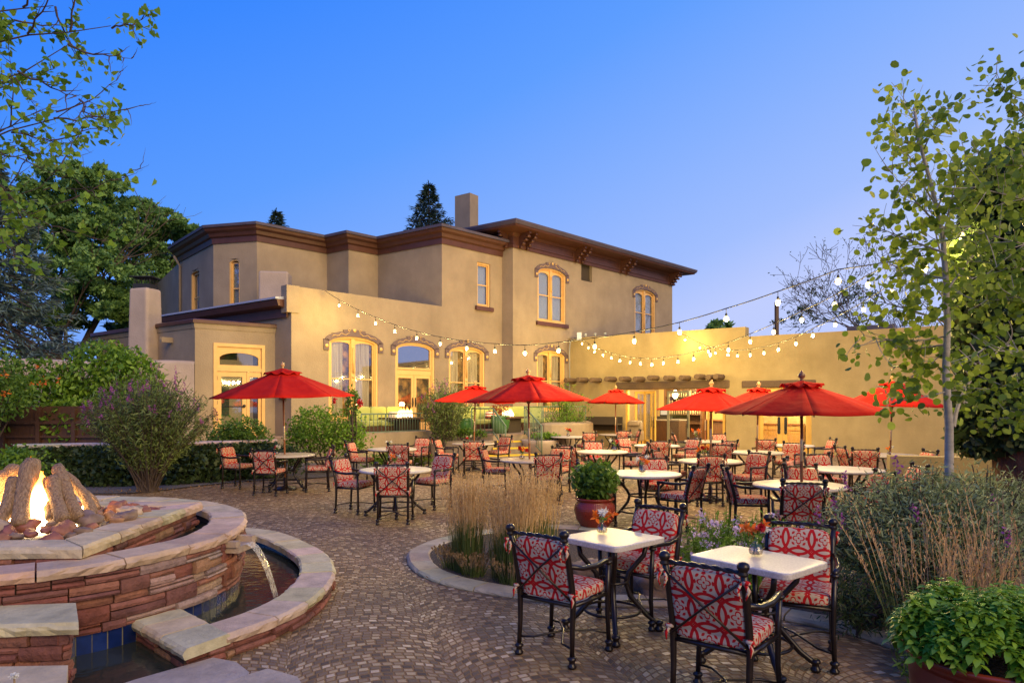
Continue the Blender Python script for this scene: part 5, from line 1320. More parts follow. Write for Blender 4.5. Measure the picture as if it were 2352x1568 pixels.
# ================================================================ tables
def table_proto():
    t = thing('round_table', 'x', 'table', (0, 0, 0))
    r = .585; m = MB(); m.lathe([(.0, .70), (r - .03, .70), (r - .008, .706), (r, .716), (r, .73), (r - .010, .742), (r - .03, .745), (.0, .745)], (0, 0, 0), 48); build('tabletop', m, MARB, t)
    for k in range(4):
        a = PI / 4 + PI / 2 * k; c, s_ = math.cos(a), math.sin(a)
        pr = [(.40, .695), (.36, .62), (.24, .48), (.20, .40), (.23, .30), (.34, .16), (.44, .075), (.47, .06)]
        m = MB(); m.tube([(c * x, s_ * x, z) for x, z in pr], [.020, .021, .021, .022, .022, .022, .021, .02], 8)
        m.lathe([(.028, 0), (.036, .008), (.036, .025), (.025, .035), (.022, .055), (.034, .065), (.03, .085)], (c * .47, s_ * .47, 0), 10); build('leg', m, IRON, t)
    m = MB(); m.tube([(.205 * math.cos(a), .205 * math.sin(a), .40) for a in [2 * PI * i / 24 for i in range(25)]], .014, 6, cap=False)
    m.tube([(.34 * math.cos(a), .34 * math.sin(a), .165) for a in [2 * PI * i / 32 for i in range(33)]], .013, 6, cap=False)
    build('ring', m, IRON, t)
    m = MB(); m.tube([(.38 * math.cos(a), .38 * math.sin(a), .69) for a in [2 * PI * i / 32 for i in range(33)]], .012, 6, cap=False); build('apron', m, IRON, t)
    return t
TP = table_proto(); tu = [False]
def table(xv, yv, label, rz=0):
    p = gr(xv, yv, .74); o = TP if not tu[0] else copy_tree(TP); tu[0] = True
    o.location = (p.x, p.y, 0); o.rotation_euler = (0, 0, rz); o['label'] = label; o['group'] = 'round stone topped patio tables'; return Vector((p.x, p.y))
TB = {}
TL = {
 'T1': (658, 1043.4, 'round table under the leftmost red umbrella'),
 'T2': (908.5, 1077.3, 'large round table with white rose vase, left of the tan grasses'),
 'T3': (901, 1030, 'round table near the stucco wall under the left green railing'),
 'T4': (1087.3, 1017, 'round table pierced by an umbrella left of the yellow steps'),
 'T5': (1217.7, 1054.5, 'round table under the big umbrella right of the yellow steps'),
 'T6': (1305, 1002, 'round table beside the right stucco planter, red and white flowers on it'),
 'T7': (1413, 996.7, 'rear round table under the small umbrella by the dining hall opening'),
 'T8': (1382, 1036, 'round table with a red rose vase behind the leafy pot'),
 'T9': (1476, 1086, 'large round table right of the oxblood pot with white orange flowers'),
 'T10': (1508.9, 1022, 'round table behind and right of the red rose table'),
 'T12': (1631, 1057, 'round table under the bright red umbrella near the hall opening'),
 'T13': (1619, 1012, 'back round table with tall flowers close to the bar opening'),
 'T14': (1736, 1037.4, 'round table in front of the yellow double door'),
 'T15': (1815.5, 1021.7, 'rear round table at the right side of the yellow double door'),
 'T16': (1836, 1112, 'round table under the largest umbrella at right'),
 'T17': (2042, 1044, 'far right round table under the partly hidden umbrella'),
 'T18': (1942, 1076.8, 'white round table half hidden behind the silvery shrub')}
for k, (a, b, l) in TL.items(): TB[k] = table(a, b, l, R(20 + 37 * len(TB)))
m = MB(); p = at(1344, 988, 27.6)
bt = thing('bistro_table', 'small dark round bistro table against the adobe wall', 'table', (p.x, 27.6, 0))
m.lathe([(0, .71), (.36, .71), (.37, .73), (0, .74)], (0, 0, 0), 24); build('tabletop', m, MARB, bt); m = MB(); m.tube([(0, 0, .04), (0, 0, .71)], .03, 8); m.lathe([(.25, 0), (.24, .03), (.04, .06)], (0, 0, 0), 16); build('pedestal', m, IRON, bt)
def V2(xv, yt): p = gr(xv, yt, .95); return p.x, p.y
CH = [  # top rail xV, yV, facing, label
 (517.8, 1018, 103, 'red patterned chair facing right at left side of the leftmost umbrella table'),
 (604, 1028, 6, 'chair seen from behind in front of the leftmost umbrella table'),
 (764, 1021, -108, 'chair facing left at right side of the leftmost umbrella table'),
 (778.8, 1043.4, 110, 'chair facing right at left of the large white rose vase table'),
 (901.5, 1057, -3, 'largest back-view chair before the white rose vase table'),
 (1021.8, 1037.4, -143, 'chair turned towards viewer right of the white rose vase table'),
 (802.8, 1009, 98, 'chair facing right beside the big rounded rose shrub'),
 (903.7, 1013, 2, 'back-view chair before the table under the left green railing'),
 (972, 1000, -158, 'chair facing the viewer below the climbing shrub on the left terrace'),
 (1002, 1003, 100, 'chair facing right at left of the table left of the steps'),
 (1088, 1008.5, -3, 'back-view chair at the umbrella table left of the yellow steps'),
 (1143, 998, -135, 'chair turned left in front of the yellow steps'),
 (1107, 1024, 100, 'chair facing right behind the tan grasses, left of the big umbrella pole'),
 (1250.4, 1036, -5, 'back-view chair close to the big umbrella pole right of the steps'),
 (1290, 1022, -150, 'chair facing viewer behind right of the big umbrella pole'),
 (1229, 985, 104, 'chair facing right by the pale planter bowl'),
 (1339.5, 989, -18, 'back-view chair at the table beside the right stucco planter'),
 (1347, 980.5, 0, 'small far chair at the little bistro table'),
 (1428, 985, -5, 'back-view chair at the rear table under the small umbrella'),
 (1456, 984, -85, 'chair facing left before the tan armchair at the opening'),
 (1327, 1017, 35, 'back-view chair left of the red rose vase table'),
 (1362, 1008, 180, 'chair facing viewer directly behind the red rose vase table'),
 (1431, 1000, 145, 'pale light-struck chair facing viewer between two round tables'),
 (1352, 1056, 95, 'chair behind the leafy plant of the oxblood pot'),
 (1478, 1015, -82, 'side-view chair facing left at right of the red rose vase table'),
 (1492, 1046, 178, 'chair facing viewer behind the large table right of the pot'),
 (1515, 1006.5, 3, 'back-view chair in front of the table before the hall opening'),
 (1546, 993, 100, 'far chair facing right in front of the glass doors'),
 (1577, 1003, -118, 'chair facing left at right end of the table before the opening'),
 (1541, 1029, 118, 'chair facing right, left of the bright red umbrella pole'),
 (1636, 1038.7, 0, 'back-view chair directly under the bright red umbrella'),
 (1728, 1033, -122, 'chair facing left right of the bright red umbrella table'),
 (1591, 1063, -48, 'near back-view chair turned left at the large table right of the pot'),
 (1650, 992, 172, 'far chair facing viewer behind the bright umbrella pole'),
 (1676, 1008, -20, 'back-view chair right of the bright umbrella pole, in the rear row'),
 (1711, 1017, 22, 'back-view chair left of the table before the yellow door'),
 (1783, 1004.6, 12, 'back-view chair standing before the yellow door handles'),
 (1822, 1012, -135, 'pale cushioned chair facing viewer beside the big umbrella pole'),
 (1905, 1004, -84, 'far right side-view chair against the adobe wall, facing left'),
 (1876, 1036, 180, 'wide front-view chair behind the white table at the shrub'),
 (1826, 1047, 118, 'chair left of the white table at the shrub, behind the pole'),
 (1833, 1064, 182, 'chair facing viewer behind the table under the largest umbrella'),
 (1683, 1068, 99, 'side-view chair facing right at the table under the largest umbrella'),
 (1846, 1098, 12, 'back-view chair in front of the table under the largest umbrella'),
 (1950, 1021, 90, 'chair at the left of the far right umbrella table'),
 (1987, 1026, 22, 'back-view chair seen above the silvery shrub, far right umbrella table'),
 (2135, 1030, -90, 'chair at the right of the far right table behind the aspen trunk'),
 (2110, 1062, -85, 'chair hidden behind the silvery shrub right of the white table')]
for xv, yv, ph, l in CH:
    X, Y = V2(xv, yv); c = Vector((X, Y)); f = Vector((math.sin(R(ph)), math.cos(R(ph))))
    for _ in range(6):
        cc = c + f * .32
        for tb in TB.values():
            d = cc - tb
            if d.length < .70: c += d.normalized() * (.70 - d.length) * .9; cc = c + f * .32
    chair(c.x, c.y, ph, l)
X45 = (4.55, 8.9); chair(X45[0] + .3, X45[1], -92, 'chair mostly hidden by shrub right of the largest umbrella table')
# four chairs at the square tables, placed from their posts
for X, Y, ph, l in ((.177, 4.70, 37.7, 'big back-view chair at the left square table in the foreground'), (1.285, 5.97, -137, 'chair facing viewer behind the left square table'),
                    (1.066, 3.80, 37.8, 'nearest back-view chair in front of the right square table'), (2.165, 5.14, -153, 'front-view chair behind the right square table by the silvery shrub')):
    chair(X, Y, ph, l)
# square tables
def sqtable(c, rz, wx, wy, label):
    t = thing('square_table', label, 'table', (c[0], c[1], 0), rz, 'two square stone topped tables in the foreground')
    m = MB(); m.cushion((0, 0, .722), (wx, wy, .046), n=17, e=.14); build('tabletop', m, MARB, t)
    for k in range(4):
        sx, sy = ((1, 1), (-1, 1), (-1, -1), (1, -1))[k]; L = math.hypot(wx, wy) / 2; c_, s_ = sx * wx / 2 / L, sy * wy / 2 / L
        pr = [(.27, .70), (.25, .60), (.13, .46), (.11, .38), (.14, .28), (.27, .13), (.34, .075), (.37, .06)]
        m = MB(); m.tube([(c_ * x, s_ * x, z) for x, z in pr], [.019, .020, .021, .021, .021, .021, .020, .018], 8)
        m.lathe([(.026, 0), (.034, .008), (.034, .025), (.024, .035), (.022, .055), (.034, .065), (.028, .085)], (c_ * .37, s_ * .37, 0), 10); build('leg', m, IRON, t)
    m = MB(); m.tube([(.22 * math.cos(a), .22 * math.sin(a), .17) for a in [2 * PI * i / 32 for i in range(33)]], .012, 6, cap=False); m.tube([(.125 * math.cos(a), .125 * math.sin(a), .40) for a in [2 * PI * i / 24 for i in range(25)]], .011, 6, cap=False); build('ring', m, IRON, t)
    return t
sqtable((.795, 5.42), R(-48), .60, .62, 'left square white stone table with an orange and white posy')
sqtable((1.675, 4.66), R(-50), .74, .56, 'right square white stone table with an orange lily vase')
# ================================================================ umbrellas
def umbrella(P, rad, ztop, zrim, label, rot=0, wood=WOODP, grp='red market umbrellas over the patio', fin=(.45, .25, .10), vent=.27):
    t = thing('market_umbrella', label, 'umbrella', (P[0], P[1], 0), R(rot), grp); t.rotation_euler.x = R(1.3 * math.sin(rot * 7)); t.rotation_euler.y = R(1.3 * math.cos(rot * 5))
    hub = ztop - .14; m = MB(); m.tube([(0, 0, 0), (0, 0, hub)], .019, 10); pole = build('pole', m, wood, t)
    m = MB(); m.lathe([(.0195, 0), (.0205, .01), (.0205, .28), (.0195, .29)], (0, 0, 1.05), 12); build('pole_joint', m, plain('brass', (.65, .5, .3), .3, .8), t)
    m = MB(); m.lathe([(.024, 0), (.03, .02), (.018, .035), (.045, .07), (.045, .095), (.02, .125), (.008, .15)], (0, 0, hub - .01), 12); build('finial', m, plain('turned_wood', fin, .4), t)
    n = 8; m = MB(); k = 8; vs = []; fs = []; z0 = hub - .03
    for s_ in range(n):
        a0 = 2 * PI * s_ / n; a1 = 2 * PI * (s_ + 1) / n; b = len(vs)
        for i in range(k + 1):
            u = i / k; r = rad * (.02 + .98 * u); zz = z0 + (zrim - z0) * (u ** 1.06)
            for j in range(7):
                v = j / 6; p = Vector((math.cos(a0), math.sin(a0), 0)).lerp(Vector((math.cos(a1), math.sin(a1), 0)), v) * r
                sag = .10 * rad * u * (v * (1 - v)) ; scal = (1 - .05 * 4 * v * (1 - v) * (u ** 6))
                vs.append((p.x * scal, p.y * scal, zz - sag * .9 * (1 if u < .999 else .72)))
        for i in range(k):
            for j in range(6): q = b + i * 7 + j; fs.append((q, q + 1, q + 8, q + 7))
    m.add(vs, fs, True); o = build('canopy', m, REDC, t); sm = o.modifiers.new('s', 'SOLIDIFY'); sm.thickness = .004
    m = MB(); vs = []; fs = []
    for s_ in range(n):
        a0 = 2 * PI * s_ / n; a1 = 2 * PI * (s_ + 1) / n; b = len(vs)
        for i in range(5):
            u = i / 4; r = rad * vent * (.05 + .95 * u)
            for j in range(7):
                v = j / 6; p = Vector((math.cos(a0), math.sin(a0), 0)).lerp(Vector((math.cos(a1), math.sin(a1), 0)), v) * r
                vs.append((p.x, p.y, hub + .005 - (z0 - zrim) * vent * .88 * u ** .95 + (.03 * u * u * math.sin(v * 2 * PI * 1.0 + s_ * 1.3) if u > .4 else 0) + .018 * u))
        for i in range(4):
            for j in range(6): q = b + i * 7 + j; fs.append((q, q + 1, q + 8, q + 7))
    m.add(vs, fs, True); o = build('vent_flap', m, REDC, t); sm = o.modifiers.new('s', 'SOLIDIFY'); sm.thickness = .004
    for s_ in range(n):
        a = 2 * PI * s_ / n; m = MB(); c, s2 = math.cos(a), math.sin(a)
        m.tube([(0, 0, z0 - .03), (c * rad * .5, s2 * rad * .5, z0 + (zrim - z0) * .48 - .02), (c * rad * .985, s2 * rad * .985, zrim - .012)], .009, 5)
        m.tube([(c * .03, s2 * .03, zrim - .02), (c * rad * .45, s2 * rad * .45, z0 + (zrim - z0) * .44 - .03)], .007, 5); build('rib', m, WOODP, t)
    m = MB(); m.lathe([(.02, 0), (.035, .01), (.035, .06), (.02, .07)], (0, 0, zrim - .05), 12); build('hub', m, WOODP, t)
    m = MB(); m.lathe([(.24, 0), (.24, .03), (.18, .06), (.04, .09), (.035, .25), (.02, .26)], (0, 0, 0), 20); build('base', m, IRON, t)
    return t
def ztop(T, yv): Y = TB[T].y; return EYE - (yv - HY) / F * Y
DW = noisy('dark_teak_pole', (.12, .045, .02), (.18, .065, .03), scale=8, rough=.5, bump=.1, stretch=(8, 8, .6))
off1 = TB['T1'] + Vector((-.02, -.0))
umbrella(off1, 1.47, ztop('T1', 831), 1.95, 'leftmost crimson market umbrella before the entrance doors', 12)
umbrella(TB['T5'], 1.25, ztop('T5', 845), ztop('T5', 921), 'large dark red umbrella right of the yellow steps', 8)
umbrella(TB['T4'], 1.17, ztop('T4', 873), ztop('T4', 923), 'red umbrella behind, left of the yellow steps', 20)
umbrella(TB['T7'], 1.10, ztop('T7', 884), ztop('T7', 925), 'smallest bright red umbrella by the left end of the hall opening', 15)
umbrella(TB['T12'], 1.05, ztop('T12', 872), ztop('T12', 941), 'bright red umbrella in front of the hall opening', 4)
umbrella(TB['T13'], .95, 2.25, 1.75, 'hidden red umbrella whose pole stands behind the bright red one', 4)
umbrella(TB['T14'], .98, ztop('T14', 875), ztop('T14', 934), 'red umbrella behind, over the table before the yellow door', 10, DW)
umbrella(TB['T16'] + Vector((.03, 0)), 1.11, ztop('T16', 851), ztop('T16', 947), 'largest dusky red umbrella in front of the yellow door', -16, DW, fin=(.18, .08, .04), vent=.25)
umbrella(TB['T17'], 1.0, ztop('T17', 860), ztop('T17', 932), 'pinkish red umbrella at far right behind the aspen leaves', 10, DW)
# ================================================================ vases with flowers
def vase(X, Y, label, cols, z=.746, s=1.0, seed=1, h=.13):
    t = thing('flower_vase', label, 'vase', (X, Y, z)); rg = random.Random(seed)
    m = MB(); m.lathe([(.022 * s, 0), (.040 * s, .012 * s), (.046 * s, .036 * s), (.036 * s, .062 * s), (.016 * s, .078 * s), (.014 * s, .10 * s), (.020 * s, .108 * s)], (0, 0, 0), 16); build('glass', m, GLASS2, t)
    m = MB(); m.lathe([(.0, .004), (.036 * s, .012), (.041 * s, .034 * s), (.03 * s, .05 * s), (.0, .05 * s)], (0, 0, 0), 12); build('water', m, glassmat('vase_water', (.75, .68, .5), .8), t)
    m = MB()
    tips = []
    for i in range(len(cols)):
        a = 2 * PI * i / len(cols) + rg.random(); q = .035 * s + .02 * rg.random(); p = Vector((q * math.cos(a) * 1.4, q * math.sin(a), (h + .035 * rg.uniform(-1, 1)) * s + .02)); tips.append(p)
        m.tube([(-p.x * .3, -p.y * .3, .01), (0, 0, .09 * s), p], .0028, 5)
    build('stem', m, L_GRN, t)
    for p, c in zip(tips, cols):
        r = .026 * s; mt = {'o': ORAN, 'w': WHTF, 'r': REDF}[c]
        if c == 'w':
            P = np.repeat([p], 40, 0); V, n = leaves(P, .036 * s, 'long', up=0, rng=NR)
        elif c == 'r': P, d = shell_pts(50, p, (r * .6,) * 3, .2); V, n = leaves(P, .022 * s, 'round', up=0)
        else: P = np.repeat([p], 12, 0); V, n = leaves(P, .048 * s, 'leaf', up=-.1)
        fastmesh('flower', V, n, mt, t, org=Vector((0, 0, 0)))
    P, d = shell_pts(14, (0, 0, .115 * s), (.03 * s, .03 * s, .02 * s), .2); V, n = leaves(P, .045 * s, 'leaf'); fastmesh('leaf_sprig', V, n, L_GRN, t, org=Vector((0, 0, 0)))
    return t
p = gr(1383, 1213 + 12, .745); vase(p.x, p.y, 'glass vase of orange and white blooms on the left square table', 'owoowo', seed=2, s=1.05)
p = gr(1736, 1275, .745); vase(p.x, p.y, 'glass vase with white daisy and orange lilies on the right square table', 'woooro', seed=3, s=1.15, h=.15)
def tv(T, dx, dy, label, cols, **k): vase(TB[T].x + dx, TB[T].y + dy, label, cols, **k)
tv('T1', -.17, -.1, 'small vase with red and white roses at the leftmost umbrella pole', 'wrw', seed=4, s=1.1)
tv('T2', -.02, .05, 'vase with white and orange roses behind the largest back-view chair', 'wwo', seed=5, s=1.2)
tv('T3', -.1, .1, 'low white flowers on the table under the left railing', 'ww', seed=6)
tv('T4', -.12, -.1, 'white and red posy on the table left of the steps', 'wwr', seed=7, s=1.2)
tv('T5', -.16, -.02, 'red and orange bouquet beside the big umbrella pole', 'roro', seed=8, s=1.4)
tv('T6', .0, 0, 'red and white posy on the table by the stucco planter', 'rwor', seed=9, s=1.6)
tv('T8', .30, .1, 'single red rose vase on the table behind the pot', 'rw', seed=10, s=1.4)
tv('T9', .0, .03, 'glass vase with white and orange blooms on the large table', 'wowo', seed=11, s=1.35)
tv('T13', -.25, 0, 'tall white and orange posy on the back table by the bar', 'wwoo', seed=12, s=1.8)
tv('T12', -.1, .1, 'orange flowers behind the back-view chair under the bright umbrella', 'oor', seed=13, s=1.5)
tv('T17', 0, 0, 'small vase on the far right umbrella table', 'wo', seed=14)
# ================================================================ string lights
def string(label, pts, bulbs, poly, e, skip_first=False):
    """poly: plan line endpoints; pts/bulbs in picture pixels projected on the vertical plane above that line"""
    A, B = Vector(poly[0]), Vector(poly[1]); w = Wl(A, B)
    def pr(xv, yv): t_, Y = w.hit(xv); return at(xv, yv, Y)
    Bp = [pr(*b) for b in bulbs]; t = thing('string_lights', label, 'string lights', tuple(Bp[0]))
    cp = [pr(*q) if len(q) == 2 else None for q in pts[:1]] + [p + Vector((0, 0, .17)) for p in Bp] + [pr(*q) for q in pts[1:]]
    fine = []
    for i in range(len(cp) - 1):
        for j in range(5): u = j / 5; q = cp[i].lerp(cp[i + 1], u); q.z -= .10 * u * (1 - u) * (cp[i] - cp[i + 1]).length * .35; fine.append(q)
    fine.append(cp[-1]); m = MB(); m.tube(fine, .009, 5); build('cord', m, BLACK, t, world=True)
    for p in Bp:
        d = p - Bp[0]
        m = MB(); m.ell((0, 0, 0), (.042, .042, .050), 10, 7); b = build('bulb', m, BULB, t); b.location = d
        m = MB(); m.tube([(0, 0, .035), (0, 0, .09)], [.02, .017], 8); m.tube([(0, 0, .09), (0, 0, .17)], .005, 4); build('socket', m, BLACK, b)
        l = plight('bulb_light', (0, 0, 0), e, (1, .72, .22), .035); l.parent = b; l.location = (0, 0, -.10)
BE = 80
string('longest string of bulbs from the stucco parapet across to the right trees', [(746, 667), (2215, 470)], [(779, 700.7), (822, 723.7), (862.7, 741.5), (906.7, 759.7), (957.4, 775.6), (1011, 789), (1072, 799), (1136.6, 805.9), (1205.5, 810.4), (1283, 804.5), (1366, 795.4), (1456.7, 782.8), (1560.8, 762.5), (1668, 732), (1786.8, 694.4), (1925, 645.7), (2124, 616), (2207, 540.8)], [(-6.13, 22.2), (5.9, 8.6)], BE)
string('string of bulbs sagging low in front of the adobe wall', [(1318, 775), (2150, 560)], [(1337, 788.4), (1351.8, 798), (1366, 806.7), (1385, 814.6), (1403.8, 821), (1423.5, 827), (1447.4, 831.4), (1470.8, 834), (1497, 836), (1523.7, 832.9), (1557, 829.8), (1593, 823.5), (1631, 814), (1673, 802.5), (1723, 784), (1777, 762), (1841.5, 734.4), (1917, 699.3), (1993.6, 654)], [(2.6, 29.3), (6.4, 9.2)], BE)
string('short string of bulbs from the adobe parapet towards the aspen', [(1560, 765), (2120, 640)], [(1573.6, 779.4), (1607.6, 798), (1626.7, 806), (1643, 810), (1671.9, 814), (1693.6, 816.4), (1723, 814.3), (1754.5, 810), (1788, 801.7), (1828, 788.6), (1867, 770), (1918.5, 745.6), (1983.8, 711), (2049, 670)], [(6.75, 27.2), (7.6, 11.0)], BE)
m = MB(); q = at(1784, 730, 30); m.bx(q.x - .06, q.x + .06, 29.9, 30.1, 3.5, 6.3); tag(build('utility_post', m, VIGA), 'thin wooden post rising behind the adobe wall', 'post')
# ================================================================ planting
def foliage(name, P, size, shape, mt, parent, **k):
    V, n = leaves(P, size, shape, **k); return fastmesh(name, V, n, mt, parent)
def stems(c, tips, r0, r1, mt, parent, nm='stem', sag=.1, rg=random):
    m = MB()
    for p in tips:
        p = Vector(p); b = Vector((c[0] + rg.uniform(-.1, .1), c[1] + rg.uniform(-.1, .1), c[2])); mid = b.lerp(p, .5) + Vector((rg.uniform(-1, 1), rg.uniform(-1, 1), rg.uniform(.2, 1))) * sag
        m.tube([b, mid, p], [r0, (r0 + r1) / 2, r1], 5, cap=False)
    return build(nm, m, mt, parent, world=True)
def bush(name, label, cat, c, rad, n, size, shape, mt, group=None, blobs=5, inner=.5, stem=BARKD, seed=1, low=-.7, lump=.28, **k):
    rg = np.random.RandomState(seed); rr = random.Random(seed); t = thing(name, label, cat, (c[0], c[1], 0), 0, group)
    Ps = []; 
    for i in range(blobs):
        d = rg.normal(size=3); d /= np.linalg.norm(d); d[2] = abs(d[2]) * .8 - .15; q = rg.uniform(.35, .72)
        bc = np.array(c) + d * np.array(rad) * q; br = np.array(rad) * (1 - q) * rg.uniform(.85, 1.35)
        P, _ = shell_pts(n // (blobs + 2), bc, br, inner, rg, low); Ps.append(P)
    P, _ = shell_pts(2 * n // (blobs + 2), c, np.array(rad) * .86, inner, rg, low); Ps.append(P)
    P = np.concatenate(Ps); P = P[P[:, 2] > .04]
    foliage('foliage', P, size, shape, mt, t, rng=rg, **k)
    tips = [P[rr.randrange(len(P))] for _ in range(18)]; stems((c[0], c[1], 0), tips, .018, .006, stem, t, rg=rr); return t, P
# left: vine on the garden wall
rgn = np.random.RandomState(5)
t = thing('wall_vine', 'huge bright green vine spilling over the stucco garden wall', 'vine', (-12, 18.3, 0)); Ps = []
for (x, y, z, rx, ry, rz_, n) in ((-10.5, 18.6, 2.35, 1.0, .8, 1.0, 2600), (-11.2, 18.7, 2.55, 1.1, .8, 1.05, 2800), (-12.6, 18.2, 1.75, 1.5, .8, .95, 2800), (-13.8, 17.6, 1.7, 1.4, .8, .95, 2200), (-9.9, 18.2, 1.5, .9, .7, .9, 1800), (-11.4, 17.8, 1.3, 1.2, .6, .7, 1800), (-15.2, 17.2, 2.1, 1.2, .8, 1.1, 1500), (-12.8, 18.4, 2.4, 1.2, .5, .7, 1200)):
    P, _ = shell_pts(n, (x, y, z), (rx, ry, rz_), .55, rgn); Ps.append(P)
P = np.concatenate(Ps); P[:, 2] = np.maximum(P[:, 2], .75 + .2 * rgn.rand(len(P))); foliage('foliage', P, .14, 'leaf', L_BRT, t, rng=rgn, droop=.7)
stems((-11.5, 18.6, 0), [P[i * 150] for i in range(40)], .05, .01, BARK, t, rg=random.Random(2))
t = thing('trumpet_vine', 'dark green vine with orange trumpet flowers at the left edge', 'vine', (-13.2, 16.5, 0)); Ps = []
for (x, y, z, rx, ry, rz_, n) in ((-12.9, 16.6, 2.6, 1.0, .7, .8, 1500), (-12.2, 16.4, 2.0, .8, .5, .6, 900), (-13.4, 16.2, 1.6, 1.2, .6, .7, 1000)):
    P, _ = shell_pts(n, (x, y, z), (rx, ry, rz_), .4, rgn); Ps.append(P)
P = np.concatenate(Ps); foliage('foliage', P, .11, 'leaf', L_GRN, t, rng=rgn, droop=.4); stems((-13, 16.6, 0), [P[i * 130] for i in range(24)], .03, .008, BARK, t, rg=random.Random(2))
FP = np.array([at(x, y, 15.8) for x, y in ((8, 902), (22, 903), (90, 880), (100, 884), (12, 858), (14, 866), (85, 843), (135, 873), (105, 872), (70, 880))])
[foliage('flower', np.repeat([q], 7, 0) + rgn.normal(size=(7, 3)) * .03, .075, 'leaf', ORAN, t, rng=rgn, up=-.1) for q in FP]
# dark timber screen under the vine
scr = thing('garden_shed', 'dark brown timber screen with window panels under the vine at left', 'shed', (-12.5, 17.2, 0))
m = MB(); m.bx(-15.5, -10.2, 17.35, 17.45, 0, 1.75); build('wall', m, WOODD, scr, world=True)
m = MB()
for x in (-14.9, -13.9, -12.9, -12.0, -11.1, -10.3): m.bx(x - .05, x + .05, 17.25, 17.349, 0, 1.7)
m.bx(-15.5, -10.2, 17.26, 17.348, 1.3, 1.38); build('frame', m, WOODD, scr, world=True)
for x in (-14.4, -13.4): 
    m = MB(); m.bx(x - .4, x + .4, 17.3, 17.345, .5, 1.25); build('panel', m, SOIL, scr, world=True)
for z in (.95,): m = MB(); m.bx(-12.9, -10.3, 17.28, 17.34, z, z + .06); build('rail', m, WOODD, scr, world=True)
bush('hedge', 'rounded green hedge at the left edge behind the fire', 'hedge', (-9.5, 12.8, .55), (1.25, .7, .62), 2600, .085, 'leaf', L_BRT, seed=4, low=-1)
# ivy covered low wall with stone cap
iw = thing('ivy_wall', 'low wall smothered in dark ivy with pale stone capping', 'wall', (-8.5, 15.0, 0))
pth = [Vector(p) for p in ((-10.9, 14.9), (-9.6, 15.3), (-8.2, 15.5), (-6.9, 16.2), (-5.9, 17.2))]; pin = offset(pth, .34, False)
m = MB(); slabs(m, pth, pin, .84, .92, .8, base=(.52, .43, .34), seed=77); build('coping', m, LIME, iw, world=True)
m = MB(); ringwall(m, offset(pth, .05, False), offset(pth, .3, False), 0, .838); build('wall_core', m, SOIL, iw, world=True)
Ps = []
for i in range(6400):
    u = rgn.rand() * 3.999; k = int(u); p = pth[k].lerp(pth[k + 1], u - k); z = rgn.rand() ** .8 * .86; o = (.12 + .55 * (1 - z / .9)) * rgn.uniform(.5, 1.1); o += .1 * math.sin(p.x * 4)
    Ps.append((p.x + .35 * o, p.y - o, z + .0))
foliage('ivy', np.array(Ps), .085, 'heart', L_DRK, iw, rng=rgn, droop=.6, up=.1)
# butterfly bush left
def spiky(name, label, c, R_, H, nb, leafn, seed, mt=L_BUD, flowers=60, cat='shrub', lsize=.11, spread=1.0, fl=PURP, squash=.8, hmin=.55, flsz=.05):
    rg = np.random.RandomState(seed); rr = random.Random(seed); t = thing(name, label, cat, (c[0], c[1], 0)); m = MB(); P = []; tips = []
    for i in range(nb):
        a = rr.uniform(0, 2 * PI); q = math.sqrt(rr.random()) * spread; h = H * (hmin + (1 - hmin) * (1 - q * q * .75)) * rr.uniform(.75, 1.05)
        b = Vector((c[0] + rr.uniform(-.15, .15), c[1] + rr.uniform(-.15, .15), 0)); e = Vector((c[0] + R_ * q * math.cos(a), c[1] + R_ * q * math.sin(a) * squash, h))
        mid = b.lerp(e, .5) + Vector((-.10 * R_ * math.cos(a), -.10 * R_ * math.sin(a), .12 * h)); pts = []
        for j in range(8):
            u = j / 7; pts.append((b * (1 - u) ** 2 + mid * 2 * u * (1 - u) + e * u * u))
        m.tube(pts, [.012 * (1 - .75 * j / 7) for j in range(8)], 4, cap=False); tips.append(pts[-1])
        for j in range(leafn): u = rr.uniform(.22, 1) ** .8; k = min(6, int(u * 7)); p = pts[k].lerp(pts[k + 1], u * 7 - k); P.append((p.x + rr.gauss(0, .05), p.y + rr.gauss(0, .05), p.z + rr.gauss(0, .05)))
    build('stem', m, BARKD, t, world=True); foliage('foliage', np.array(P), lsize, 'long', mt, t, rng=rg, up=.1)
    if flowers:
        for i in rr.sample(range(len(tips)), min(flowers, len(tips))):
            FPs = []; p = tips[i]; d = Vector((rr.uniform(-.5, .5), rr.uniform(-.5, .5), 1)).normalized(); L = rr.uniform(.10, .2)
            for j in range(30): u = rr.random(); FPs.append(tuple(p + d * L * u + Vector((rr.gauss(0, 1), rr.gauss(0, 1), rr.gauss(0, 1))) * .014 * (1.2 - u)))
            foliage('flower', np.array(FPs), flsz * .6, 'quad', fl, t, rng=rg, up=0)
    return t
spiky('butterfly_bush', 'large airy butterfly bush with purple flower spikes left of the umbrella', (-7.45, 14.0), 1.35, 2.45, 330, 56, 3, flowers=90, lsize=.095)
spiky('butterfly_bush', 'tall butterfly bush climbing in front of the left terrace wall', (-2.2, 22.0), .85, 2.75, 120, 60, 5, flowers=26)
bush('rose_shrub', 'dark green rose shrub in front of the glazed entrance doors', 'shrub', (-6.95, 17.3, .8), (1.15, .8, .85), 4200, .085, 'leaf', L_GRN, seed=6)
bush('rose_shrub', 'big rounded bright green rose shrub right of the leftmost umbrella pole', 'shrub', (-4.85, 17.9, .95), (1.15, .9, 1.0), 5600, .085, 'leaf', L_BRT, seed=7, blobs=7)
bush('rose_shrub', 'low dark shrub behind the leftmost umbrella table', 'shrub', (-5.7, 16.6, .4), (1.0, .5, .5), 2200, .08, 'leaf', L_DRK, seed=8)
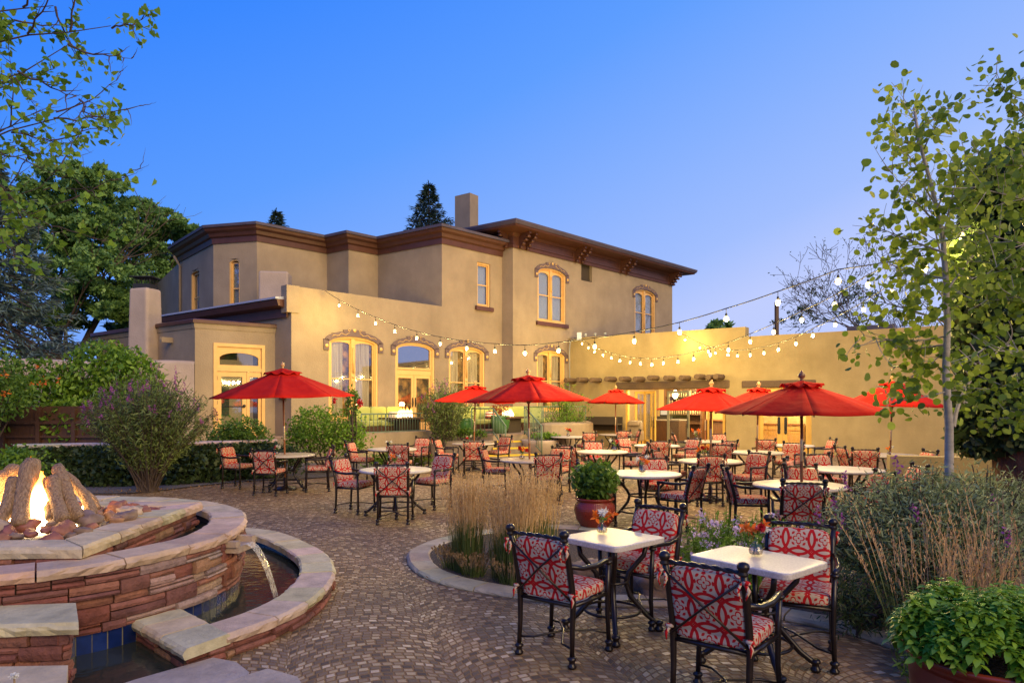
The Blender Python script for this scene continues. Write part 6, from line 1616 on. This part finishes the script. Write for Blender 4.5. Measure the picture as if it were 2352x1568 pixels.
rs = bush('rose_shrub', 'slender rose shoots with red blooms above the rounded shrub', 'shrub', (-4.15, 17.7, 1.75), (.22, .2, .62), 420, .08, 'leaf', L_GRN, seed=9, blobs=2)[0]
FP = np.array([at(824, 924, 17.4), at(828, 930, 17.4), at(768, 920, 17.4)]); [foliage('flower', np.repeat([q], 26, 0) + rgn.normal(size=(26, 3)) * .035, .05, 'round', REDF, rs, rng=rgn) for q in FP]
bush('terrace_plant', 'leafy low plants at the foot of the left terrace wall', 'plant', (-3.3, 18.6, .25), (1.2, .4, .3), 1500, .09, 'leaf', L_GRN, seed=10)
spiky('climbing_rose', 'open stemmed rose bush against the house right of the steps', (2.0, 25.5), 1.15, 2.75, 60, 50, 11, mt=L_BRT, flowers=0, lsize=.13, hmin=.35)
bush('planter_plant', 'small green plants filling the planter bowl', 'plant', (1.1, 22.8, .72), (.55, .3, .16), 500, .09, 'leaf', L_BRT, seed=12, low=-.2)
bush('planter_plant', 'green plants in the curved planter left of the steps', 'plant', (-1.5, 22.4, .78), (.7, .35, .28), 900, .09, 'leaf', L_GRN, seed=13, low=-.2)
# ornamental grasses
def grass(label, c, R_, H, n, seed, mtop=STRAW, spread=.32, greenf=.55, lean=(0, 0), name='reed_grass', nbl=1.0, pl=.22):
    rr = random.Random(seed); t = thing(name, label, 'grass', (c[0], c[1], 0)); V = []; G = []; Pl = []
    for i in range(n):
        a = rr.uniform(0, 2 * PI); q = math.sqrt(rr.random()); b = Vector((c[0] + R_ * q * math.cos(a), c[1] + R_ * q * math.sin(a), 0)); h = H * rr.triangular(.5, 1.06, .92)
        e = b + Vector((spread * h * (q * math.cos(a) * .8 + rr.gauss(0, .25)) + lean[0] * h, spread * h * (q * math.sin(a) * .8 + rr.gauss(0, .25)) + lean[1] * h, h)); mid = b.lerp(e, .55) + Vector((0, 0, .06 * h)) - Vector((e.x - b.x, e.y - b.y, 0)) * .18
        w = .0022; pts = [b * (1 - u) ** 2 + mid * 2 * u * (1 - u) + e * u * u for u in [k / 6 for k in range(7)]]; sd_ = Vector((math.cos(a + 1.2), math.sin(a + 1.2), 0))
        for k in range(6):
            ww = w * (1.6 if k < 3 else 1); tgt = G if k < 3 else V
            tgt += [pts[k] - sd_ * ww, pts[k] + sd_ * ww, pts[k + 1] + sd_ * ww, pts[k + 1] - sd_ * ww]
        L = pl * H
        for k in range(16):
            u = rr.random(); p = e + (pts[6] - pts[5]).normalized() * (u - .75) * L; sz = .016 * (1 - .5 * abs(u - .4)); d = Vector((rr.gauss(0, .35), rr.gauss(0, .35), 1)).normalized() * sz * 1.6; s2 = Vector((rr.gauss(0, 1), rr.gauss(0, 1), 0)).normalized() * sz * .28
            Pl += [p - s2, p + s2, p + s2 * .5 + d, p - s2 * .5 + d]
    for i in range(int(n * nbl)):
        a = rr.uniform(0, 2 * PI); q = rr.random(); b = Vector((c[0] + R_ * q * math.cos(a), c[1] + R_ * q * math.sin(a), 0)); h = H * greenf * rr.uniform(.6, 1.1); o = Vector((math.cos(a), math.sin(a), 0)) * (.25 + .4 * rr.random()) * h * spread * 2.2
        sd_ = Vector((-math.sin(a), math.cos(a), 0)) * .0035; pts = [b + o * (u * u) + Vector((0, 0, h * (1.25 * u - .25 * u * u * u))) for u in (0, .25, .5, .75, 1)]
        for k in range(4): w0 = 1 - k * .22; w1 = 1 - (k + 1) * .22; G += [pts[k] - sd_ * w0, pts[k] + sd_ * w0, pts[k + 1] + sd_ * w1, pts[k + 1] - sd_ * w1]
    fastmesh('stalk', np.array([tuple(v) for v in V]), 4, mtop, t); fastmesh('blade', np.array([tuple(v) for v in G]), 4, GBLADE, t); fastmesh('seed_head', np.array([tuple(v) for v in Pl]), 4, mtop, t); return t
grass('narrow tan reed grass clump at the left end of the island bed', (-.47, 7.28), .17, 1.02, 250, 1, spread=.15)
grass('broad tan reed grass clump beside the foreground chair', (.02, 6.92), .23, 1.05, 360, 2, spread=.15)
grass('tan reed grass clump behind, just left of the oxblood pot', (.28, 7.5), .20, 1.05, 200, 3, spread=.15)
DRY = leafmat('dry_grass', (.20, .13, .06), (.40, .28, .14), trans=.2)
for i, (x, y) in enumerate(((-.40, 7.05), (.0, 6.72), (-.62, 7.35))):
    grass('low dry grass tuft at the foot of the tan grass clumps, ' + ('left', 'right', 'outermost')[i] + ' one', (x, y), .12, .26, 130, 20 + i, mtop=DRY, spread=.5, name='dry_grass', nbl=.4, pl=.1)
RUST = leafmat('rust_straw', (.38, .22, .09), (.68, .44, .20), trans=.25)
grass('rust coloured reed grass in front of the silvery shrub', (2.90, 4.75), .26, 1.0, 60, 5, mtop=RUST, spread=.42, lean=(-.05, 0), pl=.36)
grass('rust coloured reed grass at the right edge above the basil pot', (3.45, 4.75), .28, 1.12, 85, 6, mtop=RUST, spread=.30, pl=.36)
grass('small rust grass between the two reed clumps', (3.15, 4.55), .16, .82, 70, 7, mtop=RUST, spread=.35, pl=.36)
# silvery shrub and underplanting
spiky('silver_shrub', 'big billowing silvery green shrub at right covering the rear tables', (3.55, 5.95), 1.0, 1.22, 560, 95, 15, mt=L_SLV, flowers=10, lsize=.058, hmin=.35, squash=.75)
spiky('silver_shrub', 'silvery shrub shoots rising beside the aspen trunk', (4.5, 6.5), .75, 1.22, 220, 60, 16, mt=L_SLV, flowers=0, lsize=.058, hmin=.45)
bush('ground_planting', 'dark leafy underplanting between the right chair and silvery shrub', 'plant', (2.75, 5.35, .25), (.5, .45, .42), 2600, .06, 'long', L_DRK, seed=17, low=-1)
bush('ground_planting', 'low green foliage spilling over the kerb by the basil pot', 'plant', (3.05, 4.35, .12), (.55, .4, .28), 1800, .07, 'long', L_GRN, seed=18, low=-1)
# pale pink flowers
def phlox(label, c, R_, H, seed, nh):
    rr = random.Random(seed); t = thing('pink_phlox', label, 'plant', (c[0], c[1], 0)); m = MB(); P = []; Fp = []
    for i in range(70):
        a = rr.uniform(0, 2 * PI); q = math.sqrt(rr.random()) * R_; h = H * rr.uniform(.5, 1.0); b = Vector((c[0] + q * .7 * math.cos(a), c[1] + q * .7 * math.sin(a), 0)); e = Vector((c[0] + q * math.cos(a) * 1.1, c[1] + q * math.sin(a) * 1.1, h))
        m.tube([b, b.lerp(e, .5), e], [.004, .003, .002], 4, cap=False)
        for j in range(26): u = rr.uniform(.1, .95); p = b.lerp(e, u); P.append((p.x, p.y, p.z))
        if i < nh:
            Fp.append([tuple(e + Vector((rr.gauss(0, .022), rr.gauss(0, .022), rr.gauss(0, .018)))) for j in range(26)])
    build('stem', m, L_GRN, t, world=True); foliage('foliage', np.array(P), .065, 'long', L_BRT, t, rng=rgn, up=.3); [foliage('flower', np.array(q), .022, 'round', PINK, t, rng=rgn) for q in Fp]; return t
phlox('pale pink phlox behind the right foreground chair of the left table', (1.75, 6.9), .38, .72, 1, 12)
phlox('pink phlox clump between the two square tables', (2.05, 6.35), .42, .66, 2, 11)
phlox('pink phlox behind the front-view chair at the right table', (2.55, 6.6), .34, .78, 3, 9)
phlox('tall pink phlox rising before the hidden right table', (2.2, 7.1), .3, .74, 4, 7)
# oxblood pot with pepper plant
px, py = 1.20, 9.9
op = thing('planter_pot', 'oxblood red glazed pot with leafy plant behind the left square table', 'pot', (px, py, 0))
def dimple():
    m, t, b = mat('dimpled_oxblood_glaze'); b.inputs['Base Color'].default_value = (.24, .032, .014, 1); b.inputs['Roughness'].default_value = .25
    tcn = N(t, 'ShaderNodeTexCoord'); v = N(t, 'ShaderNodeTexVoronoi', i_Scale=38.0, i_Randomness=0.1); Lk(t, tcn.outputs['Object'], v.inputs['Vector'])
    bp = N(t, 'ShaderNodeBump', i_Strength=.6, i_Distance=.008); Lk(t, v.outputs['Distance'], bp.inputs['Height']); Lk(t, bp.outputs[0], b.inputs['Normal']); return m
m = MB(); m.lathe([(.17, 0), (.20, .03), (.27, .14), (.30, .26), (.285, .35), (.25, .385), (.25, .40), (.275, .415), (.285, .435), (.27, .45), (.24, .445), (.235, .40)], (0, 0, 0), 40); build('body', m, dimple(), op)
m = MB(); m.lathe([(.001, .40), (.236, .405)], (0, 0, 0), 20); build('soil', m, SOIL, op)
P, d = shell_pts(1500, (px, py, .70), (.36, .36, .30), .25, rgn); foliage('foliage', P, .085, 'leaf', L_GRN, op, rng=rgn, droop=.5)
stems((px, py, .4), [P[i * 60] for i in range(24)], .008, .003, L_GRN, op, rg=random.Random(3))
# basil pot
bx_, by_ = 2.30, 3.30
bp_ = thing('planter_pot', 'brown glazed pot overflowing with bright green basil at bottom right', 'pot', (bx_, by_, 0)); PS = 1.04
m = MB(); m.lathe([(.20, 0), (.25, .06), (.31, .30), (.32, .45), (.30, .50), (.31, .53), (.345, .55), (.355, .565), (.34, .575), (.31, .56), (.30, .48)], (0, 0, 0), 48); m.v = [(p[0] * PS, p[1] * PS, p[2] * PS) for p in m.v]; build('body', m, TERRA, bp_)
m = MB(); m.lathe([(.001, .56), (.33, .565)], (0, 0, 0), 24); build('soil', m, SOIL, bp_)
rr = random.Random(9); P = []; D = []
for i in range(900):
    a = rr.uniform(0, 2 * PI); q = math.sqrt(rr.random()); x = bx_ + .02 + .44 * q * math.cos(a); y = by_ + .38 * q * math.sin(a); z = .69 + .15 * (1 - q ** 2.6) + .07 * noise.noise(Vector((x * 7, y * 7, 0))) + rr.uniform(-.07, .03) + (.0 if q < .8 else -.02)
    yaw = rr.uniform(0, PI)
    for j in range(11):
        b = yaw + j * PI / 2 * (1 if j % 2 else 1) + (j // 4) * .7; s_ = 1 if j < 4 else (.7 if j < 8 else .4); zz = z + (j // 4) * .018; P.append((x, y, zz, math.cos(b), math.sin(b), -.35 if j < 4 else .1 if j < 8 else .7, s_))
A = np.array(P); V = []
sh = [(0, 0), (.16, .12), (.27, .38), (.22, .68), (0, 1), (-.22, .68), (-.27, .38), (-.16, .12)]
pos = A[:, :3]; dr_ = A[:, 3:6] / np.linalg.norm(A[:, 3:6], axis=1, keepdims=True); sz = A[:, 6:7] * .055 * rgn.uniform(.7, 1.25, size=(len(A), 1)); up_ = np.array([0, 0, 1.0]) + rgn.normal(size=(len(A), 3)) * .25
bb = np.cross(up_, dr_); bb /= np.linalg.norm(bb, axis=1, keepdims=True); cc_ = np.cross(dr_, bb)
V = np.zeros((len(A), 8, 3))
for i, (x, y) in enumerate(sh): V[:, i] = pos + bb * x * sz + dr_ * y * sz + cc_ * (abs(x) * .45 - .25 * y * y) * sz
o = fastmesh('foliage', V.reshape(-1, 3), 8, L_BAS, bp_)
# boulders
for i, (xv, yv, r, lab) in enumerate(((1352, 1330, .16, 'brown boulder under the left square table'), (1530, 1372, .24, 'wide brown boulder behind the left square table legs'))):
    p = gr(xv, yv); m = MB(); m.col = (.24, .16, .11); m.ell((0, 0, 0), (r * 1.2, r, r * .75), 18, 12, jit=.5, seed=i + 3); o = build('boulder', m, RK); o.location = (p.x, p.y + .1, r * .4); tag(o, lab, 'boulder')
m = MB(); m.box((0, 0, .05), (.14, .12, .10), .4); m.box((0, -.03, .12), (.16, .14, .03), .4); o = build('garden_light', m, BLACK); o.location = (*gr(1404, 1342).xy, .03); tag(o, 'small black garden spotlight on the gravel under the left square table', 'spotlight')
# ================================================================ trees
def tree(name, label, base, H, seed, crown, nleaf, lsize, shape='leaf', lm=L_FAR, bark=BARK, r0=.35, lean=(0, 0), depth=4, nl=3, fork=.3, spread=.6, cat='tree', leafp=None, lowcut=None, cluster=.0, up=.3, trunkn=1, twigr=.012, single=False, droop=0, clump=120):
    """branching trunk/limbs + leaves in clumps around twig ends and through ellipsoids 'crown' [(x,y,z,rx,ry,rz)]"""
    rr = random.Random(seed); rg = np.random.RandomState(seed); t = thing(name, label, cat, base); m = MB(); tips = []
    def grow(p, d, L, r, dep):
        n = 4; pts = [p]; q = p; dd = d.copy()
        for i in range(n):
            dd = (dd + Vector((rr.gauss(0, .13), rr.gauss(0, .13), rr.gauss(0, .08)))).normalized(); q = q + dd * L / n; pts.append(q)
        r1 = max(twigr * .6, r * .62); m.tube(pts, [r + (r1 - r) * i / n for i in range(n + 1)], 8 if r > .06 else 5, cap=False)
        if dep == 0: tips.append((pts[-1], dd)); tips.append((pts[2], dd)); return
        k = nl if dep > 1 else nl
        for j in range(k):
            a = 2 * PI * (j + rr.random() * .7) / k; sp = spread * rr.uniform(.6, 1.25); s1 = dd.orthogonal().normalized(); s2 = dd.cross(s1)
            nd = (dd + (s1 * math.cos(a) + s2 * math.sin(a)) * sp + Vector((0, 0, .10 if not droop else -droop * .2))).normalized()
            st = pts[-1] if (j == 0 or rr.random() < .5) else pts[rr.choice((2, 3))]
            grow(st, nd, L * rr.uniform(.62, .85), r1 * .72, dep - 1)
    for k in range(trunkn):
        off = Vector((rr.uniform(-.6, .6), rr.uniform(-.3, .3), 0)) * (1 if trunkn > 1 else 0)
        grow(Vector(base) + off, Vector((lean[0] + (rr.uniform(-.35, .35) if trunkn > 1 else 0), lean[1], 1)).normalized(), H * fork, r0 * (1 if k == 0 else .7), depth)
    build('trunk', m, bark, t, world=True)
    P = []
    for (x, y, z, rx, ry, rz_) in crown:
        k = max(4, int(nleaf / max(1, len(crown)) / clump)); 
        C, _ = shell_pts(k, (x, y, z), (rx, ry, rz_), .35, rg)
        for c in C:
            cr_ = rg.uniform(.10, .20) * (rx + rz_) / 2 + cluster; Q = rg.normal(size=(clump, 3)) * np.array([cr_, cr_, cr_ * .6]) * .62 + c; P.append(Q)
    if leafp:
        for p, d in tips: P.append(rg.normal(size=(leafp[0], 3)) * leafp[1] + np.array(p))
    if P:
        P = np.concatenate(P); 
        if lowcut is not None: P = P[P[:, 2] > lowcut]
        foliage('foliage', P, lsize, shape, lm, t, rng=rg, up=up, droop=droop)
    return t
def crown(pts, Y, dy=3): return [(at(x, y, Y).x, Y + random.uniform(-dy, dy) * .4, at(x, y, Y).z, rx / F * Y, dy, rz_ / F * Y) for x, y, rx, rz_ in pts]
tree('cottonwood', 'huge spreading dark green tree behind the garden wall at left', at(195, 830, 34)[:2] + (0,) if 0 else (at(195, 830, 34).x, 34, 0), 15, 3, crown([(190, 455, 75, 60), (250, 440, 45, 40), (120, 520, 60, 70), (200, 560, 90, 70), (150, 640, 80, 50), (250, 520, 60, 60), (270, 640, 60, 60), (210, 680, 90, 40), (120, 480, 35, 40), (300, 720, 50, 40), (150, 730, 60, 30)], 34), 75000, .20, shape='quad', r0=.42, lean=(-.15, 0), nl=3, fork=.30, spread=.6, trunkn=3)
tree('cottonwood', 'leafy tree touching the left edge of the house roof', (at(360, 800, 40).x, 40, 0), 15, 4, crown([(340, 520, 60, 45), (390, 570, 55, 55), (330, 600, 60, 70), (390, 680, 40, 70), (430, 535, 36, 16), (375, 500, 40, 25), (330, 710, 60, 50)], 40), 45000, .22, shape='quad', r0=.4, trunkn=2, nl=3)
# blue cedar at left edge
def conifer(label, base, H, R_, n, seed, lm=L_CON, droop=.25, size=.3, name='spruce', z0=.1):
    rr = random.Random(seed); t = thing(name, label, 'tree', base); m = MB(); b = Vector(base); m.tube([b, b + Vector((0, 0, H))], [R_ * .06, .02], 8, cap=False); P = []; D = []
    lv = int(H / .42)
    for i in range(lv):
        u = (i + .5) / lv; z = H * (z0 + (1 - z0) * u); r = R_ * (1 - u) ** .85 * rr.uniform(.75, 1.12) + .08; k = 9 if u < .8 else 6
        for j in range(k):
            a = 2 * PI * (j + rr.random()) / k; L = r * rr.uniform(.65, 1.12); e = b + Vector((math.cos(a) * L, math.sin(a) * L, z - droop * L + .12 * L)); s_ = b + Vector((0, 0, z)); mid = s_.lerp(e, .6) - Vector((0, 0, droop * L * .45)); m.tube([s_, mid, e], [.03, .018, .006], 4, cap=False)
            for q in range(n): v = rr.uniform(.12, 1); p = (s_.lerp(mid, v * 2) if v < .5 else mid.lerp(e, v * 2 - 1)); w = .16 * L * (1.1 - v); P.append((p.x + rr.gauss(0, w), p.y + rr.gauss(0, w), p.z + rr.gauss(0, .05) - .04)); D.append((math.cos(a) * 1.2, math.sin(a) * 1.2, -.25))
    build('trunk', m, BARKD, t, world=True)
    V, k = leaves(np.array(P), size, 'long', up=.3, out=np.array(D), rng=rgn); fastmesh('foliage', V, k, lm, t); return t
q = at(985, 525, 52); conifer('dark spruce top rising behind the middle of the house', (q.x, 52, 0), 18.6, 5.0, 34, 1, size=.34, z0=.45)
q = at(636, 525, 55); conifer('small distant spruce tip behind the left roof', (q.x, 55, 0), 17.4, 4.2, 30, 2, size=.34, z0=.45)
q = at(1640, 755, 60); tree('far_tree', 'small round tree top behind the adobe wall', (q.x, 60, 0), 9, 9, crown([(1652, 752, 34, 16)], 60, 2), 1200, .4, r0=.2, depth=2)
conifer('blue green cedar with drooping needles at the left edge', (at(-20, 800, 22).x, 22, 0), 9.8, 4.3, 120, 3, lm=L_BLU, droop=.30, size=.24, name='cedar', z0=.2)
tree('far_tree', 'small bright tree far behind the garden wall at left', (at(70, 820, 45).x, 45, 0), 7, 10, crown([(72, 800, 38, 18), (50, 812, 25, 15), (100, 812, 22, 14)], 45, 1.5), 2600, .26, lm=L_GRN, r0=.12, depth=3)
tree('far_tree', 'dark tree under the big cottonwood at left', (at(150, 810, 42).x, 42, 0), 7, 11, crown([(150, 815, 40, 30), (290, 780, 60, 60)], 42, 1.5), 3000, .3, lm=L_DRK, r0=.12, depth=3)
# near cottonwood branches reaching in at the top left
rr = random.Random(5); nb = thing('cottonwood', 'near cottonwood whose thin leafy branches reach in at top left', 'tree', (-9.2, 8.5, 0)); m = MB(); P = []
m.tube([(-9.2, 8.5, 0), (-9.1, 8.5, 3), (-9.0, 8.4, 6), (-8.8, 8.4, 9)], [.32, .28, .22, .12], 10)
def twig(p, e, r, dep, leafy):
    p = Vector(p); e = Vector(e); L = (e - p).length; mid = p.lerp(e, .5) + Vector((rr.gauss(0, .06), rr.gauss(0, .06), -.05)) * L; n = 8; pts = [p * (1 - u) ** 2 + mid * 2 * u * (1 - u) + e * u * u + Vector((rr.gauss(0, 1), rr.gauss(0, 1), rr.gauss(0, 1))) * .012 * L for u in [k / n for k in range(n + 1)]]
    m.tube(pts, [.6 * r * (1 - .85 * k / n) for k in range(n + 1)], 5, cap=False)
    if dep > 0:
        for k in range(2, n + 1):
            for _ in range(1):
                d = (pts[k] - pts[k - 1]).normalized(); s_ = Vector((rr.gauss(0, 1), rr.gauss(0, .7), rr.gauss(0, 1))).normalized(); nd = (d * .9 + s_ * .8).normalized(); twig(pts[k], pts[k] + nd * L * rr.uniform(.14, .30), r * .5, dep - 1, leafy)
    elif rr.random() < leafy:
        for _ in range(7): u = rr.uniform(.3, 1); q = p.lerp(e, u); P.append((q.x + rr.gauss(0, .05), q.y + rr.gauss(0, .05), q.z + rr.gauss(0, .05)))
def near(x, y, Y=8.0): return at(x, y, Y)
for a, b, r, lf in (((-120, 130), (268, 68), .045, .95), ((-120, 90), (150, 5), .05, 1), ((-140, 330), (170, 130), .05, .35), ((-120, 400), (212, 232), .04, .55), ((-130, 520), (150, 255), .035, .35), ((-120, 420), (130, 330), .03, .7), ((-100, 620), (160, 380), .03, .6), ((-100, 560), (150, 450), .03, .9), ((-100, 60), (60, 40), .04, 1), ((-120, 700), (90, 490), .03, .9), ((-120, 240), (60, 200), .03, .8)):
    Y0 = rr.uniform(7.6, 8.8); A_ = at(a[0], a[1], 8.6); A_.x = -9.0; twig(A_, at(b[0] - 15, b[1], Y0), r, 2, lf)
build('trunk', m, BARKD, nb, world=True); foliage('foliage', np.array(P), .07, 'heart', L_BRT, nb, rng=rgn, droop=.6, up=0)
# bare twiggy tree behind the wall at right
tree('bare_tree', 'dark half bare twiggy tree behind the adobe wall', (at(1885, 900, 36).x, 36, 0), 13.5, 22, crown([(1905, 690, 75, 45), (1960, 710, 50, 45), (1830, 730, 60, 20)], 36, 2), 2400, .11, lm=L_DRK, bark=BARKD, r0=.22, depth=6, nl=3, fork=.27, spread=.75, twigr=.020, clump=30, leafp=(1, .1))
# aspen
def aspen(name, label, base, trunk, branches, seed, nleaf, lsize=.062, lm=L_YEL, r0=.05, Y=6.5, sp=.09):
    rr = random.Random(seed); t = thing(name, label, 'tree', base); m = MB(); P = []
    T = [at(x, y, Yy) for x, y, Yy in trunk]; m.tube(T, [r0 * (1 - .75 * i / (len(T) - 1)) for i in range(len(T))], 10, cap=False)
    def sub(p, e, r, dep):
        L = (e - p).length; n = 7; mid = p.lerp(e, .5) + Vector((rr.gauss(0, .1), rr.gauss(0, .1), rr.gauss(-.03, .06))) * L; pts = [p * (1 - u) ** 2 + mid * 2 * u * (1 - u) + e * u * u for u in [k / n for k in range(n + 1)]]
        m.tube(pts, [max(.002, r * (1 - .8 * k / n)) for k in range(n + 1)], 5, cap=False)
        for k in range(2, n + 1):
            if dep > 0:
                for _ in range(2): s_ = Vector((rr.gauss(0, 1), rr.gauss(0, .9), rr.gauss(.1, .9))).normalized(); nd = ((e - p).normalized() * .7 + s_).normalized(); sub(pts[k], pts[k] + nd * L * rr.uniform(.22, .42), r * .45, dep - 1)
            for _ in range(nleaf): q = pts[k]; P.append((q.x + rr.gauss(0, sp), q.y + rr.gauss(0, sp), q.z + rr.gauss(0, sp)))
    for (x0, y0, x1, y1, Y0, Y1, r) in branches: sub(at(x0, y0, Y0), at(x1, y1, Y1), r, 1)
    build('trunk', m, BARKW, t, world=True); V, n = leaves(np.array(P), lsize, 'round', up=-.05, droop=.7, rng=rgn); fastmesh('foliage', V, n, lm, t); return t
A0_ = 6.6
def asb(L): return [(a, b, c, d, A0_ + rr.uniform(-.1, .1), A0_ + rr.uniform(-.5, .5), r) for a, b, c, d, r in L]
aspen('aspen_tree', 'slender pale trunked aspen with round leaves at right', (at(2180, 1150, A0_).x, A0_, 0), [(2182, 1260, A0_), (2180, 1130, A0_), (2180, 980, A0_), (2172, 860, A0_), (2176, 740, A0_), (2172, 640, A0_), (2165, 540, A0_), (2140, 430, A0_), (2110, 320, A0_), (2100, 250, A0_)],
      asb([(2178, 790, 2060, 800, .012), (2175, 740, 2010, 690, .014), (2172, 640, 2030, 600, .012), (2168, 580, 2010, 520, .012), (2160, 520, 2050, 400, .012), (2150, 470, 2060, 330, .01), (2165, 560, 2200, 400, .012), (2180, 660, 2260, 560, .012), (2170, 900, 2050, 920, .008), (2178, 700, 2230, 640, .01), (2180, 770, 1985, 770, .01), (2170, 620, 2130, 420, .01), (2110, 320, 2075, 230, .008), (2120, 350, 2180, 250, .008), (2172, 800, 2080, 870, .008), (2150, 480, 2230, 340, .01), (2120, 400, 2050, 300, .008), (2190, 980, 2300, 800, .022), (2180, 700, 2060, 560, .01), (2176, 760, 2100, 680, .008)]), 4, 1, r0=.046, lsize=.066)
B0_ = 5.6
aspen('aspen_tree', 'second aspen crown with yellow green leaves at the right edge', (at(2470, 1100, B0_).x, B0_, 0), [(2470, 1300, B0_), (2460, 1000, B0_), (2440, 700, B0_), (2420, 420, B0_), (2400, 250, B0_)],
      [(a, b, c, d, B0_, B0_ + rr.uniform(-.3, .5), r) for a, b, c, d, r in ((2400, 300, 2290, 170, .008), (2420, 380, 2260, 370, .01), (2430, 480, 2240, 430, .01), (2440, 560, 2230, 520, .01), (2440, 640, 2250, 600, .01), (2440, 700, 2240, 690, .01), (2450, 800, 2260, 800, .01), (2450, 860, 2250, 900, .01), (2420, 420, 2340, 300, .01), (2450, 920, 2300, 960, .01), (2440, 520, 2330, 440, .01), (2440, 740, 2330, 680, .01))], 8, 2, lsize=.052, r0=.05, lm=L_YEL)
# ivy clad big trunk
it = thing('ivy_tree', 'massive dark trunk cloaked in ivy at the right edge', 'tree', (6.9, 9.0, 0)); m = MB()
pts = [(7.0, 9, 0), (6.95, 9, .6), (6.9, 9, 1.5), (6.95, 9, 3), (7.0, 9, 4.3)]; m.tube(pts, [.62, .5, .46, .42, .36], 20)
for j, p in enumerate(m.v):
    v = Vector(p); q = noise.noise(Vector((v.x * 6, v.y * 6, v.z * 2.2))) * .10; d = Vector((v.x - 6.95, v.y - 9, 0)); m.v[j] = tuple(v + d.normalized() * q if d.length > .01 else v)
build('trunk', m, noisy('rough_bark', (.06, .025, .014), (.20, .09, .05), scale=7, rough=.9, bump=1.0, bscale=14, bdist=.06, stretch=(1.6, 1.6, .7)), it, world=True)
Ps = []
for (x, y, z, rx, ry, rz_, n) in ((6.9, 9, 2.6, .85, .8, 1.3, 6500), (6.9, 8.9, 3.8, 1.1, .9, .9, 4500), (6.55, 8.8, 1.9, .5, .6, .7, 2200), (7.3, 9, 3.0, .8, .7, 1.4, 3000), (6.3, 8.9, 2.9, .5, .6, 1.2, 2200)):
    P2, _ = shell_pts(n, (x, y, z), (rx, ry, rz_), .75, rgn); Ps.append(P2)
for (x, y, z, rx, ry, rz_, n) in ((7.0, 8.9, 4.5, 1.1, .8, .8, 4500), (7.4, 9, 3.6, 1.1, .8, 1.2, 5500), (6.75, 9.3, 3.3, .8, .6, 1.5, 5000), (6.6, 9.3, 1.6, .6, .5, .9, 2500)):
    P2, _ = shell_pts(n, (x, y, z), (rx, ry, rz_), .7, rgn); Ps.append(P2)
P2 = np.concatenate(Ps); P2 = P2[P2[:, 2] > 1.1]; foliage('ivy', P2, .10, 'heart', L_DRK, it, rng=rgn, droop=.6, up=.1)
tw = [P2[i * 300] for i in range(50)]; stems((6.9, 9.0, 1.0), tw, .015, .006, BARKD, it, 'ivy_stem', rg=random.Random(8))
bush('backdrop_shrub', 'dense dark foliage behind the aspen leaves at right', 'shrub', (9.6, 11.3, 2.1), (1.3, 1.0, 1.6), 5000, .10, 'leaf', L_GRN, seed=33, blobs=6, low=-1)
m = MB(); w3 = Wl((6.2, 11.2), (9.5, 10.0)); wall_mb(m, w3, 0, .95, thick=.3); o = tag(build('garden_wall', m, STUCCO_W), 'low tan adobe wall behind the aspen trunk', 'wall')
# allium seed head at the bottom left
al = thing('dried_flower', 'single dried cream flower head at the bottom left corner', 'flower', (-1.52, 2.1, 0)); hp = at(33, 1551, 2.1); m = MB(); m.tube([(hp.x, 2.1, 0), (hp.x, 2.1, hp.z)], .003, 5); build('stem', m, DRY, al, world=True)
P2, d = shell_pts(120, hp, (.012, .012, .008), .2, rgn); foliage('flower', P2, .007, 'quad', WHTF, al, rng=rgn)
# rough flat roof clutter and fallen leaves on the gravel
rr = random.Random(77); P2 = []
for i in range(260): u = rr.random(); x = -10 + 4.5 * u; P2.append((x, 13.75 + .3 * rr.random() + max(0, (x + 7.5)) * .9, .03))
for i in range(90): P2.append((rr.uniform(-1.0, 2.4), rr.uniform(6.7, 8.5), .04))
for i in range(150): P2.append((rr.uniform(-3.0, 6.0), rr.uniform(4.6, 17), .006))
V, n = leaves(np.array(P2), .045, 'leaf', up=2.0, rng=rgn); o = fastmesh('leaf_litter', V, n, leafmat('dead_leaf', (.20, .10, .04), (.45, .26, .10)), None, org=Vector((0, 0, 0))); tag(o, 'brown fallen leaves scattered on the gravel beds', 'leaves', kind='stuff')
